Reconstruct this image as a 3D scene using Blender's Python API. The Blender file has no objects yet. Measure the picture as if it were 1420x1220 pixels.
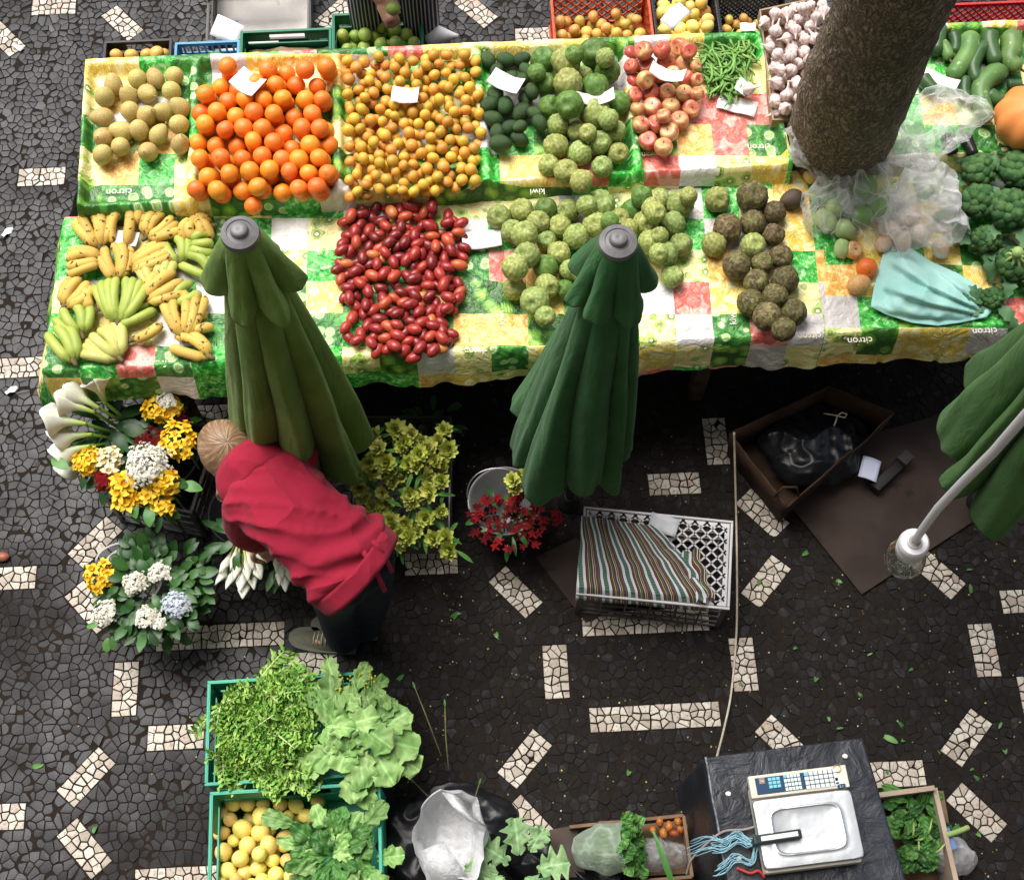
import bpy, bmesh, math, random
import numpy as np
from mathutils import Vector, Matrix, Quaternion, noise as mnoise
random.seed(7); RS = np.random.RandomState(11)
SC = bpy.context.scene; COL = SC.collection
PI = math.pi; R = math.radians
# ---------------------------------------------------------------- camera
CAM_H = 5.2; PITCH = R(65.9); FPX = 1898.0
FWD = Vector((0, math.cos(PITCH), -math.sin(PITCH))); UPV = Vector((0, math.sin(PITCH), math.cos(PITCH)))
CAMP = Vector((0, 0, CAM_H))
cd = bpy.data.cameras.new('camera'); cam = bpy.data.objects.new('camera', cd); COL.objects.link(cam)
cam.location = CAMP; cam.rotation_euler = (PI/2 - PITCH, 0, 0)
cd.sensor_width = 36; cd.lens = FPX/1420*36; cd.clip_start = .05; cd.clip_end = 600
SC.camera = cam
def ray(px, py): return FWD*FPX + Vector((1,0,0))*(px-710) + UPV*(610-py)
def P(px, py, z=0.0):
    d = ray(px, py); return CAMP + d*((z-CAM_H)/d.z)
def Q(px, py, plane, off=0.0):
    o, n = plane; d = ray(px, py)
    return CAMP + d*(((o + n*off)-CAMP).dot(n)/d.dot(n))
def plane3(a, b, c):
    n = (b-a).cross(c-a).normalized()
    if n.z < 0: n = -n
    return (a, n)
def planez(pl, x, y):
    o, n = pl; return o.z - (n.x*(x-o.x)+n.y*(y-o.y))/n.z
# ---------------------------------------------------------------- light
w = bpy.data.worlds.new('World'); SC.world = w; w.use_nodes = True
nt = w.node_tree; bg = nt.nodes['Background']
sky = nt.nodes.new('ShaderNodeTexSky'); sky.sky_type = 'NISHITA'; sky.sun_disc = False
SUN_EL, SUN_AZ = R(66), R(-38)           # azimuth measured from +Y towards +X
sky.sun_elevation = SUN_EL; sky.sun_rotation = SUN_AZ
sky.air_density = 1.0; sky.dust_density = 4.0; sky.ozone_density = 1.0
hs = nt.nodes.new('ShaderNodeHueSaturation'); hs.inputs['Saturation'].default_value = .45      # thin bright cloud
nt.links.new(sky.outputs[0], hs.inputs['Color']); nt.links.new(hs.outputs[0], bg.inputs[0]); bg.inputs[1].default_value = 0.085
sd = bpy.data.lights.new('sun', 'SUN'); sd.energy = 2.4; sd.angle = R(42); sd.color = (1, .96, .9)
so = bpy.data.objects.new('sun', sd); COL.objects.link(so)
sv = Vector((math.sin(SUN_AZ)*math.cos(SUN_EL), math.cos(SUN_AZ)*math.cos(SUN_EL), math.sin(SUN_EL)))
so.rotation_euler = (-sv).to_track_quat('-Z', 'Y').to_euler(); so.location = sv*20
SC.view_settings.view_transform = 'Standard'; SC.view_settings.look = 'None'
SC.view_settings.exposure = 1.08; SC.view_settings.gamma = 1
SC.render.engine = 'CYCLES'; SC.cycles.max_bounces = 6; SC.cycles.transparent_max_bounces = 12
SC.cycles.diffuse_bounces = 3
# ---------------------------------------------------------------- node materials
class NT:
    def __init__(s, name):
        s.m = bpy.data.materials.new(name); s.m.use_nodes = True; s.t = s.m.node_tree
        s.t.nodes.clear(); s.out = s.t.nodes.new('ShaderNodeOutputMaterial')
        s.b = s.t.nodes.new('ShaderNodeBsdfPrincipled'); s.t.links.new(s.b.outputs[0], s.out.inputs[0])
    def set(s, inp, v):
        if isinstance(v, bpy.types.NodeSocket): s.t.links.new(v, inp)
        elif isinstance(v, (tuple, list)) and len(v) == 3 and inp.type == 'RGBA': inp.default_value = (*v, 1)
        else: inp.default_value = v
    def n(s, typ, ins=None, **props):
        nd = s.t.nodes.new('ShaderNode'+typ)
        for k, v in props.items(): setattr(nd, k, v)
        for k, v in (ins or {}).items(): s.set(nd.inputs[k], v)
        return nd
    def math(s, op, a, b=0.0, c=0.0, clamp=False):
        return s.n('Math', {0: a, 1: b, 2: c}, operation=op, use_clamp=clamp).outputs[0]
    def vmath(s, op, a, b=(0,0,0)): return s.n('VectorMath', {0: a, 1: b}, operation=op).outputs[0]
    def mix(s, f, a, b, bt='MIX'):
        nd = s.n('Mix', data_type='RGBA', blend_type=bt)
        s.set(nd.inputs[0], f); s.set(nd.inputs[6], a); s.set(nd.inputs[7], b); return nd.outputs[2]
    def noise(s, scale, detail=3, vec=None, rough=.55, dist=0):
        nd = s.n('TexNoise', {'Scale': scale, 'Detail': detail, 'Roughness': rough, 'Distortion': dist})
        if vec is not None: s.set(nd.inputs['Vector'], vec)
        return nd.outputs[0]
    def vor(s, scale, vec=None, feature='F1', out='Distance', rnd=1.0):
        nd = s.n('TexVoronoi', {'Scale': scale, 'Randomness': rnd}, feature=feature)
        if vec is not None: s.set(nd.inputs['Vector'], vec)
        return nd.outputs[out]
    def ramp(s, f, stops, interp='LINEAR'):
        nd = s.n('ValToRGB', {0: f}); cr = nd.color_ramp; cr.interpolation = interp
        while len(cr.elements) < len(stops): cr.elements.new(.5)
        for e, (p, c) in zip(cr.elements, stops): e.position = p; e.color = (*c, 1)
        return nd.outputs[0]
    def step(s, f, a, b):
        return s.n('MapRange', {0: f, 1: a, 2: b, 3: 0.0, 4: 1.0}, interpolation_type='SMOOTHSTEP').outputs[0]
    def bump(s, h, strength, dist=.01, normal=None):
        nd = s.n('Bump', {'Strength': strength, 'Distance': dist, 'Height': h})
        if normal is not None: s.set(nd.inputs['Normal'], normal)
        return nd.outputs[0]
    def coords(s, rnd=True):
        co = s.n('TexCoord').outputs['Object']
        if rnd:
            r = s.n('ObjectInfo').outputs['Random']
            co = s.vmath('ADD', co, s.n('CombineXYZ', {0: s.math('MULTIPLY', r, 17.3), 1: s.math('MULTIPLY', r, 31.7), 2: 0.0}).outputs[0])
        return co
    def rand(s): return s.n('ObjectInfo').outputs['Random']
    def hsv(s, c, h=.5, sat=1.0, v=1.0): return s.n('HueSaturation', {'Hue': h, 'Saturation': sat, 'Value': v, 'Color': c}).outputs[0]
    def col(s, c): s.set(s.b.inputs['Base Color'], c)
    def p(s, **k):
        nm = dict(rough='Roughness', spec='Specular IOR Level', metal='Metallic', trans='Transmission Weight', ior='IOR', coat='Coat Weight', coatr='Coat Roughness', alpha='Alpha', sss='Subsurface Weight', sssr='Subsurface Radius', ssss='Subsurface Scale', sheen='Sheen Weight', normal='Normal', emit='Emission Strength', emitc='Emission Color')
        for a, v in k.items(): s.set(s.b.inputs[nm[a]], v)
def M(name, c1, c2=None, ns=10, rough=.5, bump=0, bs=60, ov=0.0, oh=0.0, spec=.3, attr=False, thr=None, sss=0, metal=0, coat=0, sheen=0, detail=3, spots=None):
    """noise-mixed colour, optional bump, per-object hue/value spread, vertex colour multiply"""
    N = NT(name); co = N.coords()
    c = c1
    if c2 is not None:
        f = N.noise(ns, detail, co)
        f = N.step(f, *(thr or (.35, .65)))
        c = N.mix(f, c1, c2)
    if attr:
        a = N.n('Attribute', attribute_name='Col').outputs['Color']
        c = N.mix(1.0, c, a, 'MULTIPLY') if c1 is not None else a
    if spots:                                  # (colour, scale, threshold)
        f = N.noise(spots[1], 2, co); c = N.mix(N.step(f, spots[2], spots[2]+.06), c, spots[0])
    if ov or oh:
        r = N.rand(); r2 = N.math('FRACT', N.math('MULTIPLY', r, 37.7))
        c = N.hsv(c, N.math('ADD', N.math('MULTIPLY', N.math('SUBTRACT', r2, .5), oh), .5), 1.0,
                  N.math('ADD', N.math('MULTIPLY', N.math('SUBTRACT', r, .5), 2*ov), 1.0))
    N.col(c); N.p(rough=rough, spec=spec, metal=metal)
    if sss: N.p(sss=sss, ssss=.01)
    if coat: N.p(coat=coat, coatr=.15)
    if sheen: N.p(sheen=sheen)
    if bump: N.p(normal=N.bump(N.noise(bs, 4, co), bump, .004))
    return N.m
# ---------------------------------------------------------------- mesh building
class MB:
    def __init__(s): s.v = []; s.f = []; s.c = []; s.cur = (1,1,1); s.uv = None; s.mi = []; s.m = 0
    def add(s, vs, fs, cols=None):
        o = len(s.v); s.v.extend([tuple(v) for v in vs]); s.f.extend([tuple(i+o for i in f) for f in fs])
        s.c.extend(cols if cols is not None else [s.cur]*len(vs)); s.mi.extend([s.m]*len(fs)); return o
    def box(s, c, size, rz=0.0, bev=0.0, rot=None):
        x, y, z = (a/2 for a in size); b = min(bev, x*.9, y*.9, z*.9)
        m = rot if rot is not None else Matrix.Rotation(rz, 3, 'Z'); c = Vector(c)
        if b <= 0:
            vs = [Vector((sx*x, sy*y, sz*z)) for sx in (-1,1) for sy in (-1,1) for sz in (-1,1)]
            fs = [(0,1,3,2),(4,6,7,5),(0,4,5,1),(2,3,7,6),(0,2,6,4),(1,5,7,3)]
        else:
            bm = bmesh.new(); bmesh.ops.create_cube(bm, size=1)
            for v in bm.verts: v.co = Vector((v.co.x*2*x, v.co.y*2*y, v.co.z*2*z))
            bmesh.ops.bevel(bm, geom=bm.edges[:], offset=b, segments=2, affect='EDGES', profile=.6)
            bm.verts.index_update(); vs = [v.co.copy() for v in bm.verts]; fs = [tuple(v.index for v in f.verts) for f in bm.faces]; bm.free()
        s.add([m @ v + c for v in vs], fs)
    def tube(s, path, rad, n=8, cap=True, flat=1.0, cols=None, closed=False):
        path = [Vector(p) for p in path]; k = len(path)
        rad = rad if isinstance(rad, (list, tuple)) else [rad]*k
        vs = []; cl = []; prev = None
        for i, p in enumerate(path):
            t = ((path[min(i+1, k-1)] - path[max(i-1, 0)]) if not closed else (path[(i+1) % k]-path[i-1])).normalized()
            if prev is None:
                a = Vector((0,0,1)) if abs(t.z) < .9 else Vector((1,0,0)); x = t.cross(a).normalized()
            else:
                x = (prev - t*prev.dot(t)).normalized()
            prev = x; y = t.cross(x)
            for j in range(n):
                a = 2*PI*j/n; vs.append(p + x*math.cos(a)*rad[i] + y*math.sin(a)*rad[i]*flat)
                if cols: cl.append(cols[i])
        fs = []
        for i in range(k if closed else k-1):
            i2 = (i+1) % k
            for j in range(n): fs.append((i*n+j, i*n+(j+1) % n, i2*n+(j+1) % n, i2*n+j))
        if cap and not closed: fs.append(tuple(range(n))[::-1]); fs.append(tuple((k-1)*n+j for j in range(n)))
        s.add(vs, fs, cl if cols else None)
    def lathe(s, prof, n=24, c=(0,0,0), rot=None, cap=True, cols=None):
        c = Vector(c); vs = []; cl = []
        for i, (r, z) in enumerate(prof):
            for j in range(n):
                a = 2*PI*j/n; v = Vector((r*math.cos(a), r*math.sin(a), z))
                vs.append((rot @ v if rot is not None else v)+c)
                if cols: cl.append(cols[i])
        fs = []
        for i in range(len(prof)-1):
            for j in range(n): fs.append((i*n+j, i*n+(j+1) % n, (i+1)*n+(j+1) % n, (i+1)*n+j))
        if cap:
            if prof[0][0] > 1e-6: fs.append(tuple(range(n))[::-1])
            if prof[-1][0] > 1e-6: fs.append(tuple((len(prof)-1)*n+j for j in range(n)))
        s.add(vs, fs, cl if cols else None)
    def grid(s, pts, cols=None, wrap=False):
        nr, nc = len(pts), len(pts[0]); vs = [p for row in pts for p in row]
        fs = [(i*nc+j, i*nc+(j+1) % nc, (i+1)*nc+(j+1) % nc, (i+1)*nc+j) for i in range(nr-1) for j in range(nc if wrap else nc-1)]
        s.add(vs, fs, [c for row in cols for c in row] if cols else None)
    def ico(s, c, r, sub=2, fn=None, scale=(1,1,1), rot=None, colfn=None):
        vs, fs = ICO(sub); c = Vector(c); o = []; cl = []
        for v in vs:
            k = fn(v) if fn else 1.0
            q = Vector((v.x*scale[0], v.y*scale[1], v.z*scale[2]))*r*k
            o.append((rot @ q if rot is not None else q)+c)
            if colfn: cl.append(colfn(v))
        s.add(o, fs, cl if colfn else None)
    def leaf(s, base, d, up, L, W, curl=.3, n=5, fold=.15, wav=0.0, c0=None, c1=None, tipw=0.0, shape=None):
        """leaf blade: runs along d, bends towards -up by curl"""
        d = Vector(d).normalized(); up = Vector(up); sd_ = d.cross(up)
        sd_ = sd_.normalized() if sd_.length > 1e-4 else d.orthogonal().normalized(); up = sd_.cross(d).normalized()
        rows = []; cl = []; p = Vector(base); ph = random.random()*6
        for i in range(n+1):
            t = i/n; a = curl*t; dd = d*math.cos(a) - up*math.sin(a); uu = up*math.cos(a)+d*math.sin(a)
            if i: p = p + dd*(L/n)
            wd = (shape(t) if shape else math.sin(PI*min(1, t*.93+.05))**.8)*W/2 + tipw*t
            wv = math.sin(ph+t*14)*wav
            rows.append([p - sd_*wd + uu*(fold*wd+wv), p.copy(), p + sd_*wd + uu*(fold*wd-wv)])
            if c0: 
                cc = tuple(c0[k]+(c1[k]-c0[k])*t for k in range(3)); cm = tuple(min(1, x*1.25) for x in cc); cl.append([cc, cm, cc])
        s.grid(rows, cl if c0 else None)
    def mesh(s, name, mat=None, smooth=True):
        me = bpy.data.meshes.new(name); me.from_pydata(s.v, [], s.f)
        a = me.attributes.new('Col', 'FLOAT_COLOR', 'POINT')
        arr = np.ones((len(s.v), 4), np.float32)
        if s.c: arr[:, :3] = np.array(s.c, np.float32)
        a.data.foreach_set('color', arr.ravel())
        if smooth: me.polygons.foreach_set('use_smooth', [True]*len(me.polygons))
        for m in (mat if isinstance(mat, (list, tuple)) else [mat] if mat else []): me.materials.append(m)
        if isinstance(mat, (list, tuple)): me.polygons.foreach_set('material_index', s.mi)
        me.update(); return me
    def build(s, name, mat, parent=None, smooth=True, sharp=None):
        me = s.mesh(name, mat, smooth)
        if sharp is not None and smooth: me.set_sharp_from_angle(angle=R(sharp))
        return link(name, me, parent)
_ico = {}
def ICO(sub):
    if sub not in _ico:
        bm = bmesh.new(); bmesh.ops.create_icosphere(bm, subdivisions=sub, radius=1); bm.verts.index_update()
        _ico[sub] = ([v.co.copy() for v in bm.verts], [tuple(v.index for v in f.verts) for f in bm.faces]); bm.free()
    return _ico[sub]
def link(name, me, parent=None):
    o = bpy.data.objects.new(name, me); COL.objects.link(o)
    if parent is not None: o.parent = parent
    return o
def tag(o, label=None, cat=None, group=None, kind=None):
    if label: o['label'] = label
    if cat: o['category'] = cat
    if group: o['group'] = group
    if kind: o['kind'] = kind
    return o
def thing(name, label, cat, loc=(0,0,0), rz=0.0, group=None):
    o = bpy.data.objects.new(name, None); COL.objects.link(o); o.location = loc; o.rotation_euler = (0,0,rz)
    o.empty_display_size = .1
    return tag(o, label, cat, group)
KIDS = {}
def copy_tree(o, parent=None):
    c = o.copy(); COL.objects.link(c); c.parent = parent
    for ch in list(o.children): copy_tree(ch, c)
    return c
def place(me, name, loc, rot=(0,0,0), sc=1.0, label=None, cat=None, group=None):
    o = link(name, me); o.location = loc
    if isinstance(rot, Quaternion): o.rotation_mode = 'QUATERNION'; o.rotation_quaternion = rot
    else: o.rotation_euler = rot
    o.scale = (sc, sc, sc) if not isinstance(sc, (tuple, list)) else sc
    return tag(o, label, cat, group)
def solidify(o, th, offset=-1):
    m = o.modifiers.new('thickness', 'SOLIDIFY'); m.thickness = th; m.offset = offset; return o
def rv(a, b): return random.uniform(a, b)
def rrot(): return Quaternion((random.gauss(0,1), random.gauss(0,1), random.gauss(0,1), random.gauss(0,1))).normalized()
def inpoly(x, y, poly):
    ins = False; n = len(poly)
    for i in range(n):
        x1, y1 = poly[i][:2]; x2, y2 = poly[i-1][:2]
        if (y1 > y) != (y2 > y) and x < (x2-x1)*(y-y1)/(y2-y1)+x1: ins = not ins
    return ins
def droppack(poly, n, rfun, base, tries=40, edge=.6, seed=1, zmax=9):
    """pile of spheres that rest on the base and on each other"""
    rnd = random.Random(seed); xs = [p[0] for p in poly]; ys = [p[1] for p in poly]; out = []
    A = np.zeros((0, 4))
    for _ in range(n):
        r = rfun(rnd); best = None
        for _t in range(tries):
            x = rnd.uniform(min(xs), max(xs)); y = rnd.uniform(min(ys), max(ys))
            if not inpoly(x, y, poly): continue
            b = base(x, y) + r; z = b
            if len(A):
                d2 = (A[:,0]-x)**2+(A[:,1]-y)**2; rr = (A[:,3]+r)*.96; k = d2 < rr**2
                if k.any(): z = max(z, float((A[k,2]+np.sqrt(rr[k]**2-d2[k])).max()))
            if best is None or z-b < best[0]: best = (z-b, x, y, z)
        if best is None or best[0] > zmax: continue
        A = np.vstack([A, [best[1], best[2], best[3], r]]); out.append((Vector(best[1:]), r))
    return out
# ================================================================ GROUND
PSI = R(3.0)
def ground():
    N = NT('dark_soil'); co = N.n('TexCoord').outputs['Object']
    v = N.vor(21, co, 'DISTANCE_TO_EDGE'); cell = N.vor(21, co, 'F1', 'Color')
    g = N.n('SeparateColor', {0: cell}).outputs[0]
    stone = N.mix(g, (.02,.02,.021), (.06,.06,.065))
    c = N.mix(N.step(v, .03, .1), (.012,.010,.008), stone)
    near = N.n('SeparateXYZ', {0: co}).outputs
    # inside the modelled paving the sheet is bare joint soil
    ins = N.math('MULTIPLY', N.math('LESS_THAN', N.math('ABSOLUTE', near[0]), 3.25), N.math('LESS_THAN', N.math('ABSOLUTE', N.math('SUBTRACT', near[1], 2.55)), 2.85))
    c = N.mix(ins, c, N.mix(N.noise(25, 4, co), (.010,.0072,.0055), (.021,.0152,.011)))
    N.col(c); N.p(rough=.9, spec=.12, normal=N.bump(N.noise(90, 4, co), .6, .004))
    mb = MB(); mb.grid([[(x, y, .0104) for x in (-150,-30,30,150)] for y in (-100,-10,30,200)])
    g = mb.build('ground', N.m); tag(g, kind='structure')
ground()
def bars():
    B = []; SH, LG, W = .214, .50, .098
    def b(px, py, a, L=SH): 
        p = P(px, py, .01); B.append((p.x, p.y, R(a)+PSI, L, W))
    for px, py in [(75,10),(58,246),(30,510),(13,802),(244,1022),(-5,1133),(935,671),(598,781),(430,921),(1243,1073),(1425,833),(290,576),(745,50),(1390,1380),(-40,160)]: b(px, py, 0)
    for px, py in [(306,882),(895,862),(908,994)]: b(px, py, 0, LG)
    b(282, 1219, 0, LG)
    for px, py in [(174,955),(771,931),(1031,921),(1365,901),(1434,975),(993,612)]: b(px, py, 90)
    for px, py in [(120,1077),(132,752),(728,1052),(1062,806),(1340,1022),(466,19)]: b(px, py, 47)
    for px, py in [(170,33),(117,1176),(125,842),(715,821),(737,1143),(1057,712),(1087,1030),(1354,1126),(1300,795),(660,15),(7,55)]: b(px, py, -49)
    return B
BARS = bars()
def clip(poly, nx, ny, d):            # keep nx*x+ny*y <= d
    out = []; n = len(poly); s = [nx*p[0]+ny*p[1]-d for p in poly]
    for i in range(n):
        j = (i+1) % n
        if s[i] <= 0: out.append(poly[i])
        if (s[i] < 0) != (s[j] < 0) and s[i] != s[j]:
            t = s[i]/(s[i]-s[j]); a, b = poly[i], poly[j]; out.append((a[0]+(b[0]-a[0])*t, a[1]+(b[1]-a[1])*t))
    return out
def inset(poly, g):
    n = len(poly); cx = sum(p[0] for p in poly)/n; cy = sum(p[1] for p in poly)/n; q = poly
    for i in range(n):
        (x1, y1), (x2, y2) = poly[i], poly[(i+1) % n]; L = math.hypot(x2-x1, y2-y1)
        if L < 1e-6: continue
        nx, ny = (y2-y1)/L, -(x2-x1)/L
        if nx*(cx-x1)+ny*(cy-y1) > 0: nx, ny = -nx, -ny
        q = clip(q, nx, ny, nx*x1+ny*y1-g)
        if len(q) < 3: return None
    return q
def dedupe(poly, e=.0035):
    q = []
    for p in poly:
        if not q or math.hypot(p[0]-q[-1][0], p[1]-q[-1][1]) > e: q.append(p)
    if len(q) > 2 and math.hypot(q[0][0]-q[-1][0], q[0][1]-q[-1][1]) < e: q.pop()
    return q
def stone(mb, poly, rnd, g, hz, col, tilt=.06):
    poly = dedupe(poly)
    if len(poly) < 3: return
    a = inset(poly, g)
    if not a or len(a) < 3: return
    a = dedupe(a, .002)
    if len(a) < 3: return
    n = len(a); cx = sum(p[0] for p in a)/n; cy = sum(p[1] for p in a)/n
    h = hz + rnd.uniform(-.0025,.0025); tx, ty = rnd.gauss(0, tilt), rnd.gauss(0, tilt)
    vs = []
    for k, (sc, z) in enumerate(((1.0, .004), (.985, h*.80), (.93, h*.97), (.72, h))):
        for (x, y) in a:
            X = cx+(x-cx)*sc; Y = cy+(y-cy)*sc
            vs.append((X, Y, z + (0 if k == 0 else tx*(X-cx)+ty*(Y-cy))))
    vs.append((cx, cy, h+.0006))
    fs = []
    for k in range(3):
        for i in range(n): j = (i+1) % n; fs.append((k*n+i, k*n+j, (k+1)*n+j, (k+1)*n+i))
    for i in range(n): fs.append((3*n+i, 3*n+(i+1) % n, 4*n))
    # polygons may run clockwise
    ar = sum(a[i][0]*a[(i+1) % n][1]-a[(i+1) % n][0]*a[i][1] for i in range(n))
    if ar < 0: fs = [f[::-1] for f in fs]
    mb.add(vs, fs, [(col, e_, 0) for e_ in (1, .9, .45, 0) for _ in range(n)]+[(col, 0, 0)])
def paving():
    rnd = random.Random(5); S = .0355
    x0, x1, y0, y1 = -3.2, 3.2, -.25, 5.35
    nx, ny = int((x1-x0)/S), int((y1-y0)/S)
    seed = {}
    def barside(x, y, m=0.0):
        for bi, (bx, by, a, L, W) in enumerate(BARS):
            dx, dy = x-bx, y-by
            if dx*dx+dy*dy > (L/2+.2)**2: continue
            u = dx*math.cos(a)+dy*math.sin(a); v = -dx*math.sin(a)+dy*math.cos(a)
            if abs(u) < L/2+m and abs(v) < W/2+m: return bi
        return None
    for i in range(-1, nx+1):
        for j in range(-1, ny+1):
            x = x0+(i+.5+(.5 if j % 2 else 0)+rnd.uniform(-.46,.46))*S; y = y0+(j+.5+rnd.uniform(-.40,.40))*S
            if barside(x, y, .008) is None: seed[i,j] = (x, y)
    mb = MB()
    for (i, j), (x, y) in seed.items():
        poly = [(x-S*1.1,y-S*1.1),(x+S*1.1,y-S*1.1),(x+S*1.1,y+S*1.1),(x-S*1.1,y+S*1.1)]
        for di in (-2,-1,0,1,2):
            for dj in (-2,-1,0,1,2):
                if (di or dj) and (i+di, j+dj) in seed:
                    qx, qy = seed[i+di, j+dj]; dx, dy = qx-x, qy-y; d2 = dx*dx+dy*dy
                    if d2 > (2.4*S)**2: continue
                    poly = clip(poly, dx, dy, (qx*qx-x*x+qy*qy-y*y)/2)
        for (bx, by, a, L, W) in BARS:
            dx, dy = x-bx, y-by
            if dx*dx+dy*dy > (L/2+.16)**2: continue
            ca, sa = math.cos(a), math.sin(a); u = dx*ca+dy*sa; v = -dx*sa+dy*ca
            if abs(u)-L/2 > abs(v)-W/2: s = 1 if u > 0 else -1; nxv, nyv, dd = -s*ca, -s*sa, -(L/2) - s*(bx*ca+by*sa)
            else: s = 1 if v > 0 else -1; nxv, nyv, dd = s*sa, -s*ca, -(W/2) + s*(bx*sa-by*ca)
            poly = clip(poly, nxv, nyv, dd)
            if len(poly) < 3: break
        if len(poly) < 3: continue
        stone(mb, poly, rnd, .0006+rnd.random()*.0012, .0125, rnd.random())
    N = NT('basalt_cobbles'); sc_ = N.n('SeparateColor', {0: N.n('Attribute', attribute_name='Col').outputs['Color']}).outputs; at = sc_[0]; co = N.n('TexCoord').outputs['Object']
    c = N.ramp(at, [(0, (.007,.0072,.008)), (.5, (.016,.0165,.0185)), (.85, (.028,.029,.033)), (1, (.050,.050,.054))])
    c = N.mix(N.math('MULTIPLY', N.noise(160, 3, co), .5), c, (.030,.030,.032))
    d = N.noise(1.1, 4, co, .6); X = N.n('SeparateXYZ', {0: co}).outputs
    # brown soil over the middle and right stones, coloured darker for the shade there
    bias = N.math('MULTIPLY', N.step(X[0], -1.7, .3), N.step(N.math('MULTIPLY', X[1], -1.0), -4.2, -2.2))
    dirt_shade = N.step(N.math('ADD', d, N.math('MULTIPLY', bias, .42)), .40, .78)
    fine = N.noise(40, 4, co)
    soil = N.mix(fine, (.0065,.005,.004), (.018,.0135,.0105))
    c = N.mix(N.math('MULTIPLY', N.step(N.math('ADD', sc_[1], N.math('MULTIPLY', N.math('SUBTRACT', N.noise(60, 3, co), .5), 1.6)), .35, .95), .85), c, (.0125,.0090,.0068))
    c = N.mix(N.math('MULTIPLY', N.math('MULTIPLY', dirt_shade, N.step(fine, .2, .6)), .78), c, soil); N.col(c)
    rgh = N.math('ADD', N.math('MULTIPLY', N.noise(9, 3, co), .3), N.math('ADD', .26, N.math('MULTIPLY', dirt_shade, .35)))
    N.p(rough=rgh, spec=N.math('SUBTRACT', .30, N.math('MULTIPLY', dirt_shade, .22)), normal=N.bump(N.noise(220, 5, co), .5, .0025))
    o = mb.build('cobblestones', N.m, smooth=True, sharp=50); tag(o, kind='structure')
    # white limestone bars
    mb = MB()
    for (bx, by, a, L, W) in BARS:
        ca, sa = math.cos(a), math.sin(a); S2 = .029; nu, nv = max(2, round(L/S2)), max(2, round(W/.031)); sd2 = {}
        for i in range(nu):
            for j in range(nv): sd2[i,j] = (-L/2+(i+.5+rnd.uniform(-.42,.42))*L/nu, -W/2+(j+.5+rnd.uniform(-.38,.38))*W/nv)
        for k, (x, y) in sd2.items():
            poly = [(-L/2,-W/2),(L/2,-W/2),(L/2,W/2),(-L/2,W/2)]
            for k2, (qx, qy) in sd2.items():
                if k2 != k and abs(k2[0]-k[0]) < 3: poly = clip(poly, qx-x, qy-y, (qx*qx-x*x+qy*qy-y*y)/2)
            if len(poly) < 3: continue
            g = [(bx+p[0]*ca-p[1]*sa, by+p[0]*sa+p[1]*ca) for p in poly]
            stone(mb, g, rnd, .0011+.0014*rnd.random(), .0138, rnd.random(), .05)
    N = NT('limestone_cobbles'); at = N.n('SeparateColor', {0: N.n('Attribute', attribute_name='Col').outputs['Color']}).outputs[0]; co = N.n('TexCoord').outputs['Object']
    c = N.ramp(at, [(0, (.29,.24,.19)), (.4, (.43,.38,.32)), (.93, (.54,.50,.43)), (1, (.40,.29,.23))])
    f = N.step(N.noise(75, 4, co, .65), .48, .70)
    c = N.mix(N.math('MULTIPLY', f, .75), c, (.12,.095,.07)); N.col(c)
    N.p(rough=.6, normal=N.bump(N.noise(200, 4, co), .4, .002))
    o = mb.build('limestone_inlay', N.m, smooth=True, sharp=50); tag(o, kind='structure')
paving()
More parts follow.
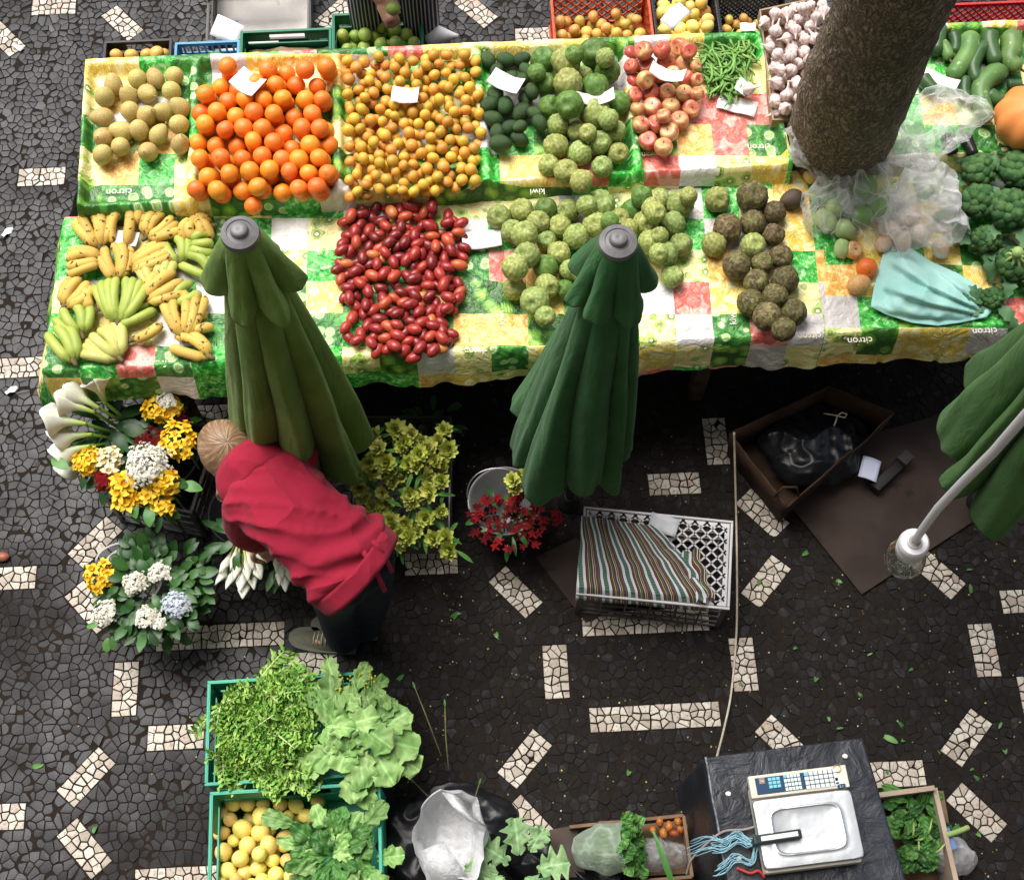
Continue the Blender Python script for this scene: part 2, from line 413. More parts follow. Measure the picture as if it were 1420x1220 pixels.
# ================================================================ STALL AND CLOTHS
ZF, ZM, ZB0, ZB1 = .80, .85, .92, 1.00
FP = plane3(P(60,517,ZF), P(1420,452,ZF), P(600,287,ZM))       # front tray surface
BP = plane3(P(112,297,ZB0), P(1420,218,ZB0), P(600,74,ZB1))    # back tray surface
TAB_A = math.atan2((P(1420,452,ZF)-P(60,517,ZF)).y, (P(1420,452,ZF)-P(60,517,ZF)).x)
def cloth_material():
    N = NT('printed_plastic_cloth'); uv = N.n('UVMap').outputs[0]
    T = 1/.135
    sv_ = N.vmath('SCALE', uv); sv_.node.inputs['Scale'].default_value = T
    cell = N.vmath('FLOOR', sv_)
    wn = N.n('TexWhiteNoise', {'Vector': cell}, noise_dimensions='2D'); h = wn.outputs['Value']
    warp = N.vmath('ADD', uv, N.vmath('SCALE', N.n('TexNoise', {'Scale': 18, 'Vector': uv}).outputs['Color']))
    warp.node.inputs[1].links[0].from_node.inputs['Scale'].default_value = .012
    d = N.vor(19, warp); dc = N.vor(19, warp, 'F1', 'Color'); rr = N.n('SeparateColor', {0: dc}).outputs[0]
    pv = N.n('SeparateXYZ', {0: N.vmath('SUBTRACT', warp, N.vor(19, warp, 'F1', 'Position'))}).outputs; ang = N.math('ARCTAN2', pv[1], pv[0])
    seg = N.math('ABSOLUTE', N.math('SINE', N.math('MULTIPLY', ang, 4.5))); inner = N.math('LESS_THAN', d, .30); spoke = N.math('MULTIPLY', N.math('LESS_THAN', seg, .30), inner)
    fine = N.noise(70, 4, uv, .6); mid = N.noise(34, 3, uv, .6, .8)
    lett = N.ramp(N.math('ADD', N.math('MULTIPLY', mid, .7), N.math('MULTIPLY', fine, .3)), [(.34, (.004,.10,.012)), (.46, (.02,.36,.03)), (.54, (.07,.55,.06)), (.62, (.50,.80,.38))])
    strw = N.mix(fine, N.ramp(d, [(.0, (.84,.36,.28)), (.30, (.70,.12,.08)), (.5, (.50,.03,.02)), (.62, (.82,.52,.44))]), (.70,.16,.12))
    kiwi = N.ramp(d, [(.0, (.90,.88,.72)), (.13, (.88,.85,.62)), (.16, (.10,.10,.02)), (.21, (.30,.45,.06)), (.36, (.50,.66,.16)), (.42, (.32,.40,.08)), (.45, (.86,.80,.40)), (.8, (.86,.76,.28))])
    ring = N.math('SINE', N.math('MULTIPLY', d, 62.0))
    lem = N.mix(N.math('MULTIPLY', N.step(ring, .2, .9), N.step(mid, .40, .55)), N.ramp(d, [(.0, (.88,.80,.45)), (.26, (.88,.70,.16)), (.34, (.92,.88,.65)), (.40, (.85,.62,.07)), (.6, (.74,.52,.06))]), (.90,.80,.42))
    lime = N.ramp(d, [(.0, (.55,.72,.30)), (.22, (.22,.50,.08)), (.32, (.62,.78,.42)), (.38, (.05,.26,.03)), (.55, (.02,.13,.02)), (.75, (.07,.3,.04))])
    lime = N.mix(spoke, lime, (.60,.76,.40)); lem = N.mix(spoke, lem, (.93,.88,.62))
    kiwi = N.mix(N.math('MULTIPLY', N.math('GREATER_THAN', N.math('SINE', N.math('MULTIPLY', ang, 16.0)), .55), N.math('LESS_THAN', N.math('ABSOLUTE', N.math('SUBTRACT', d, .235)), .05)), kiwi, (.05,.06,.015))
    limb = N.ramp(d, [(.0, (.55,.70,.18)), (.25, (.30,.52,.06)), (.45, (.12,.34,.03)), (.6, (.03,.12,.012))])
    gray = N.mix(mid, (.54,.50,.48), (.62,.58,.56))
    orng = N.mix(N.step(mid, .40, .60), (.78,.36,.05), (.88,.68,.22))
    c = gray
    c = N.mix(N.math('GREATER_THAN', N.math('FRACT', N.math('MULTIPLY', h, 13.7)), .6), c, (.74,.72,.68))
    for thr, col in ((.84, orng), (.76, lime), (.62, limb), (.50, strw), (.41, lem), (.21, kiwi)):
        c = N.mix(N.math('LESS_THAN', h, thr), c, col)
    h2 = wn.outputs['Color']; hb = N.n('SeparateColor', {0: h2}).outputs[1]
    c = N.mix(N.math('LESS_THAN', hb, .17), c, lett)
    c = N.hsv(c, .5, .97, 1.02)
    N.col(c)
    wr = N.math('ADD', N.noise(9, 4, uv, .6, 1.2), N.math('MULTIPLY', N.noise(30, 3, uv, .5, 1.0), .35))
    N.p(rough=.34, spec=.45, normal=N.bump(wr, .8, .025))
    return N.m
CLOTH = cloth_material()
WOODM = M('stall_timber', (.10,.065,.04), (.05,.033,.02), 12, .75, .4, 60)
def hnoise(x, y, s, a): return a*mnoise.noise(Vector((x*s, y*s, 3.7)))
DIV = [(123,92,111,297), (274,88,268,291), (467,79,470,284), (660,72,676,271), (866,62,884,253), (1050,54,1098,236)]
def divs(t):                     # pixel x of each divider at depth t (0 front, 1 rear)
    return [d[2]+(d[0]-d[2])*t for d in DIV]
def bump1(x, w=7.5, e=4.0):     # smooth box profile in pixels
    a = abs(x); return 1.0 if a < w-e else 0.0 if a > w+e else .5+.5*math.cos(PI*(a-(w-e))/(2*e))
def uvcloth(name, rows, uvs, label, th=.0025):
    mb = MB(); mb.grid(rows); me = mb.mesh(name, CLOTH)
    ul = me.uv_layers.new(name='UVMap'); flat = [u for r in uvs for u in r]
    li = np.zeros(len(me.loops), np.int32); me.loops.foreach_get('vertex_index', li)
    ul.data.foreach_set('uv', np.array(flat, np.float32)[li].ravel())
    o = link(name, me); tag(o, label, 'tablecloth', 'printed plastic tablecloths on the stalls'); return o
def edgey(px): return 517 + (px-60)*(452-517)/1360.0
def backy(px): return 299 + (px-95)*(236-299)/1005.0
def back_cloth(pxl, pxr, dl, label):
    rows, uvs = [], []; nv = 66; nu = int((pxr-pxl)/2.6)
    vdir = BP[1]
    for i in range(nv+1):
        t = i/nv; row, ur = [], []
        for j in range(nu+1):
            s = j/nu
            # left and right borders follow the divider lines
            xf = pxl+(pxr-pxl)*s; k = (xf-111)/(1098-111); xr = 123+(1050-123)*k if dl else xf
            yf = 297+(xf-111)*(236-297)/987.0; yr = 93+(xr-123)*(54-93)/927.0
            px = xf+(xr-xf)*t; py = yf+(yr-yf)*t
            p = Q(px, py, BP)
            h = 0
            if dl:
                for q in divs(t): h = max(h, bump1(px-q))
            h = max(h, bump1((t-.985)*205, 8), bump1((t-.02)*205, 7)*.6)
            z = .045*h + hnoise(p.x, p.y, 7, .004)+hnoise(p.x, p.y, 22, .0025) + (-.03 if t == 0 else 0)
            row.append(p+Vector((0,0,z))); ur.append((p.x*1.0+p.y*.05+3, p.y+1.0*t*.02+.02))
        rows.append(row); uvs.append(ur)
    # hang the front lip down to the lower tray and the rear a little
    r0, u0 = rows[0], uvs[0]
    ex = []; eu = []
    for k in (3, 2, 1):
        ex.append([p+Vector((0, -.006*k, -.028*k)) for p in r0]); eu.append([(u[0], u[1]-.028*k) for u in u0])
    r1, u1 = rows[-1], uvs[-1]
    rows = ex+rows; uvs = eu+uvs
    for k in (1, 2, 3):
        rows.append([p+Vector((0, .012, -.045*k)) for p in r1]); uvs.append([(u[0], u[1]+.045*k) for u in u1])
    if dl:      # left end hangs over the table end
        for rr_, uu_ in zip(rows, uvs):
            a = rr_[0]
            for k in (1, 2, 3):
                rr_.insert(0, a+Vector((-.012*k-.006*math.sin(a.y*30), 0, -.05*k))); uu_.insert(0, (uu_[0][0]-.05, uu_[0][1]))
    return uvcloth('tablecloth', rows, uvs, label)
def front_cloth(pxl, pxr, left, label, v0):
    rows, uvs = [], []; nu = int((pxr-pxl)/3.2); nv = 60
    for i in range(nv+1):
        t = i/nv; row, ur = [], []
        for j in range(nu+1):
            s = j/nu; xf = pxl+(pxr-pxl)*s; xr = xf + (30*(1-(xf-60)/1360) if left else 0)
            yf, yr = edgey(xf), backy(xr)+2; px = xf+(xr-xf)*t; py = yf+(yr-yf)*t
            p = Q(px, py, FP); z = hnoise(p.x+5, p.y, 6, .007)+hnoise(p.x, p.y+3, 19, .005)+.006*max(0, 1-9*abs(mnoise.noise(Vector((p.x*3.1, p.y*4.3, 11)))))+.003
            if t < .05: z += .012*math.cos(t/.05*PI/2)
            row.append(p+Vector((0,0,z))); ur.append((p.x*.999+p.y*.03+5, p.y*1.04+v0))
        rows.append(row); uvs.append(ur)
    r0, u0 = rows[0], uvs[0]; ex, eu = [], []
    for k in range(9, 0, -1):
        q = k/9; L = .175
        rr_, uu_ = [], []
        for p, u in zip(r0, u0):
            wv = .009*math.sin(p.x*9+1.3+2*mnoise.noise(Vector((p.x*2, 0, 0))))+.010*max(0, 1-7*abs(mnoise.noise(Vector((p.x*7, q*.8, 5)))))+.006*math.sin(p.x*23+.5)+hnoise(p.x, 2.0, 9, .02)
            rr_.append(p+Vector((0, -.012*min(1,k/2)-.030*q+wv*q, -.004-L*q*(1+.10*mnoise.noise(Vector((p.x*2.2,7,1))))))); uu_.append((u[0], u[1]-L*q))
        ex.append(rr_); eu.append(uu_)
    rows, uvs = ex+rows, eu+uvs
    if left:
        for rr_, uu_ in zip(rows, uvs):
            a = rr_[0]; dz = 1.0
            for k in (1, 2, 3):
                rr_.insert(0, a+Vector((-.02*k, -.006*k, -.045*k+.01*math.sin(a.y*25)))); uu_.insert(0, (uu_[0][0]-.05, uu_[0][1]))
    return uvcloth('tablecloth', rows, uvs, label)
BCL = back_cloth(111, 1098, True, 'printed plastic tablecloth with raised dividers under the oranges, avocados and apples')
BCR = back_cloth(1228, 1470, False, 'printed plastic tablecloth right of the tree trunk under the long green gourds')
FCL = front_cloth(60, 1142, True, 'long printed plastic tablecloth under the bananas, red tamarillos and custard apples', 0)
FCR = front_cloth(1142.6, 1480, False, 'printed plastic tablecloth under the turquoise bag and the broccoli', .06)
def stall(pl, pr, bl, br, label):
    t = thing('market_stall', label, 'market stall', P((pl+pr)/2, 440, 0))
    L = t.location
    a, b = Q(pl+8, edgey(pl)-3, FP, -.02), Q(pr-3, edgey(pr)-3, FP, -.02); c, d = Q(pr-3, backy(pr)+4, FP, -.02), Q(pl+28, backy(pl)+4, FP, -.02)
    def slab(q, th, name):
        mb = MB(); v = [x-L for x in q]+[x-L-Vector((0,0,th)) for x in q]
        mb.add(v, [(0,1,2,3),(7,6,5,4),(0,4,5,1),(1,5,6,2),(2,6,7,3),(3,7,4,0)]); return mb.build(name, WOODM, t, smooth=False)
    slab([a,b,c,d], .022, 'front_board')
    kb = lambda x: 297+(x-111)*(236-297)/987.0; kr = lambda x: 93+(x-123)*(54-93)/927.0
    e, f, g, h = Q(bl, kb(bl)-2, BP, -.015), Q(br, kb(br)-2, BP, -.015), Q(br-20, kr(br)+2, BP, -.015), Q(bl+8, kr(bl)+2, BP, -.015)
    slab([e,f,g,h], .022, 'back_board')
    for q in (a, b, e+Vector((.03,0,0)), f-Vector((.03,0,0)), g, h):
        k = q.copy(); cen = (a+b+g+h)/4; k += (cen-q).normalized()*(.12 if q.y > a.y+.3 or q.y > b.y+.5 else .38)
        mb = MB(); mb.box((k.x-L.x, k.y-L.y, (q.z-.03)/2), (.06,.06,q.z-.045), TAB_A, .004); mb.build('leg', WOODM, t, smooth=False)
    for (q1, q2) in ((e, f), (h, g)):
        mb = MB(); mb.tube([q1-L-Vector((0,-.05,.07)), q2-L-Vector((0,-.05,.07))], .025, 4); mb.build('rail', WOODM, t, smooth=False)
    tp_ = M('dark_light_block', (.012,.014,.013), (.02,.022,.02), 6, .7)  # dark sheets added at rear and end to keep light from under the stall
    for nm, q in (('rear_tarpaulin', (h, g)), ('end_tarpaulin', (h, d))):
        if nm[0] == 'e' and pl > 100: continue
        mb = MB(); u0, u1 = q[0]-L, q[1]-L; mb.grid([[V3(u0.lerp(u1, i/30), z, i) for i in range(31)] for z in (.03, .3, .6, .8)]); o = mb.build(nm, tp_, t); solidify(o, .002)
    return t
def V3(p, z, i): return Vector((p.x+.01*math.sin(i*1.3)*(1-z), p.y+.012*math.sin(i*1.7)*(1-z)-.02, z))
stall(60, 1140, 113, 1096, 'long timber market stall under the printed cloths, left of the tree')
stall(1144, 1480, 1232, 1468, 'timber market stall under the printed cloth, right of the tree')
# lettering printed on the cloth
LET = M('white_print', (.72,.68,.56), rough=.5)
def lettering(txt, px, py, pl, size, rot, parent):
    cu = bpy.data.curves.new('lettering', 'FONT'); cu.body = txt; cu.size = size; cu.align_x = 'CENTER'
    o = bpy.data.objects.new('lettering_src', cu); COL.objects.link(o)
    bpy.context.view_layer.update()
    me = bpy.data.meshes.new_from_object(o.evaluated_get(bpy.context.evaluated_depsgraph_get()))
    bpy.data.objects.remove(o); me.materials.append(LET)
    q = link('lettering', me, parent); n = pl[1]
    q.rotation_mode = 'QUATERNION'; q.rotation_quaternion = Vector((0,0,1)).rotation_difference(n) @ Quaternion((0,0,1), rot+TAB_A)
    q.location = Q(px, py, pl, .0125)
    return q
for txt, px, py, sz, rt in [('citron',470,487,.038,PI),('citron',660,482,.036,PI),('citron',1122,462,.036,PI),('citron',1192,468,.038,PI),('citron',1365,455,.038,PI),('kiwi',700,440,.035,PI/2),('kiwi',1020,440,.035,PI/2),('fraise',215,500,.04,PI),('citron',880,362,.036,PI)]:
    lettering(txt, px, py, FP, sz, rt, FCL if px < 1142 else FCR)
for txt, px, py, sz, rt in [('orange',895,211,.034,PI),('citron',1052,200,.036,PI),('kiwi',745,262,.035,PI),('citron',165,262,.04,PI)]:
    lettering(txt, px, py, BP, sz, rt, BCL)
# ================================================================ FRUIT AND VEGETABLES ON THE STALL
def zz(f, ox, oy): return lambda x, y: (x/f+ox, y/f+oy)
Z1, Z2, Z3, Z4, Z5, Z6 = zz(2.958,0,0), zz(2.958,440,0), zz(2.536,860,0), zz(2.958,0,270), zz(2.958,440,270), zz(2.731,900,230)
def fibs(n, seed=0):
    r = random.Random(seed); o = []
    for i in range(n):
        z = 1-2*(i+.5)/n; a = i*2.399963+seed; q = math.sqrt(1-z*z)
        o.append(Vector((q*math.cos(a), q*math.sin(a), z))+Vector((r.uniform(-.05,.05),)*3)); o[-1].normalize()
    return o
def npole(v, k=1): return max(0.0, v.z)**k
# ---- materials
def citrus(name, c1, c2, green, ov=.12, oh=.03):
    N = NT(name); co = N.coords(); f = N.noise(14, 3, co); r = N.rand()
    c = N.mix(N.step(f, .3, .7), c1, c2)
    a = N.n('Attribute', attribute_name='Col').outputs['Fac']
    c = N.mix(N.step(a, .5, .2), c, green)
    r2 = N.math('FRACT', N.math('MULTIPLY', r, 91.3))
    c = N.hsv(c, N.math('ADD', .5, N.math('MULTIPLY', N.math('SUBTRACT', r2, .5), oh)), 1.0, N.math('ADD', 1-ov, N.math('MULTIPLY', r, 2*ov)))
    N.col(c); N.p(rough=.38, spec=.5, sss=.08, ssss=.008, normal=N.bump(N.vor(420, co), .25, .0012)); return N.m
ORANGE = citrus('orange_peel', (.78,.19,.012), (.84,.26,.028), (.12,.10,.02))
TANG = citrus('tangerine_peel', (.60,.27,.026), (.66,.38,.055), (.20,.18,.03), .20, .045)
LEMON = citrus('lemon_peel', (.80,.58,.10), (.82,.68,.22), (.25,.28,.05), .1, .05)
LIME = citrus('lime_peel', (.24,.36,.05), (.40,.48,.10), (.45,.38,.12), .2, .06)
SMALLAPPLE = citrus('small_apple_skin', (.62,.36,.06), (.66,.46,.12), (.08,.05,.03), .14, .05)
def ball(name, r, mat, sq=.95, sub=3, tip=0.0, ln=1.0, lump=.02):
    mb = MB()
    def fn(v):
        k = 1+lump*mnoise.noise(v*1.7+Vector((r*99,0,0))) - .10*max(0, (v.z-.93)/.07) *.6
        return k + tip*(max(0, abs(v.z)-.75)/.25)**2
    mb.ico((0,0,0), r, sub, fn, (1,1,sq*ln), colfn=lambda v: (0,0,0) if v.z > .985 else (1,1,1))
    return mb.mesh(name, mat)
orange_m = [ball('orange', 1, ORANGE, .97), ball('orange', 1, ORANGE, .93)]
tang_m = [ball('tangerine', 1, TANG, .84, 3), ball('tangerine', 1, TANG, .9, 3)]
lemon_m = [ball('lemon', 1, LEMON, 1.0, 3, .14, 1.12), ball('lemon', 1, LEMON, 1.0, 3, .1, 1.05)]
lime_m = [ball('lime', 1, LIME, 1.0, 3, .08, 1.05)]
sapple_m = [ball('small_apple', 1, SMALLAPPLE, .88, 3)]
def pile(meshes, name, poly, pl, n, r0, r1, label, cat, group, off=0.0, seed=1, tries=40, zmax=.2, sc=None, upright=False):
    base = lambda x, y: planez(pl, x, y)+off
    w_ = [Q(px, py, pl, r0) for px, py in poly]
    out = []
    for c, r in droppack([(p.x, p.y) for p in w_], n, lambda q: q.uniform(r0, r1), base, tries, seed=seed, zmax=zmax):
        out.append(place(random.choice(meshes), name, c, rrot(), r, label, cat, group))
    return out
def tidy(meshes, name, poly, pl, r, keep2, label, cat, group, seed, off=.004):
    """close first layer in staggered rows, a loose second layer in its hollows"""
    rnd = random.Random(seed); wp = [Q(px, py, pl, r) for px, py in poly]; pp = [(p.x, p.y) for p in wp]; x0, x1 = min(p[0] for p in pp), max(p[0] for p in pp); y0, y1 = min(p[1] for p in pp), max(p[1] for p in pp)
    n = 0; d = 2.02*r
    for lay in (0, 1):
        j = 0; y = y0+(.58*d*lay)
        while y < y1:
            x = x0+(d/2 if (j+0) % 2 else 0)+(.5*d if lay else 0)
            while x < x1:
                rr = r*rnd.uniform(.93,1.05); X = x+rnd.gauss(0,.12*r)+.25*d*mnoise.noise(Vector((y*6, x*2, seed))); Y = y+rnd.gauss(0,.12*r)+.3*d*mnoise.noise(Vector((x*6, y*2, seed+5)))
                if inpoly(X, Y, pp) and (lay == 0 or rnd.random() < keep2):
                    z = planez(pl, X, Y)+off+rr+lay*1.52*r+rnd.uniform(0,.12)*r; place(rnd.choice(meshes), name, Vector((X, Y, z)), rrot(), rr, label, cat, group); n += 1
                x += d
            y += d*.875; j += 1
    return n
tidy(orange_m, 'orange', [(281,106),(461,98),(464,200),(466,284),(273,290),(275,190)], BP, .0355, .74, 'orange in the loose pile of oranges between two dividers', 'orange', 'pile of oranges', 3)
pile(tang_m, 'tangerine', [(482,92),(640,86),(660,92),(668,200),(662,262),(600,274),(486,276),(484,180)], BP, 285, .0200, .0245,
     'small yellow orange tangerine in the pile of tangerines with green leaves', 'tangerine', 'pile of tangerines', .006, 4, 60, .046)
# ---- pears
def pearfn(r=1, neck=.42, ln=1.25):
    prof = []
    for i in range(15):
        t = i/14; a = t*PI
        rad = math.sin(a)*(1-neck*max(0, (t-.45))*1.3); prof.append((max(1e-4, rad), -math.cos(a)*ln))
    return prof
PEAR = M('pear_skin', (.56,.46,.16), (.42,.29,.10), 9, .5, .2, 90, .12, .04, spots=((.22,.13,.06), 26, .60))
mb = MB(); mb.lathe(pearfn(), 20); mb.tube([(0,0,1.2),(.02,0,1.4),(.08,0,1.55)], .05, 5); pear_m = mb.mesh('pear', [PEAR])
pears = [(465,347),(565,328),(636,320),(714,314),(430,402),(526,392),(606,385),(705,377),(418,481),(535,459),(602,474),(669,460),(737,441),(498,538),(571,537),(652,551),(738,513),(423,564),(420,637),(494,603),(606,624),(741,590)]
for x, y in pears:
    px, py = Z1(x, y); r = rv(.0345,.0385); q = rrot(); q = Quaternion((0,0,1), rv(0,6.3)) @ Quaternion((1,0,0), random.choice([.3,.6,1.1,1.4,2.6,3.0]))
    place(pear_m, 'pear', Q(px, py, BP, r+.008), q, r, 'yellow green russet pear laid out in the leftmost section of the stall', 'pear', 'pears on the stall')
# ---- apples
APPLE = None
def apple_mat():
    N = NT('apple_skin'); co = N.coords(); r = N.rand()
    st = N.noise(5, 4, N.vmath('MULTIPLY', co, (3,3,.6)))
    f = N.step(N.math('ADD', N.noise(1.1, 3, co), N.math('ADD', N.math('MULTIPLY', N.math('SUBTRACT', r, .5), .35), N.math('MULTIPLY', st, .25))), .42, .80)
    c = N.mix(f, (.64,.40,.16), (.48,.075,.055)); c = N.mix(N.math('MULTIPLY', N.step(N.vor(16, co), .10, .03), .6), c, (.75,.6,.4))
    a = N.n('Attribute', attribute_name='Col').outputs['Color']; c = N.mix(1.0, c, a, 'MULTIPLY')
    N.col(c); N.p(rough=.32, coat=.15); return N.m
APPLE = apple_mat()
def apple_mesh():
    mb = MB(); prof = []; cols = []
    for i in range(17):
        t = i/16; a = PI*t; s = math.sin(a); z = -math.cos(a)
        rad = s*(1.0+.05*z); zz_ = z*.92 - .30*max(0, z-.72)/.28*1.0 + .22*max(0, -z-.75)/.25
        prof.append((max(.001, rad), zz_)); cols.append((.35,.3,.15) if t > .95 or t < .04 else (1,1,1))
    mb.lathe(prof, 22, cols=cols); mb.cur = (.25,.2,.15); mb.tube([(0,0,.6),(.04,0,.95)], .04, 5); return mb.mesh('apple', APPLE)
apple_m = apple_mesh()
apples = [(83,180,32),(37,188,25),(148,178,30),(208,167,32),(240,180,28),(40,235,26),(90,232,35),(160,222,33),(227,227,32),(265,230,20),(50,285,27),(87,282,30),(135,262,30),(232,275,28),(270,280,22),(52,335,27),(103,325,33),(165,325,30),(225,330,30),(270,330,24),(62,383,25),(112,377,32),(178,376,31),(250,383,30),(72,440,30),(125,438,32),(208,425,32),(97,496,32),(173,466,32),(152,518,31),(185,258,25),(152,410,25)]
def layered(lst, Zf, pl, mesh, name, k, label, cat, group, off=.004, rotf=rrot, lift=.55, maxoff=9):
    """fruit at read positions; the ones that would cut into a neighbour are lifted onto it"""
    done = []; res = []
    for x, y, rp in lst:
        px, py = Zf(x, y); r = rp*k; h = r+off; 
        for _ in range(14):
            p = Q(px, py, pl, h); bad = [1 for (c, r2) in done if (c-p).length < (r+r2)*.86]
            if not bad or h > maxoff: break
            h += r*.22
        done.append((p, r)); m = random.choice(mesh) if isinstance(mesh, list) else mesh
        res.append(place(m, name, p, rotf(), r, label, cat, group))
    return res
upr = lambda: Quaternion((0,0,1), rv(0,6.3)) @ Quaternion((1,0,0), rv(-.9,.9))
layered(sorted(apples, key=lambda a: -a[2]), Z3, BP, apple_m, 'apple', .00116, 'red and yellow apple in the pile beside the green beans', 'apple', 'pile of apples', rotf=upr)
# ---- avocados
AVO = M('avocado_skin', (.022,.055,.016), (.045,.085,.025), 20, .36, .5, 160, .25, .03, spots=((.09,.10,.05), 60, .66))
mb = MB(); mb.lathe([(a, z*1.12) for a, z in pearfn(neck=.30, ln=1.15)], 18); avo_m = mb.mesh('avocado', AVO)
avos = [(700,245,36),(775,248,38),(838,245,36),(737,290,34),(858,292,34),(795,322,36),(730,388,40),(855,405,36),(708,430,40),(770,435,42),(838,462,42),(890,465,32),(720,490,40),(788,525,36),(912,505,34),(738,545,36),(830,520,30),(752,590,42),(830,572,36),(840,330,34),(880,375,32)]
layered(avos, Z2, BP, avo_m, 'avocado', .00082, 'dark green avocado in the heap left of the custard apples', 'avocado', 'avocados on the stall', rotf=lambda: Quaternion((0,0,1), rv(0,6.3)) @ Quaternion((1,0,0), rv(1.1,1.8)))
# ---- custard apples
def cherimoya_mesh(seed, n=64, amp=.05, name='custard_apple', lo=(.38,.46,.24), hi=(1,1,1), sub=4):
    pts = fibs(n, seed); P_ = np.array([tuple(p) for p in pts]); cache = {}
    def d(v):
        dd = np.sort(np.linalg.norm(P_-np.array(tuple(v)), axis=1)); return dd[0], dd[1]
    rnd = random.Random(seed); ax = rnd.uniform(.02,.08)
    def ridge(v):
        a, b = d(v); e = max(0, 1-(b-a)/.10); return e*e*(3-2*e), a
    def fn(v):
        e, a = ridge(v); base = 1+.07*mnoise.noise(v*1.3+Vector((seed*3.1,0,0)))-.12*max(0, -v.z)*abs(v.x) - .22*max(0, (v.z-.9)/.1)
        return base + amp*(e*.8 - .35*(1-min(1, a/.25)))
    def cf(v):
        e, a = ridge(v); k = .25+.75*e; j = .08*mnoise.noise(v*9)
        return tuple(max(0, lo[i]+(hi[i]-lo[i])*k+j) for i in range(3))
    mb = MB(); mb.ico((0,0,0), 1, sub, fn, (1,1,1.06), colfn=cf); return mb.mesh(name, None)
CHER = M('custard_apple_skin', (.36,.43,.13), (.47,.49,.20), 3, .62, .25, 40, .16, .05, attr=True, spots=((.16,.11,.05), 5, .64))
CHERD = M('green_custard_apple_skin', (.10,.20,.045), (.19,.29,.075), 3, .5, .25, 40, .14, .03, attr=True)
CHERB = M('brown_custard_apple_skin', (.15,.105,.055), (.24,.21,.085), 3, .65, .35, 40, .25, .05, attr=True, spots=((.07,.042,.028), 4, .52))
def withmat(me, m): q = me.copy(); q.materials.clear(); q.materials.append(m); return q
cm = [cherimoya_mesh(s, n, .06) for s, n in ((1,84),(2,96),(3,74))]
cs = [cherimoya_mesh(s, 60, .035, lo=(.55,.62,.45)) for s in (4,5)]
cher_p = [withmat(m, CHER) for m in cm]; cher_g = [withmat(m, CHERD) for m in cs+cm[:1]]; cher_b = [withmat(m, CHERB) for m in (cm[0], cs[1], cm[2])]
ch1 = [(930,250,55),(1020,255,58),(1135,218,60),(1190,295,50),(935,345,45),(1030,345,58),(1140,360,55),(1235,425,48),(955,440,48),(1035,430,55),(1140,470,60),(988,515,45),(1065,540,40),(1220,540,45),(1160,585,45),(980,600,48),(1078,630,47),(1235,630,42),(950,680,42),(1020,705,48),(1168,685,42),(1083,745,45),(1110,545,35),(1055,225,38),(1095,310,35),(1195,490,40),(1180,240,38),(900,300,36)]
k = .00096
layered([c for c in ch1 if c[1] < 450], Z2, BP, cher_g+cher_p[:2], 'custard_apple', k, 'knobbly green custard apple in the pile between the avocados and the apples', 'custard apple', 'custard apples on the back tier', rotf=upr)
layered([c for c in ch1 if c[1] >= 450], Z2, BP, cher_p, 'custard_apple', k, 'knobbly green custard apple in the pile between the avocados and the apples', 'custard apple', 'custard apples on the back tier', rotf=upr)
ch2 = [(745,92,48),(838,67,48),(938,60,45),(1030,65,45),(1160,45,60),(1105,45,40),(905,115,45),(995,132,45),(1140,125,50),(800,150,45),(850,165,52),(940,190,40),(1062,175,50),(990,240,45),(860,250,50),(810,300,50),(935,300,48),(1035,310,42),(808,385,45),(940,375,46),(892,435,54),(935,500,40),(1015,390,38),(1295,65,48),(1330,10,42),(1395,25,42),(1240,98,40),(1345,115,48),(1385,75,40),(1365,195,48),(1400,240,38),(1280,135,34),(1110,250,42),(1090,320,42),(1200,110,36)]
ch3 = [(40,125,38),(118,145,50),(30,180,34),(0,215,38),(92,222,45),(20,290,42),(120,300,42),(62,335,45),(88,420,40),(150,115,32),(40,265,32),(10,160,36)]
L2 = 'pale green knobbly custard apple in the pile around the right closed parasol'
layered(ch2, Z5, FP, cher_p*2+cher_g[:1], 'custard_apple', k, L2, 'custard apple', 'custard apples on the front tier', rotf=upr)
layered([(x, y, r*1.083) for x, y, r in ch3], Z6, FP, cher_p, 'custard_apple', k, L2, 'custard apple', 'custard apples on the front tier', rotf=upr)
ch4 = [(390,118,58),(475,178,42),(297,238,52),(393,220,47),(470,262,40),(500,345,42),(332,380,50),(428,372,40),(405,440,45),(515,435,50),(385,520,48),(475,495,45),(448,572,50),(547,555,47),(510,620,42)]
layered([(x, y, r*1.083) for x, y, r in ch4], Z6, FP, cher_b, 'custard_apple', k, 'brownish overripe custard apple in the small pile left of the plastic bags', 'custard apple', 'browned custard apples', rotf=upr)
layered([(258,128,50),(245,298,48),(393,302,48)], Z6, FP, cher_p, 'custard_apple', k, 'olive green custard apple lying among the browned custard apples', 'custard apple', 'olive custard apples among the brown ones', rotf=upr)
BROWNFR = M('brown_fruit_skin', (.06,.04,.03), (.11,.075,.05), 12, .5, .3, 90)
mb = MB(); mb.lathe(pearfn(neck=.6, ln=1.25), 18); o = mb.build('brown_fruit', BROWNFR); px, py = Z6(540,128); o.location = Q(px, py, FP, .04); o.scale = (.04,)*3; o.rotation_euler = (1.5,0,-1.2)
tag(o, 'smooth dark brown pear shaped fruit behind the browned custard apples', 'fruit')
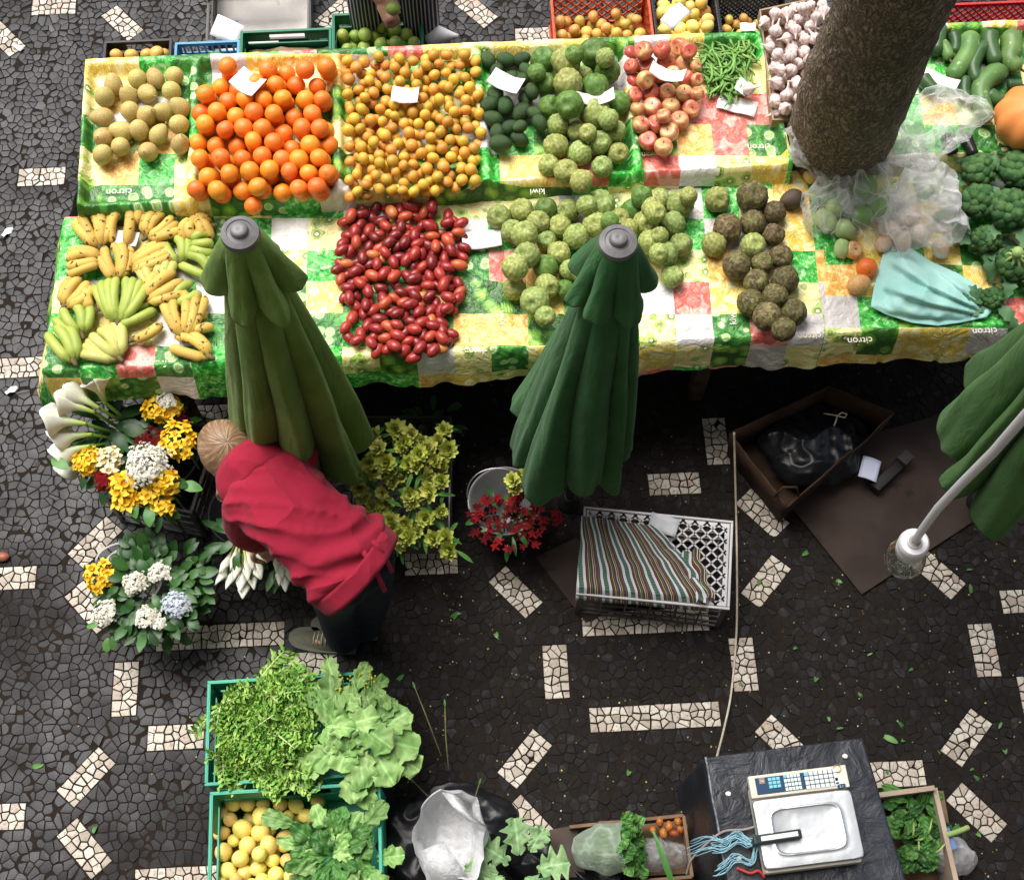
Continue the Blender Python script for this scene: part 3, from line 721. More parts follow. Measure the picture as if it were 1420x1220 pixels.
# ---- tamarillos
def tam_mat():
    N = NT('tamarillo_skin'); r = N.rand(); co = N.coords()
    c = N.ramp(r, [(0, (.13,.007,.012)), (.5, (.24,.014,.018)), (.85, (.34,.030,.022)), (.96, (.45,.09,.03)), (1, (.60,.24,.07))])
    c = N.mix(N.math('MULTIPLY', N.step(N.noise(2.2, 3, co), .45, .75), .5), c, (.48,.09,.03))
    a = N.n('Attribute', attribute_name='Col').outputs['Color']; c = N.mix(1.0, c, a, 'MULTIPLY')
    N.col(c); N.p(rough=.34, spec=.45); return N.m
TAM = tam_mat(); mb = MB(); pr = []; cl = []
for i in range(15):
    t = i/14; a = PI*t; pr.append((max(.001, math.sin(a)**.92), -math.cos(a)*1.5+(.12 if t > .95 else 0))); cl.append((.3,.3,.2) if t > .93 else (1,1,1))
mb.lathe(pr, 16, cols=cl); mb.cur = (.4,.5,.25); mb.tube([(0,0,1.5),(.05,0,1.9)], .06, 4); tam_m = mb.mesh('tamarillo', TAM)
tp = [(474,302),(510,290),(560,285),(600,290),(640,303),(652,345),(636,378),(640,420),(622,440),(630,478),(588,500),(545,492),(515,488),(476,470),(484,430),(468,385)]
rr = []
for c, r in droppack([tuple(Q(px, py, FP, .02))[:2] for px, py in tp], 188, lambda q: q.uniform(.0175,.0215), lambda x, y: planez(FP, x, y)+.004, 24, seed=9):
    q = Quaternion((0,0,1), rv(0,6.3)) @ Quaternion((1,0,0), rv(1.3,1.85))
    rr.append(place(tam_m, 'tamarillo', c, q, r, 'red egg shaped tamarillo in the heap between the two closed parasols', 'tamarillo', 'heap of red tamarillos'))
# ---- loose leaves among the tangerines
LEAFM = M('citrus_leaf', (.05,.16,.03), (.09,.22,.04), 20, .4, 0, ov=.3)
def leafmesh(L, W, mat, name='leaf', curl=.5):
    mb = MB(); mb.leaf((0,0,0), (1,0,0), (0,0,1), L, W, curl, 6, .25); return mb.mesh(name, mat)
lm = [leafmesh(.06,.024,LEAFM), leafmesh(.05,.02,LEAFM,curl=.9)]
for x, y in [(230,262),(545,290),(590,345),(160,340),(150,505),(300,325),(420,682),(540,690),(165,775),(640,545),(640,760),(600,590),(205,385),(345,745),(480,238),(520,500),(180,665),(370,405),(530,620),(640,280)]:
    px, py = Z2(x, y)
    place(random.choice(lm), 'citrus_leaf', Q(px, py, BP, .052), (rv(-.4,.4), rv(-.4,.4), rv(0,6.3)), rv(.8,1.2), 'green citrus leaf lying among the small tangerines', 'leaf', 'leaves among the tangerines')
# ---- green beans
BEAN = M('green_bean_skin', (.10,.24,.04), (.17,.33,.07), 10, .4, 0, ov=.25, oh=.03)
def beanmesh(s):
    r = random.Random(s); L = r.uniform(.09,.12); b = r.uniform(-.03,.03); pts = []; rad = []
    for i in range(9):
        t = i/8; pts.append(((t-.5)*L, b*4*(t-.5)**2, .004*math.sin(t*9+s))); rad.append(.0052*math.sin(PI*min(1, t*.92+.06))**.4*(1+.12*math.sin(t*40)))
    mb = MB(); mb.tube(pts, rad, 6, flat=.7); return mb.mesh('green_bean', BEAN)
beans = [beanmesh(s) for s in range(5)]
bpoly = [(972,72),(1000,58),(1044,50),(1046,90),(1036,118),(1012,138),(990,125),(974,105)]
for i in range(150):
    for _ in range(50):
        px, py = rv(968,1048), rv(48,140)
        if inpoly(px, py, bpoly): break
    lay = .012+.045*(i/150)*max(.2, 1-math.hypot(px-1010, py-90)/75)
    place(random.choice(beans), 'green_bean', Q(px, py, BP, lay), (rv(-.12,.12), rv(-.12,.12), random.gauss(1.9,.75)), 1, 'green bean pod in the heap between the apples and the garlic', 'green bean', 'heap of green beans')
# ---- garlic
GARL = M('garlic_skin', (.78,.70,.64), (.66,.50,.50), 6, .55, .2, 60, .1, attr=True)
def garlic_mesh():
    mb = MB(); prof = [(.02,-.78),(.25,-.80),(.6,-.66),(.92,-.25),(1,.0),(.92,.28),(.66,.6),(.38,.85),(.2,1.1),(.14,1.5),(.13,1.95)]
    n = 28; vs = []; cl = []
    for r, z in prof:
        for j in range(n):
            a = 2*PI*j/n; lob = abs(math.cos(3.5*a)); k = 1+(.10*(lob-.6) if abs(z) < .8 else 0)
            vs.append((r*k*math.cos(a), r*k*math.sin(a), z)); q = .62+.38*min(1, lob*1.6); cl.append((q, q*.95, q*.93))
    fs = [(i*n+j, i*n+(j+1) % n, (i+1)*n+(j+1) % n, (i+1)*n+j) for i in range(len(prof)-1) for j in range(n)]
    fs.append(tuple(range(n))[::-1]); fs.append(tuple((len(prof)-1)*n+j for j in range(n))); mb.add(vs, fs, cl)
    for j in range(14):
        a = 2*PI*j/14; mb.cur = (.5,.42,.32); mb.tube([(.1*math.cos(a),.1*math.sin(a),-.78),(.2*math.cos(a),.2*math.sin(a),-.95)], .02, 3)
    return mb.mesh('garlic', GARL)
garl_m = garlic_mesh()
# shallow carton that holds the garlic
CARD = M('corrugated_card', (.30,.21,.13), (.36,.26,.17), 18, .85, .25, 80)
def tray(name, pl, corners, h, mat, label, cat, th=.006, off=.006):
    ps = [Q(px, py, pl, off) for px, py in corners]; c = sum(ps, Vector())/4; t = thing(name, label, cat, c); n = Vector((0,0,1))
    mb = MB(); v = [p-c for p in ps]; mb.add(v+[x+n*.004 for x in v], [(0,1,2,3),(7,6,5,4),(0,4,5,1),(1,5,6,2),(2,6,7,3),(3,7,4,0)]); mb.build('base', mat, t, smooth=False)
    for i in range(4):
        a, b = v[i], v[(i+1) % 4]; d = (b-a).normalized(); s = Vector((-d.y, d.x, 0))*th
        mb = MB(); q = [a, b, b+s, a+s]; mb.add([x+n*.001 for x in q]+[x+n*h for x in q], [(3,2,1,0),(4,5,6,7),(0,1,5,4),(1,2,6,5),(2,3,7,6),(3,0,4,7)]); mb.build('side', mat, t, smooth=False)
    return t
tray('garlic_carton', BP, [(1068,178),(1108,178),(1140,6),(1050,26)], .05, CARD, 'shallow brown cardboard tray of garlic against the tree trunk', 'tray')
gpoly = [(1054,38),(1082,20),(1136,10),(1138,40),(1120,100),(1098,170),(1070,168),(1074,115)]
for c, r in droppack([tuple(Q(px, py, BP, .03))[:2] for px, py in gpoly], 62, lambda q: q.uniform(.021,.027), lambda x, y: planez(BP, x, y)+.012, 26, seed=21):
    place(garl_m, 'garlic', c, rrot(), r, 'white garlic bulb in the cardboard tray beside the tree trunk', 'garlic', 'garlic in the cardboard tray')
px, py = Z3(452,313); place(garl_m, 'garlic', Q(px, py, BP, .055), (.9,.3,1), .026, 'single garlic bulb lying apart at the edge of the green beans', 'garlic')
# ---- bananas
BANY = M('banana_yellow', (.62,.42,.10), (.52,.33,.08), 9, .6, .12, 60, attr=True, spots=((.10,.05,.02), 48, .60))
BANG = M('banana_green', (.36,.42,.09), (.28,.36,.07), 9, .48, .12, 60, attr=True, spots=((.16,.13,.05), 50, .70))
BANP = M('banana_pale', (.52,.50,.17), (.44,.44,.13), 9, .5, .12, 60, attr=True, spots=((.16,.10,.04), 46, .68))
CROWN = M('banana_stem', (.09,.06,.03), (.16,.13,.05), 30, .8, .4, 90)
def banana(mb, a, b, bend, lift, r):
    a, b = Vector(a), Vector(b); d = b-a; side = d.cross(Vector((0,0,1))).normalized(); pts = []; rad = []; cl = []
    for i in range(13):
        t = i/12; s = 4*t*(1-t)
        pts.append(a+d*t+side*bend*s+Vector((0,0,lift*s)))
        k = min(1, .30+max(0, t-.06)*7)*min(1, .25+(1-t)*6.5); rad.append(r*k)
        q = .45+.55*min(1, t*9)*min(1, (1-t)*14); cl.append((q, q, q*.9))
    mb.tube(pts, rad, 7, cols=cl, flat=.92)
def bunch(crown, tip, spread, n, mat, label, bend=.018, lift=.02, h=.018, rr_=.0200):
    (cx, cy), (tx, ty) = Z4(*crown), Z4(*tip); C = Q(cx, cy, FP, h+.012); T = Q(tx, ty, FP, h); T = C+(T-C)*1.10
    t = thing('banana_bunch', label, 'bananas', C, group='bananas on the front tier')
    d = T-C; side = d.cross(Vector((0,0,1))).normalized(); W = spread/2.958/395
    for i in range(n):
        u = (i/(n-1)-.5) if n > 1 else 0
        e = d*(1-.5*u*u*(W > .1)) + side*u*W*1.0 + Vector((0,0,(.25-u*u)*.05+.003*(i % 2)))
        st = side*u*min(W, .045)*.5
        mb = MB(); banana(mb, st, e, bend*(1 if u >= 0 else -.4)*rv(.7,1.3), lift*rv(.8,1.2), rr_*rv(.92,1.08)); mb.build('banana', mat, t)
    mb = MB(); mb.tube([-d.normalized()*.022+Vector((0,0,.004)), Vector((0,0,.002)), d.normalized()*.012], [.007,.011,.012], 7); mb.build('stem', CROWN, t)
    return t
BB = [((410,215),(375,85),150,5,BANY,'yellow hand of bananas at the back left corner of the stall'),
((525,45),(495,195),60,2,BANY,'two hanging yellow bananas with black specks at the back edge, beside the card'),
((555,130),(575,45),70,3,BANY,'short yellow banana hand at the back edge behind the white card'),
((602,175),(690,95),190,6,BANY,'wide fan of freckled yellow bananas right of the white card'),
((415,270),(290,290),100,4,BANY,'yellow hand of bananas curving along the left edge of the cloth'),
((485,350),(465,222),130,5,BANY,'freckled yellow banana hand below the white card'),
((535,305),(700,240),110,5,BANY,'freckled ripe banana hand pointing to the right under the wide fan'),
((805,105),(815,185),110,4,BANY,'brownish ripe banana hand beside the left closed parasol'),
((870,130),(790,150),60,2,BANY,'pair of ripe bananas tucked behind the left parasol cap'),
((745,280),(725,192),100,3,BANG,'small green banana hand right of the ripe ones'),
((785,205),(870,205),90,3,BANG,'green bananas touching the left parasol, upper ones'),
((870,335),(775,265),90,3,BANG,'green bananas touching the left parasol, lower ones'),
((640,385),(640,275),150,5,BANP,'half ripe banana hand in the middle of the banana heap'),
((600,435),(730,350),150,4,BANY,'yellow banana hand above the bare patch of cloth'),
((265,460),(345,365),100,4,BANY,'yellow bananas on the left edge with black stem'),
((390,480),(390,375),60,2,BANY,'two yellow bananas half hidden behind the big green hand'),
((485,525),(500,360),230,8,BANG,'big upright hand of green bananas in the middle front'),
((475,535),(625,462),40,2,BANG,'green bananas pointing right below the big green hand'),
((335,575),(290,475),150,4,BANG,'green banana hand near the front left corner'),
((305,685),(235,560),80,3,BANG,'three green bananas at the front left corner'),
((490,672),(400,580),220,8,BANP,'pale green fan of bananas at the front edge'),
((545,595),(655,540),1,1,BANY,'single yellow banana lying on the front part of the cloth'),
((755,585),(755,415),180,5,BANY,'yellow banana hand left of the parasol near the front'),
((860,665),(735,600),90,3,BANY,'yellow bananas at the foot of the left parasol, pointing left'),
((780,545),(855,520),60,2,BANY,'pair of yellow bananas half hidden by the left parasol'),
((715,440),(800,390),60,2,BANG,'green bananas behind the yellow hand left of the parasol')]
for k_, (a, b, s, n, m, l) in enumerate(BB): bunch(a, b, s, n, m, l, h=.018+.012*(k_ % 3 == 1))
# ---- price cards
PAPER = M('white_card', (.80,.79,.80), rough=.6)
def card(px, py, pl, h, rot, wd, ht, label, curl=.02, tilt=(0,0)):
    mb = MB(); rows = []
    for i in range(7):
        u = i/6-.5; rows.append([(u*wd, (j/3-.5)*ht, curl*(4*u*u)*(1 if curl > 0 else 1)+.002*math.sin(9*u+j)) for j in range(4)])
    mb.grid(rows); o = mb.build('price_card', PAPER); solidify(o, .0008); o.location = Q(px, py, pl, h); o.rotation_euler = (tilt[0], tilt[1], rot+TAB_A)
    return tag(o, label, 'price card', 'blank white price cards')
card(345,117,BP,.125,R(-38),.11,.09,'square white card stuck among the oranges')
card(562,133,BP,.085,R(-8),.10,.07,'white card half buried under the tangerines',.012)
card(702,115,BP,.085,R(-30),.125,.075,'white card lying across the avocados',.015)
card(825,139,BP,.10,R(2),.14,.05,'curved white card under a green custard apple',.035)
card(925,105,BP,.12,R(-22),.13,.055,'curved white card laid on the apples',.03)
card(1028,122,BP,.05,R(60),.06,.05,'small white card beside the single garlic bulb',.01,(.5,0))
card(668,333,FP,.03,R(4),.145,.075,'white card between the tamarillos and the custard apples',.012)
card(176,331,FP,.032,R(-12),.085,.06,'white card tucked between the banana hands',.004)
card(1302,110,BP,.05,R(-32),.15,.05,'long white card wedged beside the tree and the gourds',.01)
px, py = Z1(660,430)
for (px, py, w_, h_, a, l) in ((218,150,.17,.09,-.5,'white paper sheet lying under the pears'),(165,172,.13,.09,.6,'crumpled white paper sheet near the left edge under the pears'),(1022,147,.15,.07,-.3,'white paper sheet sticking out under the green beans')):
    mb = MB(); mb.grid([[((i/6-.5)*w_, (j/4-.5)*h_, .004+.003*math.sin(i*1.7+j)) for j in range(5)] for i in range(7)]); o = mb.build('paper_sheet', PAPER); solidify(o, .0008)
    o.location = Q(px, py, BP, .008); o.rotation_euler = (0,0,a); tag(o, l, 'paper')
# ---- long curved gourds right of the trunk
GOUR = M('gourd_skin', (.075,.17,.045), (.14,.25,.07), 7, .4, .1, 60, .3, .03, spots=((.30,.40,.18), 30, .66))
GOURD = M('dark_gourd_skin', (.025,.06,.022), (.045,.10,.03), 7, .35, .1, 60)
def gourd(path, rpx, mat, name, label, h=.035, cat='gourd', group='long gourds right of the tree'):
    pts = [Q(*Z3(x, y), BP, h+.012*i/len(path)) for i, (x, y) in enumerate(path)]; c = pts[0].copy(); fine = []
    n = len(pts)-1
    for i in range(17):
        t = i/16*n; k_ = min(n-1, int(t)); f = t-k_
        p0, p1, p2, p3 = pts[max(0,k_-1)], pts[k_], pts[k_+1], pts[min(n,k_+2)]
        fine.append(.5*((2*p1)+(p2-p0)*f+(2*p0-5*p1+4*p2-p3)*f*f+(3*p1-p0-3*p2+p3)*f**3)-c)
    rad = [rpx/2.536/345*(.35+.65*min(1, i/2.2))*(.25+.75*min(1, (16-i)/1.6))*(1.15-.35*i/16) for i in range(17)]
    t = thing(name, label, cat, c, group=group)
    mb = MB(); mb.tube(fine, rad, 12); mb.build('body', mat, t)
    e = (fine[-1]-fine[-2]).normalized(); mb = MB(); mb.tube([fine[-1]-e*.003, fine[-1]+e*.018], [.006,.004], 6); mb.build('stem', CROWN, t)
G = 'long gourd'
gourd([(1230,115),(1225,180),(1190,240),(1160,275)],34,GOUR,'long_gourd','pale green long gourd, first one right of the trunk, curving left')
gourd([(1105,180),(1135,160),(1160,210)],22,GOUR,'long_gourd','short bright green gourd partly hidden behind the trunk')
gourd([(1110,195),(1125,120),(1150,105)],24,GOURD,'long_gourd','dark green gourd right against the trunk')
gourd([(1168,115),(1180,150),(1175,190)],20,GOURD,'long_gourd','small dark gourd between two pale gourds')
gourd([(1300,115),(1300,160),(1325,230)],30,GOURD,'long_gourd','dark green gourd with thick upper end at the back')
gourd([(1310,160),(1265,180),(1240,240),(1262,300)],26,GOURD,'long_gourd','thin dark green gourd bent like a hook')
gourd([(1370,110),(1378,170),(1370,215),(1410,245)],34,GOUR,'long_gourd','thick pale green gourd at the back right')
gourd([(1360,250),(1300,270),(1265,320),(1280,390),(1300,425)],34,GOUR,'long_gourd','large pale green gourd curving down in front of the others')
gourd([(1290,330),(1325,352),(1355,350)],26,GOURD,'long_gourd','short glossy dark gourd inside the bend of the large pale one')
gourd([(1360,300),(1390,298),(1415,300)],18,GOURD,'long_gourd','dark gourd behind the pumpkin piece')
gourd([(1060,270),(1085,300),(1120,330)],24,GOURD,'long_gourd','dark gourd under the long white card')
gourd([(1215,270),(1210,320),(1225,350)],20,GOURD,'long_gourd','blackish gourd standing in the gap right of the bag')
AUB = M('aubergine_skin', (.012,.012,.014), (.02,.022,.018), 7, .2)
gourd([(1148,475),(1158,510),(1172,545)],22,AUB,'courgette','blackish courgette nearest the plastic bag',cat='courgette',group='dark courgettes')
gourd([(1210,475),(1225,510),(1245,550)],22,AUB,'courgette','blackish courgette on the bright green print',cat='courgette',group='dark courgettes')
# cut pumpkin at the right edge
PUMP = M('pumpkin_skin', (.72,.26,.07), (.62,.20,.05), 5, .5, .2, 30, spots=((.55,.12,.05), 8, .62)); PFL = M('pumpkin_flesh', (.70,.30,.12), (.60,.16,.07), 12, .5)
t = thing('cut_pumpkin', 'large piece of orange pumpkin at the right edge of the stall', 'pumpkin', Q(1418,185,BP,.02))
mb = MB()
rows = []
for i in range(19):
    a = PI*i/18; rows.append([(math.cos(b)*.13*math.sin(a)*(1+.05*math.cos(9*b)), math.sin(b)*.13*math.sin(a)*(1+.05*math.cos(9*b)), -.11*math.cos(a)+.09) for b in [PI*.5+PI*1.3*j/24 for j in range(25)]])
mb.grid(rows); mb.build('rind', PUMP, t)
mb = MB(); rows = []
for i in range(19):
    a = PI*i/18; c0, c1 = rows0 = ((math.cos(PI*.5)*.13*math.sin(a), math.sin(PI*.5)*.13*math.sin(a)), (math.cos(PI*1.8)*.13*math.sin(a), math.sin(PI*1.8)*.13*math.sin(a)))
    z = -.11*math.cos(a)+.09; rows.append([(c0[0], c0[1], z), (.004,-.004,z), (c1[0], c1[1], z)])
mb.grid(rows); mb.build('flesh', PFL, t)
# ---- single fruits by the bags
o = place(apple_m, 'apple', Q(1183,347,FP,.034), (.3,.2,0), .034, 'small dull red apple lying alone beside the plastic bags', 'apple')
o = place(orange_m[0], 'orange', Q(1202,372,FP,.036), (1,.2,0), .039, 'single orange wedged against the turquoise bag', 'orange')
MANGO = M('mango_skin', (.60,.42,.16), (.66,.26,.10), 4, .45, 0, spots=((.25,.14,.06), 20, .68))
mb = MB(); mb.lathe(pearfn(neck=.35, ln=1.2), 20); o = mb.build('mango', MANGO); o.location = Q(1191,394,FP,.034); o.scale = (.038,.038,.038); o.rotation_euler = (1.5,0,2.0)
tag(o, 'yellow and red mango lying left of the turquoise bag', 'mango')
# ================================================================ TREE
BARK = None
def bark():
    N = NT('tree_bark'); co = N.n('TexCoord').outputs['Object']
    st = N.vmath('MULTIPLY', co, (1, 1, .5)); a0 = N.noise(50, 3, st, .5, .5); a = N.math('ADD', N.math('MULTIPLY', N.math('ABSOLUTE', N.math('SUBTRACT', a0, .5)), 3.2), N.math('MULTIPLY', N.noise(80, 3, co), .25)); b = N.noise(3, 3, co)
    c = N.ramp(a, [(.08, (.035,.025,.018)), (.20, (.14,.10,.068)), (.40, (.28,.21,.148)), (.65, (.40,.32,.235))])
    c = N.mix(N.math('MULTIPLY', N.step(b, .45, .7), .45), c, (.06,.045,.03)); N.col(c)
    N.p(rough=.8, normal=N.bump(a, 1.0, .035)); return N.m
BARK = bark()
def tree():
    B = P(1162,192,.92); T = P(1240,-10,2.05); ax = (T-B).normalized(); G0 = B-ax*(B.z/ax.z); G0.z = 0
    t = thing('tree', 'leaning brown tree trunk with rippled bark growing up through the stall', 'tree', G0)
    rows = []; L = 6.2; n = 150
    for i in range(n+1):
        s = L*i/n; c = ax*s; r0 = .207*math.exp(-.09*s)+.05*math.exp(-s*3); row = []
        for j in range(72):
            a = 2*PI*j/72; d = Vector((math.cos(a), math.sin(a), 0)); p = c+d*r0
            rp = mnoise.noise(Vector((d.x*2.2, d.y*2.2, s*9+.9*math.sin(a*3))))*.011 + mnoise.noise(Vector((d.x*7, d.y*7, s*26)))*.006 + mnoise.noise(p*1.6)*.022
            row.append(c+d*(r0+rp))
        rows.append(row)
    mb = MB(); mb.grid(rows, wrap=True); mb.build('trunk', BARK, t)
    top = ax*L; rnd = random.Random(3)
    tips = []
    for k in range(7):
        a = k*2*PI/7+.3; st = ax*(L-.25-.12*k*.5); e = top+Vector((math.cos(a)*2.0, math.sin(a)*1.7+.3, rnd.uniform(.6,1.6)))
        m = (st+e)/2+Vector((0,0,.25)); mb = MB(); mb.tube([st, st*.4+m*.6, m, e], [.10,.075,.06,.025], 8); mb.build('limb', BARK, t); tips += [m, e, (m+e)/2]
    LM = M('tree_leaf', (.045,.09,.025), (.08,.13,.04), 3, .5, 0)
    mb = MB()
    for k in range(1500):
        b = rnd.choice(tips); p = b+Vector((rnd.gauss(0,.5), rnd.gauss(0,.5), rnd.gauss(.1,.32)))
        q = Quaternion((rnd.gauss(0,1),rnd.gauss(0,1),rnd.gauss(0,1),rnd.gauss(0,1))).normalized(); s = rnd.uniform(.06,.11)
        v = [q @ Vector(x)*s+p for x in ((-1,0,0),(0,-.45,.1),(1.1,0,0),(0,.45,.1))]; mb.add(v, [(0,1,2,3)])
    mb.build('crown', LM, t)  # crown stands out of view, added to shade the right side
tree()
# ================================================================ UNSEEN HALL WALL AND EAVE, added behind the camera to block sky light
def hall():
    PL = M('lime_plaster', (.30,.27,.22), (.24,.21,.17), 2, .85, .2, 30)
    t = thing('added_shade_wall', 'unseen plastered hall wall with arched openings, added to shade the stalls', 'building', (0,-1.1,0))
    mb = MB(); mb.box((0,-.15,4.6), (22,.3,9.2)); mb.build('wall', PL, t, smooth=False)
    mb = MB(); mb.box((0,.45,9.33), (22,1.9,.22)); mb.build('eave', PL, t, smooth=False)
    GL = M('window_glass', (.03,.035,.04), rough=.1)
    for x in (-8,-4.8,-1.6,1.6,4.8,8):
        for z0, h in ((.1,2.6),(4.6,2.4)):
            mb = MB(); v = [(-.8,0),(.8,0)]+[(.8*math.cos(a*PI/12), h-.8+.8*math.sin(a*PI/12)) for a in range(13)]
            mb.add([(x+p[0], .004, z0+p[1]) for p in v], [tuple(range(len(v)))]); w_ = mb.build('window', GL, t, smooth=False)
            mb = MB(); mb.tube([(x+p[0], .01, z0+p[1]) for p in v], .05, 6, closed=True); mb.build('frame', PL, w_, smooth=False)
hall()
# ================================================================ CLOSED PARASOLS
def canvas(name, c1, c2):
    N = NT(name); co = N.coords(); c = N.mix(N.step(N.noise(5, 3, co), .35, .65), c1, c2); N.col(c)
    N.p(rough=.9, sheen=.08, spec=.15, normal=N.bump(N.math('ADD', N.math('MULTIPLY', N.noise(7, 3, N.vmath('MULTIPLY', co, (1.6,1.6,.5)), .6, .8), 2.2), N.math('MULTIPLY', N.noise(420, 2, co), .22)), .55, .012)); return N.m
GREY = M('grey_plastic', (.13,.125,.13), (.17,.165,.17), 30, .38)
POLE = M('painted_pole', (.12,.13,.12), rough=.4, metal=.3)
CONC = M('concrete', (.30,.29,.27), (.24,.23,.21), 20, .9, .3)
def parasol(top, foot, zb, Rb, nl, mat, label, seed, skew=(0,0), Rv=.125, capr=.05, lens=None):
    """foot: point on the ground, top: point of the cap; everything is built along that leaning axis"""
    rnd = random.Random(seed); ax = top-foot; zt = ax.length; t = thing('closed_parasol', label, 'parasol', foot)
    t.rotation_mode = 'QUATERNION'; t.rotation_quaternion = Vector((0,0,1)).rotation_difference(ax.normalized())
    mb = MB(); mb.tube([(0,0,.02),(0,0,zt)], .019, 12); mb.build('pole', POLE, t)
    mb = MB(); mb.lathe([(.021,.12),(.03,.11),(.035,.04),(.042,.03),(.045,.005)], 28); mb.build('base', M('black_iron', (.015,.015,.016), rough=.5), t)
    # irregular fold borders round the circumference
    wd = [rnd.uniform(.7,1.35) for _ in range(nl)]; tot = sum(wd); bd = [0]
    for x in wd: bd.append(bd[-1]+x/tot)
    am = [rnd.uniform(.82,1.15) for _ in range(nl)]; dz = [rnd.uniform(-.07,.07) for _ in range(nl)]; ln = [rnd.uniform(-.6,.6) for _ in range(nl)]
    na, nz = 288, 90; rows = []; H = zt-zb-.05
    for i in range(nz+1):
        s = i/nz; row = []; R0 = .040+(Rb-.040)*(s**.85); e = min(1, max(0, s-.06)*2.2)
        for j in range(na):
            th = 2*PI*j/na; u = (j/na + .06*s*math.sin(seed) + .022*mnoise.noise(Vector((math.cos(th)*1.5, math.sin(th)*1.5, s*2.6+seed)))*min(1, s*2) + .012*math.sin(2*th+seed+3*s)*s) % 1.0
            k = max(q for q in range(nl) if bd[q] <= u); f = (u-bd[k])/(bd[k+1]-bd[k])
            g = f + ln[k]*.38*f*(1-f)*4*.5                     # skewed like wrapped cloth
            g = min(1, max(0, g)); lob = (math.sin(PI*g**.8)**.8 if 0 < g < 1 else 0)
            fine = .035*math.sin(2*PI*(f*1.7+.3*k)+seed+2.0*s)*min(1, s*1.5)+.010*math.sin(2*PI*f*4+k*1.7-3*s)*s
            r = R0*(1-.36*e*(1-lob))*(1+(am[k]-1)*s*lob)*(1+fine*e)
            r *= 1+.05*s*mnoise.noise(Vector((math.cos(th)*2.5, math.sin(th)*2.5, s*5+seed)))
            hem = (dz[k]+.03*(lob-.6)+.015*math.sin(2*PI*f*2.6+k))*s**5
            z_ = zt-.05-H*s-hem*1.0
            row.append(Vector((r*math.cos(th)+skew[0]*s*s, r*math.sin(th)+skew[1]*s*s, z_)))
        rows.append(row)
    mb = MB(); mb.grid(rows, wrap=True); cn = mb.build('canopy', mat, t); solidify(cn, .003)
    nv = 6; rows = []; L0 = [rnd.uniform(.22,.31) for _ in range(nv)]; fr = [rnd.uniform(.85,1.25) for _ in range(nv)]
    for i in range(31):
        s = i/30; row = []
        for j in range(224):
            th = 2*PI*j/224; q = (j/224*nv+.35+.10*math.sin(th*2+seed)) % nv; k = int(q); f = q-k; lob = math.sin(PI*f)
            bl = .5-.5*math.cos(2*PI*f); Rk = Rv*(1+(fr[k]-1)*bl)
            R0 = capr*.95+(Rk-capr*.95)*(s**.9)
            crs = .022*math.sin(th*17+seed+s*3)*s+.04*mnoise.noise(Vector((math.cos(th)*3, math.sin(th)*3, s*3+seed)))*s
            r = R0*(1-.40*(1-lob**.7)*min(1, s*1.5))*(1+crs)
            L = (.27+(L0[k]-.27)*bl)*(s - .20*(1-lob**.6)*s**4)
            row.append(Vector((r*math.cos(th), r*math.sin(th), zt-.012-L)))
        rows.append(row)
    mb = MB(); mb.grid(rows, wrap=True); vt = mb.build('vent_flap', mat, t); solidify(vt, .003)
    mb = MB(); mb.lathe([(capr*.7,zt-.03),(capr*.98,zt-.024),(capr*1.05,zt-.008),(capr,zt+.006),(capr*.72,zt+.012),(capr*.68,zt+.009),(capr*.5,zt+.012),(capr*.46,zt+.024),(capr*.38,zt+.028),(capr*.1,zt+.027),(.0005,zt+.026)], 40); mb.build('cap', GREY, t, sharp=50)
    return t
C_OL = canvas('olive_green_canvas', (.115,.20,.032), (.155,.25,.045))
C_DK = canvas('dark_green_canvas', (.026,.115,.030), (.038,.14,.040))
C_MD = canvas('leaf_green_canvas', (.060,.17,.036), (.078,.20,.046))
parasol(P(333,324,2.13), P(442,690,0), .70, .245, 8, C_OL, 'closed olive green parasol with grey cap in front of the bananas', 2)
parasol(P(857,336,2.13), P(788,700,0), .63, .24, 8, C_DK, 'closed dark green parasol with grey cap in front of the pale custard apples', 5, skew=(-.045,.01))
parasol(P(1560,378,2.35), P(1352,700,0), .90, .31, 7, C_MD, 'closed leaf green parasol behind the hanging light bulb', 9)
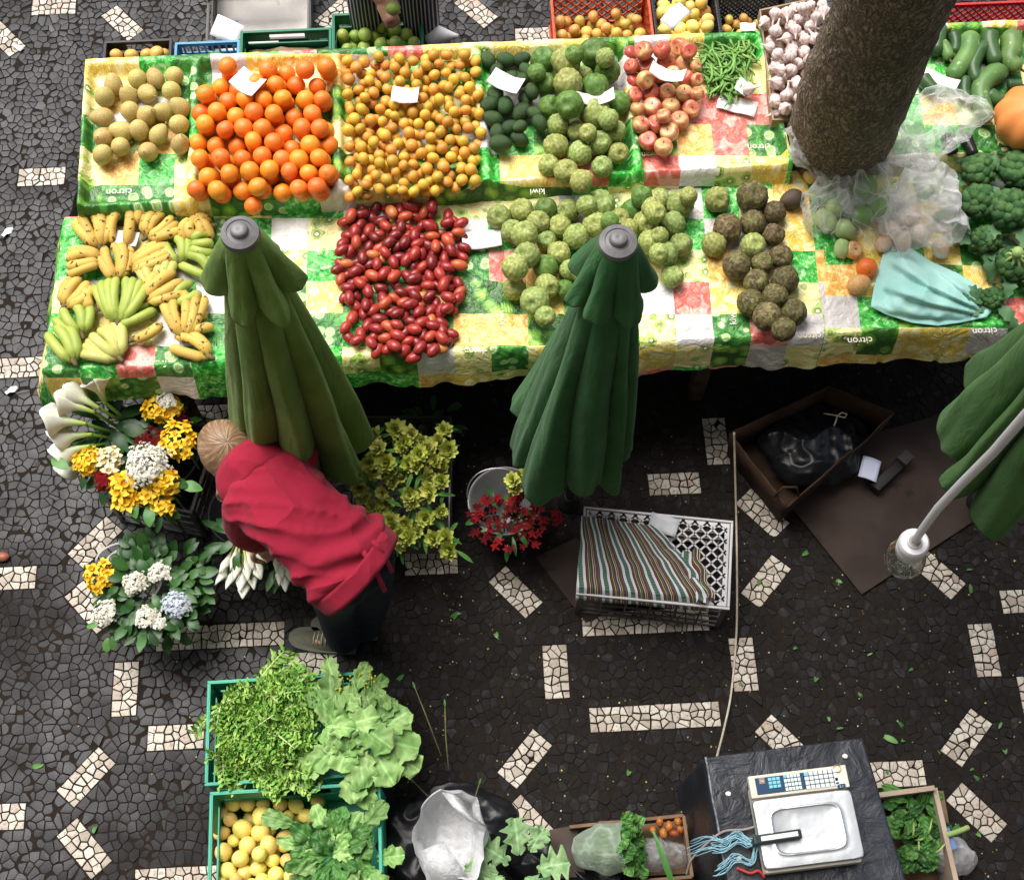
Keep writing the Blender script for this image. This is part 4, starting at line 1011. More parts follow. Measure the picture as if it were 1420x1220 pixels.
# ================================================================ LIGHT BULB ON ITS CABLE
def lamp():
    WP = M('white_plastic', (.72,.72,.74), rough=.35); 
    N = NT('bulb_glass'); N.col((.95,.96,.96)); N.p(rough=.06, trans=1.0, ior=1.15, spec=.6, alpha=.75); GL = N.m
    c = P(1268,752,3.32); t = thing('hanging_bulb', 'clear light bulb in a white socket hanging from a white cable', 'lamp', c)
    t.rotation_euler = (R(6), R(-8), 0)
    e = P(1420,578,3.85)-c; mb = MB()
    pts = [Vector((0,0,.01))]; 
    m = Matrix.Rotation(R(6),3,'X'); inv = t.rotation_euler.to_matrix().inverted()
    ee = e; pts += [inv @ (ee*s+Vector((-.004*math.sin(s*PI*2),.006*math.sin(s*PI),0))) for s in (.12,.3,.5,.75,1,1.6,2.6,4,5.5)]
    mb.tube(pts, .0062, 10); mb.build('cable', WP, t)
    mb = MB(); mb.lathe([(.006,.012),(.010,.010),(.012,.004),(.019,.003),(.0215,-.001),(.0225,-.008),(.0225,-.022),(.0205,-.0225),(.0205,-.0245),(.0225,-.025),(.0215,-.048),(.019,-.052),(.016,-.052)], 32, cap=False); mb.build('socket', WP, t, sharp=40)
    mb = MB(); mb.lathe([(.013,-.045),(.0135,-.055),(.016,-.064),(.0235,-.076),(.0290,-.090),(.0305,-.103),(.0285,-.117),(.0225,-.128),(.013,-.1345),(.0005,-.1365)], 32, cap=False); b = mb.build('bulb', GL, t)
    solidify(b, .0008)
    MT = M('lamp_metal', (.5,.45,.35), rough=.3, metal=.9)
    mb = MB(); mb.lathe([(.005,-.052),(.004,-.075),(.006,-.08),(.0005,-.082)], 10); mb.tube([(-.004,0,-.078),(-.012,0,-.098),(0,.003,-.1),(.012,0,-.098),(.004,0,-.078)], .0005, 4); mb.build('filament', MT, b)
    mb = MB(); mb.lathe([(.0115,.0035),(.0085,.0125),(.006,.0125)], 16, cap=False); mb.build('cable_clamp', M('clamp_grey', (.35,.33,.3), rough=.6), t)
lamp()
# ================================================================ CRATES
def lattice(mb, o, ux, uy, W, Hh, th, style, nb=6, bar=.008):
    """bars of a crate panel: o corner, ux along, uy up"""
    n = ux.cross(uy)
    def bar_(a, b, wd):
        d = (b-a); L = d.length; d.normalize(); s = n.cross(d)
        v = [a-s*wd/2, a+s*wd/2, b+s*wd/2, b-s*wd/2]; v2 = [x+n*th for x in v]
        mb.add(v+v2, [(3,2,1,0),(4,5,6,7),(0,1,5,4),(1,2,6,5),(2,3,7,6),(3,0,4,7)])
    A = lambda u, v: o+ux*u+uy*v
    rim = .018
    bar_(A(0,Hh-rim/2), A(W,Hh-rim/2), rim); bar_(A(0,rim/2), A(W,rim/2), rim); bar_(A(rim/2,rim), A(rim/2,Hh-rim), rim); bar_(A(W-rim/2,rim), A(W-rim/2,Hh-rim), rim)
    if style == 'slots':
        for i in range(1, nb): bar_(A(W*i/nb, rim), A(W*i/nb, Hh-rim), bar)
        bar_(A(rim,Hh*.5), A(W-rim,Hh*.5), .014)
    elif style == 'rails':
        for i in range(1, 4): bar_(A(rim,Hh*i/4), A(W-rim,Hh*i/4), bar)
        for i in range(1, nb): bar_(A(W*i/nb, rim), A(W*i/nb, Hh-rim), bar*.8)
    elif style == 'diag':
        st = W/nb; k = -int(Hh/st)-1
        while k < nb+1:
            for sgn in (1, -1):
                u0, u1 = k*st, k*st+Hh; v0, v1 = (0, Hh) if sgn > 0 else (Hh, 0)
                def cl_(u): return max(rim*.5, min(W-rim*.5, u))
                a0, a1 = cl_(u0), cl_(u1)
                if a1-a0 > .01:
                    f0, f1 = (a0-u0)/Hh, (a1-u0)/Hh; bar_(A(a0, v0+(v1-v0)*f0), A(a1, v0+(v1-v0)*f1), bar*.75)
            k += 1
    else:          # solid panel with a hand hole
        g = Hh*.62
        bar_(A(W*.0+rim,Hh*.30), A(W-rim,Hh*.30), Hh*.60-rim*2*.6); bar_(A(rim,Hh*.80), A(W*.30,Hh*.80), Hh*.30); bar_(A(W*.70,Hh*.80), A(W-rim,Hh*.80), Hh*.30)
def crate(c, W, D, H, rz, mat, label, style='slots', name='plastic_crate', group=None, base_solid=True, nb=6, flip=False, lip=True, liner=None, bstyle='diag'):
    t = thing(name, label, 'crate', c, rz, group); X, Y, Z = Vector((1,0,0)), Vector((0,1,0)), Vector((0,0,1)); th = .006
    for nm, o, ux, w_ in (('front_side', Vector((-W/2,-D/2+th,0)), X, W), ('back_side', Vector((W/2,D/2-th,0)), -X, W), ('left_side', Vector((-W/2+th,D/2-.007,0)), -Y, D-.014), ('right_side', Vector((W/2-th,-D/2+.007,0)), Y, D-.014)):
        mb = MB(); lattice(mb, o, ux, Z, w_, H, th, style, nb if w_ == W or w_ == D and False else max(3, int(nb*D/W))); mb.build('side', mat, t, smooth=False)
    mb = MB(); zb = H-.008 if flip else .004
    if base_solid: mb.box((0,0,zb), (W-.014,D-.014,.005))
    else: lattice(mb, Vector((-W/2+.007,-D/2+.007,zb)), X, Y, W-.014, D-.014, .005, bstyle, nb*2, .009)
    mb.build('base', mat, t, smooth=False)
    if lip:
        mb = MB(); w2 = .010
        for a, s in (((0,-D/2-.001,H-.006),(W+.012,w2,.013)), ((0,D/2+.001,H-.006),(W+.012,w2,.013)), ((-W/2-.001,0,H-.0055),(w2,D-.008,.013)), ((W/2+.001,0,H-.0055),(w2,D-.008,.013))): mb.box(a, s, bev=.003)
        mb.build('rim', mat, t, smooth=False)
    return t
def plast(name, c, rough=.42): return M(name, c, tuple(x*.8 for x in c), 6, rough, .08, 40, spec=.3, spots=(tuple(x*.5 for x in c), 12, .68))
PBLK, PBLU, PGRN, PRED, PWHT = plast('black_plastic', (.022,.022,.026)), plast('light_blue_plastic', (.10,.30,.46)), plast('green_plastic', (.01,.17,.09)), plast('red_plastic', (.58,.09,.03)), plast('white_crate_plastic', (.62,.58,.54))
PTEAL = plast('turquoise_crate_plastic', (.03,.33,.21)); PDGR = plast('dark_grey_plastic', (.10,.095,.09)); PLGR = plast('pale_grey_plastic', (.50,.49,.50)); PRD2 = plast('crimson_plastic', (.50,.035,.035))
BZ = .30
def bcrate(x0, x1, ytop, D, H, mat, label, style, nb=6, rz=TAB_A, **kw):
    a, b = P(x0, ytop, BZ+H), P(x1, ytop+(x1-x0)*-.03, BZ+H); W = (b-a).length; m = (a+b)/2
    c = m+Vector((math.sin(rz)*D/2, -math.cos(rz)*D/2, 0)); c.z = BZ
    c0 = c.copy(); c0.z = .012; nm = label.split(' crate')[0]
    crate(c0, W, D, .285, rz, mat, 'lower crate of the stack, under the '+nm+' crate behind the stall', style, nb=nb)
    return crate(c, W, D, H, rz, mat, label, style, nb=nb, **kw), c, W
def fill(c, W, D, meshes, name, n, r0, r1, z0, label, cat, group, seed):
    ca, sa = math.cos(TAB_A), math.sin(TAB_A); w2, d2 = W/2-.012-r0, D/2-.012-r0
    poly = [(c.x+x*ca-y*sa, c.y+x*sa+y*ca) for x, y in ((-w2,-d2),(w2,-d2),(w2,d2),(-w2,d2))]
    for p, r in droppack(poly, n, lambda q: q.uniform(r0, r1), lambda x, y: z0, 20, seed=seed): place(random.choice(meshes), name, p, rrot(), r, label, cat, group)
cr, c, W = bcrate(146, 237, 58, .24, .15, PBLK, 'small black slotted crate of russet fruit at the back left corner', 'solid')
fill(c, W, .24, sapple_m, 'small_apple', 22, .028, .032, BZ+.04, 'small yellow russet fruit in the black crate at the back left', 'apple', 'russet fruit in the black crate', 31)
bcrate(244, 331, 60, .22, .13, PBLU, 'light blue slotted crate, nearly empty, behind the pears', 'slots', 9)
place(leafmesh(.09,.05,LEAFM), 'leaf', P(285,80,.62), (0,0,.2), 1, 'green leaf sticking up at the edge of the light blue crate', 'leaf')
cr, c, W = bcrate(335, 458, 44, .26, .16, PGRN, 'empty dark green crate with hand hole and brown paper lining', 'solid')
mb = MB(); w_, d_ = W-.03, .23
mb.grid([[((i/10-.5)*w_, (j/8-.5)*d_, .05+.02*mnoise.noise(Vector((i*.6,j*.7,2)))+.03*max(0,(j/8-.7))) for j in range(9)] for i in range(11)]); o = mb.build('paper_lining', M('brown_paper', (.32,.23,.13), (.24,.17,.09), 10, .8)); solidify(o, .001); o.location = c; o.rotation_euler = (0,0,TAB_A); tag(o, 'crumpled brown paper lining the empty green crate', 'paper')
cr, c, W = bcrate(462, 584, 20, .30, .17, PGRN, 'dark green crate full of limes behind the tangerines', 'solid')
fill(c, W, .30, lime_m+lemon_m[:0], 'lime', 56, .026, .031, BZ+.02, 'green lime in the dark green crate behind the tangerines', 'lime', 'limes in the green crate', 32)
# pale box standing behind the bench
c = P(358, 4, .18); pb = crate(Vector((c.x, c.y, .014)), .47, .42, .16, TAB_A, PDGR, 'pale plastic box with dark grey rim standing on the cobbles behind the stall', 'solid', name='plastic_box')
o = thing('black_tray', 'black slotted tray laid across the back of the pale box', 'tray', P(345, -22, .19), TAB_A); [ (ch.data.materials.clear(), ch.data.materials.append(PWHT)) for ch in pb.children if ch.name.startswith('base')]; mb = MB(); lattice(mb, Vector((-.2,-.08,0)), Vector((1,0,0)), Vector((0,1,0)), .40, .12, .006, 'slots', 22); mb.build('grid', PBLK, o, smooth=False); mb = MB(); mb.box((0,.045,.02),(.40,.012,.04)); mb.build('edge', PBLK, o, smooth=False)
mb = MB(); mb.grid([[((i/6-.5)*.14, (j/4-.5)*.10, .012*math.sin(i*.8)) for j in range(5)] for i in range(7)]); o = mb.build('paper_sheet', PAPER); solidify(o, .0008); o.location = P(314, 42, .21); o.rotation_euler = (.5,0,-.5); tag(o, 'white paper sheet leaning in the pale box', 'paper')
cr, c, W = bcrate(764, 898, -8, .34, .20, PRED, 'orange red lattice crate of small apples behind the custard apples', 'diag', 9)
fill(c, W, .34, sapple_m, 'small_apple', 62, .024, .029, BZ+.015, 'small yellow apple in the orange red crate', 'apple', 'small apples in the red crate', 33)
cr, c, W = bcrate(903, 990, -14, .34, .17, PBLK, 'black crate of lemons with a white paper behind the apples', 'diag', 8)
fill(c, W, .34, lemon_m+sapple_m, 'lemon', 46, .025, .032, BZ+.03, 'yellow lemon in the black crate behind the apples', 'lemon', 'lemons in the black crate', 34)
mb = MB(); mb.grid([[((i/6-.5)*.15, (j/4-.5)*.07, .02*math.sin(i*.6)) for j in range(5)] for i in range(7)]); o = mb.build('paper_sheet', PAPER); solidify(o, .0008); o.location = P(938, 22, .63); o.rotation_euler = (.2,.1,.9); tag(o, 'white paper strip stuck upright among the lemons', 'paper')
cr, c, W = bcrate(993, 1088, -6, .32, .17, PBLK, 'black diamond mesh crate of tiny orange fruit left of the tree', 'diag', 12)
fill(c, W, .32, sapple_m, 'small_apple', 44, .019, .023, BZ+.02, 'tiny orange fruit in the black mesh crate left of the tree', 'fruit', 'tiny fruit in the black mesh crate', 35)
card(1037,38,BP,.05,R(-4),.06,.04,'small white card at the front of the black mesh crate',.002)
bcrate(1306, 1440, 6, .30, .17, PRD2, 'crimson mesh crate behind the gourds at the far right', 'diag', 12, base_solid=False)
# white paper cone standing on the paving behind the limes
mb = MB(); rows = [[(.055*(1-t)*math.cos(a)+.02*t, .055*(1-t)*math.sin(a), .15*t) for a in [2*PI*j/14 for j in range(15)]] for t in [i/6*.9 for i in range(7)]]
mb.grid(rows); o = mb.build('paper_cone', PAPER); solidify(o, .001); o.location = P(600,50,.36); o.rotation_euler = (1.1,.4,.9); tag(o, 'white paper cone beside the crate of limes', 'paper'); 
mb = MB(); mb.box((0,0,.17),(.12,.20,.34), bev=.004); o = mb.build('cardboard_box', CARD); o.location = P(592,72,.0); tag(o, 'narrow brown cardboard box beside the crate of limes', 'box')
# ================================================================ PLASTIC BAGS ON THE STALL
def filmmat(name, c, a, rough=.25):
    N = NT(name); co = N.coords(); lw = N.n('LayerWeight', {'Blend': .45}).outputs['Facing']
    N.col(c); N.p(rough=rough, spec=.8, normal=N.bump(N.noise(26, 5, co, .65, 2.2), .8, .02))
    tr = N.n('BsdfTransparent').outputs[0]; tl = N.n('BsdfTranslucent', {'Color': (*c, 1)}).outputs[0]
    m1 = N.n('MixShader', {0: .45}); N.t.links.new(N.b.outputs[0], m1.inputs[1]); N.t.links.new(tl, m1.inputs[2])
    rg = N.noise(9, 2, co, .45, .8); rg = N.math('POWER', N.math('SUBTRACT', 1.0, N.math('MULTIPLY', N.math('ABSOLUTE', N.math('SUBTRACT', rg, .5)), 7.0), clamp=True), 2.0)
    f = N.math('ADD', N.math('ADD', a, N.math('MULTIPLY', rg, .38)), N.math('MULTIPLY', N.math('POWER', lw, 1.6), .7), clamp=True)
    m2 = N.n('MixShader', {0: f}); N.t.links.new(tr, m2.inputs[1]); N.t.links.new(m1.outputs[0], m2.inputs[2]); N.t.links.new(m2.outputs[0], N.out.inputs[0]); return N.m
FILM = filmmat('clear_plastic_film', (.96,.97,.97), .08, .10); FILMW = filmmat('milky_plastic_film', (.96,.96,.97), .28, .14)
def sheetbag(path, widths, mat, name, label, seed, thick=.5, amp=.018, pl=FP, lift=.05, group=None, pleat=7):
    """crumpled bag: closed flattened tube along a pixel path with pleats; heights in metres above the tray"""
    ps = [Q(x, y, pl, h) for x, y, h in path]; c = ps[0].copy(); n = len(ps)-1; rows = []; NA = 56; NS = 44
    for i in range(NS+1):
        t = i/NS*n; k_ = min(n-1, int(t)); f = t-k_; f = f*f*(3-2*f)*.5+f*.5
        p = ps[k_].lerp(ps[k_+1], f)-c; w_ = widths[k_]+(widths[k_+1]-widths[k_])*f; d = (ps[k_+1]-ps[k_]).normalized(); s = d.cross(Vector((0,0,1))).normalized(); u = s.cross(d)
        row = []
        for j in range(NA):
            a = 2*PI*j/NA; k1 = 1+.16*math.sin(pleat*a+seed+i*.10)*(.3+.7*abs(math.cos(t*1.7+seed)))+.22*mnoise.noise(Vector((math.cos(a)*1.4+seed, math.sin(a)*1.4, i*.13)))
            q = p + s*math.cos(a)*w_*k1 + u*math.sin(a)*w_*thick*k1
            m = Vector((mnoise.noise(q*22+Vector((seed,0,0))), mnoise.noise(q*22+Vector((9,seed,0))), mnoise.noise(q*22+Vector((0,9,seed)))))
            row.append(q+m*amp)
        rows.append(row)
    mb = MB(); mb.grid(rows, wrap=True); me = mb.mesh(name, mat)
    me.set_sharp_from_angle(angle=R(22)); o = link(name, me); o.location = c; return tag(o, label, 'plastic bag', group)
sheetbag([(1112,172,.16),(1122,200,.15),(1140,235,.10),(1152,258,.05)],[.055,.075,.045,.02],FILMW,'plastic_bag','milky knotted plastic bag leaning on the foot of the tree trunk',1.0,.8)
sheetbag([(1166,222,.10),(1160,250,.11),(1145,285,.08),(1143,328,.03)],[.015,.05,.095,.05],FILM,'plastic_bag','clear plastic bag of pale green vegetables, the one nearest the browned custard apples',2.3,.7)
sheetbag([(1198,200,.13),(1195,235,.12),(1205,275,.08),(1212,322,.03)],[.03,.085,.11,.08],FILM,'plastic_bag','clear plastic bag of green peppers in front of the trunk',4.1,.7)
sheetbag([(1222,222,.06),(1265,195,.11),(1310,160,.13),(1372,150,.10)],[.02,.12,.11,.03],FILM,'plastic_bag','large clear plastic bag with long tail stretched out right of the trunk',5.7,.6,pl=BP)
sheetbag([(1302,235,.12),(1285,265,.12),(1280,310,.09),(1285,345,.05)],[.07,.12,.15,.10],FILMW,'plastic_bag','milky plastic bag of garlic and onions behind the turquoise bag',7.9,.6)
PEPG = M('pale_green_vegetable_skin', (.30,.42,.16), (.42,.52,.25), 5, .4); YEL = M('yellow_fruit_skin', (.66,.50,.14), (.7,.42,.1), 5, .4); ONI = M('onion_skin', (.55,.30,.16), (.72,.60,.48), 6, .45)
def lumps(lst, pl, mat, name, label, cat, group, sq=1.25):
    for x, y, h, r in lst:
        mb = MB(); mb.ico((0,0,0), r, 3, lambda v: 1+.12*mnoise.noise(v*1.5+Vector((x,y,0)))+.05*abs(math.sin(3*math.atan2(v.y, v.x))), (1,1,sq)); o = mb.build(name, mat); o.location = Q(x, y, pl, h); o.rotation_euler = (rv(0,3),rv(0,3),rv(0,3)); tag(o, label, cat, group)
lumps([(1145,305,.055,.036),(1158,288,.06,.034),(1172,318,.045,.036),(1168,345,.035,.03)], FP, PEPG, 'green_vegetable', 'pale green vegetable inside the clear bag nearest the browned custard apples', 'vegetable', 'vegetables in the clear bag')
lumps([(1200,262,.06,.042),(1218,290,.05,.042),(1196,300,.045,.038),(1190,238,.07,.036)], FP, M('green_pepper_skin', (.12,.30,.05), (.22,.40,.09), 5, .3), 'green_pepper', 'green pepper inside the clear bag in front of the trunk', 'pepper', 'peppers in the clear bag')
lumps([(1150,222,.07,.030),(1168,228,.06,.028),(1125,245,.04,.026),(1158,206,.09,.028)], FP, YEL, 'yellow_fruit', 'yellow fruit in the knotted bag at the foot of the trunk', 'fruit', 'yellow fruit in the knotted bag')
lumps([(1235,320,.045,.034),(1225,338,.035,.03),(1262,300,.07,.034),(1275,325,.06,.033),(1305,345,.05,.03),(1252,335,.04,.032)], FP, ONI, 'onion', 'pale brown onion in the milky bag behind the turquoise bag', 'onion', 'onions in the milky bag')
def teal():
    MT = M('turquoise_plastic_film', (.34,.66,.60), (.44,.72,.66), 5, .5, .35, 22, spec=.35)
    out = [(1232,328),(1255,338),(1290,362),(1330,380),(1358,398),(1378,428),(1368,440),(1330,448),(1300,452),(1265,448),(1228,436),(1207,425),(1212,398),(1222,360)]
    cx, cy = 1285, 405; rows = []; N_ = 84; K = 22
    for i in range(K+1):
        s = i/K; row = []
        for j in range(N_):
            q = j/N_*len(out); k = int(q); f = q-k; a, b = out[k], out[(k+1) % len(out)]; x, y = a[0]+(b[0]-a[0])*f, a[1]+(b[1]-a[1])*f
            px, py = cx+(x-cx)*(1-s), cy+(y-cy)*(1-s)
            h = .012+.095*(1-(1-s)**2.2)
            th_ = math.atan2(py-446, px-1392); fo_ = (th_*5.2+.5*mnoise.noise(Vector((px*.01, py*.01, 3)))) % 1.0; crease = .030*(fo_ if fo_ < .8 else (1-fo_)*4)+.02*abs(mnoise.noise(Vector((px*.02, py*.05, 1))))+.030*abs(mnoise.noise(Vector((px*.035+5, py*.03, 4))))
            row.append(Q(px, py, FP, max(.026, h-crease*min(1, s*5)+.012*mnoise.noise(Vector((px*.02, py*.02, 9))))))
        rows.append(row)
    c = Q(cx, cy, FP, 0); mb = MB(); mb.grid([[p-c for p in r] for r in rows], wrap=True)
    top = len(mb.v); o = mb.build('plastic_bag', MT); o.location = c; solidify(o, .001); tag(o, 'turquoise plastic bag folded shut at the front of the right stall', 'plastic bag')
teal()
# ================================================================ BROCCOLI
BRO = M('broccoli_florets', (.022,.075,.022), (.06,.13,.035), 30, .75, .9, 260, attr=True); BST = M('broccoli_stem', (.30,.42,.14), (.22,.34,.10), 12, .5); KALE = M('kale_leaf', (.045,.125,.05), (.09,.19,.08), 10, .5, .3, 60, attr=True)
def broccoli(px, py, h, r, label, seed, down=False):
    rnd = random.Random(seed); t = thing('broccoli', label, 'broccoli', Q(px, py, FP, 0), rnd.uniform(0,6), 'broccoli heads on the right stall')
    mb = MB()
    for k in range(26):
        u = fibs(40, seed)[k]; 
        if u.z < -.15: continue
        rr_ = r*rnd.uniform(.30,.42); p = Vector((u.x*r*.8, u.y*r*.8, h+u.z*r*.55))
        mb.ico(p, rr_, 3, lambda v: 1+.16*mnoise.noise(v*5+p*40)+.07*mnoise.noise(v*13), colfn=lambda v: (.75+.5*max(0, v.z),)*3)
    b = mb.build('head', BRO, t)
    mb = MB(); mb.tube([(0,0,h*.9),(.01,0,h*.4),(.012,.01,.01)] if not down else [(0,0,h+.03),(0,-.01,h+.07),(.005,-.015,h+.095)], [.02,.017,.02], 10)
    if down:
        for k in range(9): a = k*.7; mb.tube([(0,-.01,h+.06),(r*.5*math.cos(a), r*.5*math.sin(a), h+.05),(r*.9*math.cos(a), r*.9*math.sin(a), h+.01)], [.008,.006,.004], 6)
    mb.build('stalk', BST, t)
    for k in range(5):
        a = rnd.uniform(0,6.3); mb = MB(); mb.leaf((r*.5*math.cos(a), r*.5*math.sin(a), h*.7), (math.cos(a), math.sin(a), rnd.uniform(.1,.7)), (0,0,1), rnd.uniform(.09,.15), .05, rnd.uniform(.5,1.4), 9, .2, .006, (.8,.8,.8), (1.2,1.2,1.2), shape=lambda s: (math.sin(PI*min(1, s*.9+.08))**.8)*(1+.25*math.sin(s*26))); mb.build('leaf', KALE, t)
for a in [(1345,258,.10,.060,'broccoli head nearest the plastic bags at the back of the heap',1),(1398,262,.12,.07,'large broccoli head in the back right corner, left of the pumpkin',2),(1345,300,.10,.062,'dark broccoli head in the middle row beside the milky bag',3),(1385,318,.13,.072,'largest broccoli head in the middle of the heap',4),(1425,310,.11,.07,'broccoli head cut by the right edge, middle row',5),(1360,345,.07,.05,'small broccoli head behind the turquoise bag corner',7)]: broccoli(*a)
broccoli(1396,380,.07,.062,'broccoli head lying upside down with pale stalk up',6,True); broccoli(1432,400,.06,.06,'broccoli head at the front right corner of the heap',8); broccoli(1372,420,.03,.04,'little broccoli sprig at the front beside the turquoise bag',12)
# ================================================================ PEOPLE
def remeshed(mb, voxel, smooth, name, mat, parent=None, keep=True):
    me = mb.mesh('src'); o = link('src', me)
    m = o.modifiers.new('r', 'REMESH'); m.mode = 'VOXEL'; m.voxel_size = voxel
    if smooth: k = o.modifiers.new('s', 'SMOOTH'); k.factor = .5; k.iterations = smooth
    bpy.context.view_layer.update()
    new = bpy.data.meshes.new_from_object(o.evaluated_get(bpy.context.evaluated_depsgraph_get())); bpy.data.objects.remove(o)
    new.name = name; new.materials.clear(); new.materials.append(mat); new.polygons.foreach_set('use_smooth', [True]*len(new.polygons))
    return link(name, new, parent) if keep else new
def limb(mb, pts, rad, n=14, flat=1.0, sub=6):
    pts = [Vector(p) for p in pts]; k = len(pts)-1; out = []; rr_ = []
    for i in range(k):
        p0, p1, p2, p3 = pts[max(0,i-1)], pts[i], pts[i+1], pts[min(k,i+2)]
        for j in range(sub):
            f = j/sub; out.append(.5*((2*p1)+(p2-p0)*f+(2*p0-5*p1+4*p2-p3)*f*f+(3*p1-p0-3*p2+p3)*f**3)); rr_.append(rad[i]+(rad[i+1]-rad[i])*f)
    out.append(pts[-1]); rr_.append(rad[-1]); mb.tube(out, rr_, n, flat=flat)
    mb.ico(pts[0], rad[0]*.98, 2); mb.ico(pts[-1], rad[-1]*.98, 2)
SKIN = M('skin', (.52,.29,.20), (.46,.24,.16), 6, .5, .1, 120, sss=.1)
def hand(mb, wrist, d, up, side, sz=1.0, curl=.9):
    """palm, four bent fingers of different length and a thumb leaving the side of the palm"""
    d, up = d.normalized(), up.normalized(); s = d.cross(up).normalized()*side; up = (s.cross(d)*side).normalized()
    limb(mb, [wrist, wrist+d*.04*sz, wrist+d*.085*sz], [.024*sz,.030*sz,.030*sz], 10, .62)
    for j in range(4): limb(mb, [wrist+d*.03*sz+s*(j-1.5)*.014*sz, wrist+d*.09*sz+s*(j-1.5)*.019*sz], [.013*sz,.0105*sz], 8)
    for j, L in enumerate((.066,.076,.071,.055)):
        p = wrist+d*.088*sz+s*(j-1.5)*.0195*sz; dd = d.copy(); pts = [p]
        for q, fr in enumerate((.45,.32,.23)):
            a = curl*(.5+.35*q); dd = (d*math.cos(a*(q+1)*.62)-up*math.sin(a*(q+1)*.62)); p = p+dd*L*fr*sz; pts.append(p)
        limb(mb, pts, [.0098*sz,.009*sz,.008*sz,.0065*sz], 8, sub=3)
    b = wrist+d*.025*sz-s*.026*sz; limb(mb, [b, b+(d*.5-s*.8-up*.2).normalized()*.035*sz, b+(d*.75-s*.55-up*.35).normalized()*.062*sz, b+(d*.95-s*.2-up*.5).normalized()*.083*sz], [.014*sz,.0115*sz,.0095*sz,.007*sz], 8, sub=3)
def head(mb, c, fw, up, r=.098):
    fw, up = fw.normalized(), up.normalized(); s = fw.cross(up).normalized(); up = s.cross(fw)
    m = Matrix((s, fw, up)).transposed()
    mb.ico(c, r, 3, None, (.80,.98,1.06), m); mb.ico(c+fw*r*.22-up*r*.55, r*.72, 3, None, (.86,.9,.95), m)       # skull, jaw
    mb.tube([c+fw*r*.95+up*r*.1, c+fw*r*1.16-up*r*.28, c+fw*r*.98-up*r*.38], [r*.10,r*.17,r*.14], 8)               # nose
    for sg in (-1, 1):
        mb.ico(c+s*sg*r*.80-up*r*.12-fw*r*.05, r*.24, 2, None, (.4,.8,1.1), m)                                        # ears
        mb.ico(c+s*sg*r*.33+fw*r*.82+up*r*.02, r*.14, 2, None, (1.2,.6,.7), m)                                        # eyes under lids
    mb.tube([c+s*q*r*.28+fw*r*(.93-.2*abs(q))-up*r*.68 for q in (-1,-.5,0,.5,1)], [r*.05,r*.08,r*.09,r*.08,r*.05], 8)  # lips
HAIR = None
def hairmat(name, a, b, c):
    N = NT(name); co = N.n('Attribute', attribute_name='Col').outputs['Color']; s = N.n('SeparateColor', {0: co}).outputs
    f = N.noise(1.0, 5, N.n('CombineXYZ', {0: N.math('MULTIPLY', s[0], 48), 1: N.math('MULTIPLY', s[1], 3), 2: 0.0}).outputs[0], .7)
    N.col(N.ramp(f, [(.3, a), (.5, b), (.68, c)])); N.p(rough=.42, normal=N.bump(f, .25, .004)); return N.m
HAIR = hairmat('brown_hair', (.075,.042,.024), (.21,.125,.068), (.42,.285,.165))
def haircap(parent, c, fw, up, r, whorl, cut=.1):
    """combed-back hair: shell over the skull with strands running from the forehead into a low bun"""
    fw, up = fw.normalized(), up.normalized(); s = fw.cross(up).normalized(); up = s.cross(fw); mb = MB(); rows = []; cols = []
    ax = (up*.35-fw*.9).normalized()            # strands run round this pole, where the hair is gathered
    e1 = ax.cross(s).normalized()
    for i in range(33):
        t = i/32*1.95; row = []; cl = []
        for j in range(96):
            a = 2*PI*j/96; tw = a+.35*t; d = ax*math.cos(t)+(e1*math.cos(tw)+s*math.sin(tw))*math.sin(t)
            k = r*(1.07+.02*mnoise.noise(Vector((math.cos(a)*9, math.sin(a)*9, t*.8)))+.012*mnoise.noise(Vector((math.cos(a)*30, math.sin(a)*30, t))))
            q = Vector((d.dot(s)*.84, d.dot(fw), d.dot(up)*1.06)); row.append(c+(s*q.x+fw*q.y+up*q.z)*k); cl.append((j/96 if j < 48 else 1-j/96, t/2, 0))
        rows.append(row); cols.append(cl)
    mb.grid(rows, cols, wrap=True); h = mb.build('hair', HAIR, parent); solidify(h, .004, 1)
def fleece():
    N = NT('red_fleece'); co = N.coords(False); a = N.noise(3.4, 1, co, .4, .5); rd = N.math('SUBTRACT', 1.0, N.math('MULTIPLY', N.math('ABSOLUTE', N.math('SUBTRACT', a, .5)), 5.0), clamp=True)
    N.col(N.mix(N.noise(3, 3, co), (.255,.012,.032), (.32,.018,.042))); N.p(rough=.95, spec=.15, sheen=.05)
    b = N.bump(N.noise(300, 3, co), .25, .003); N.p(normal=N.bump(N.math('ADD', N.math('POWER', rd, 2.0), N.math('MULTIPLY', N.noise(7, 2, co), 1.1)), .5, .03, b)); return N.m
HOOD = fleece()
JEAN = M('dark_denim', (.005,.007,.016), (.010,.013,.026), 30, .9, .25, 400)
SHOE = M('olive_suede', (.09,.09,.06), (.13,.125,.085), 14, .8, .3, 120); SOLE = M('rubber_sole', (.10,.11,.08), rough=.7); LACE = M('pale_lace', (.35,.32,.25), rough=.8)
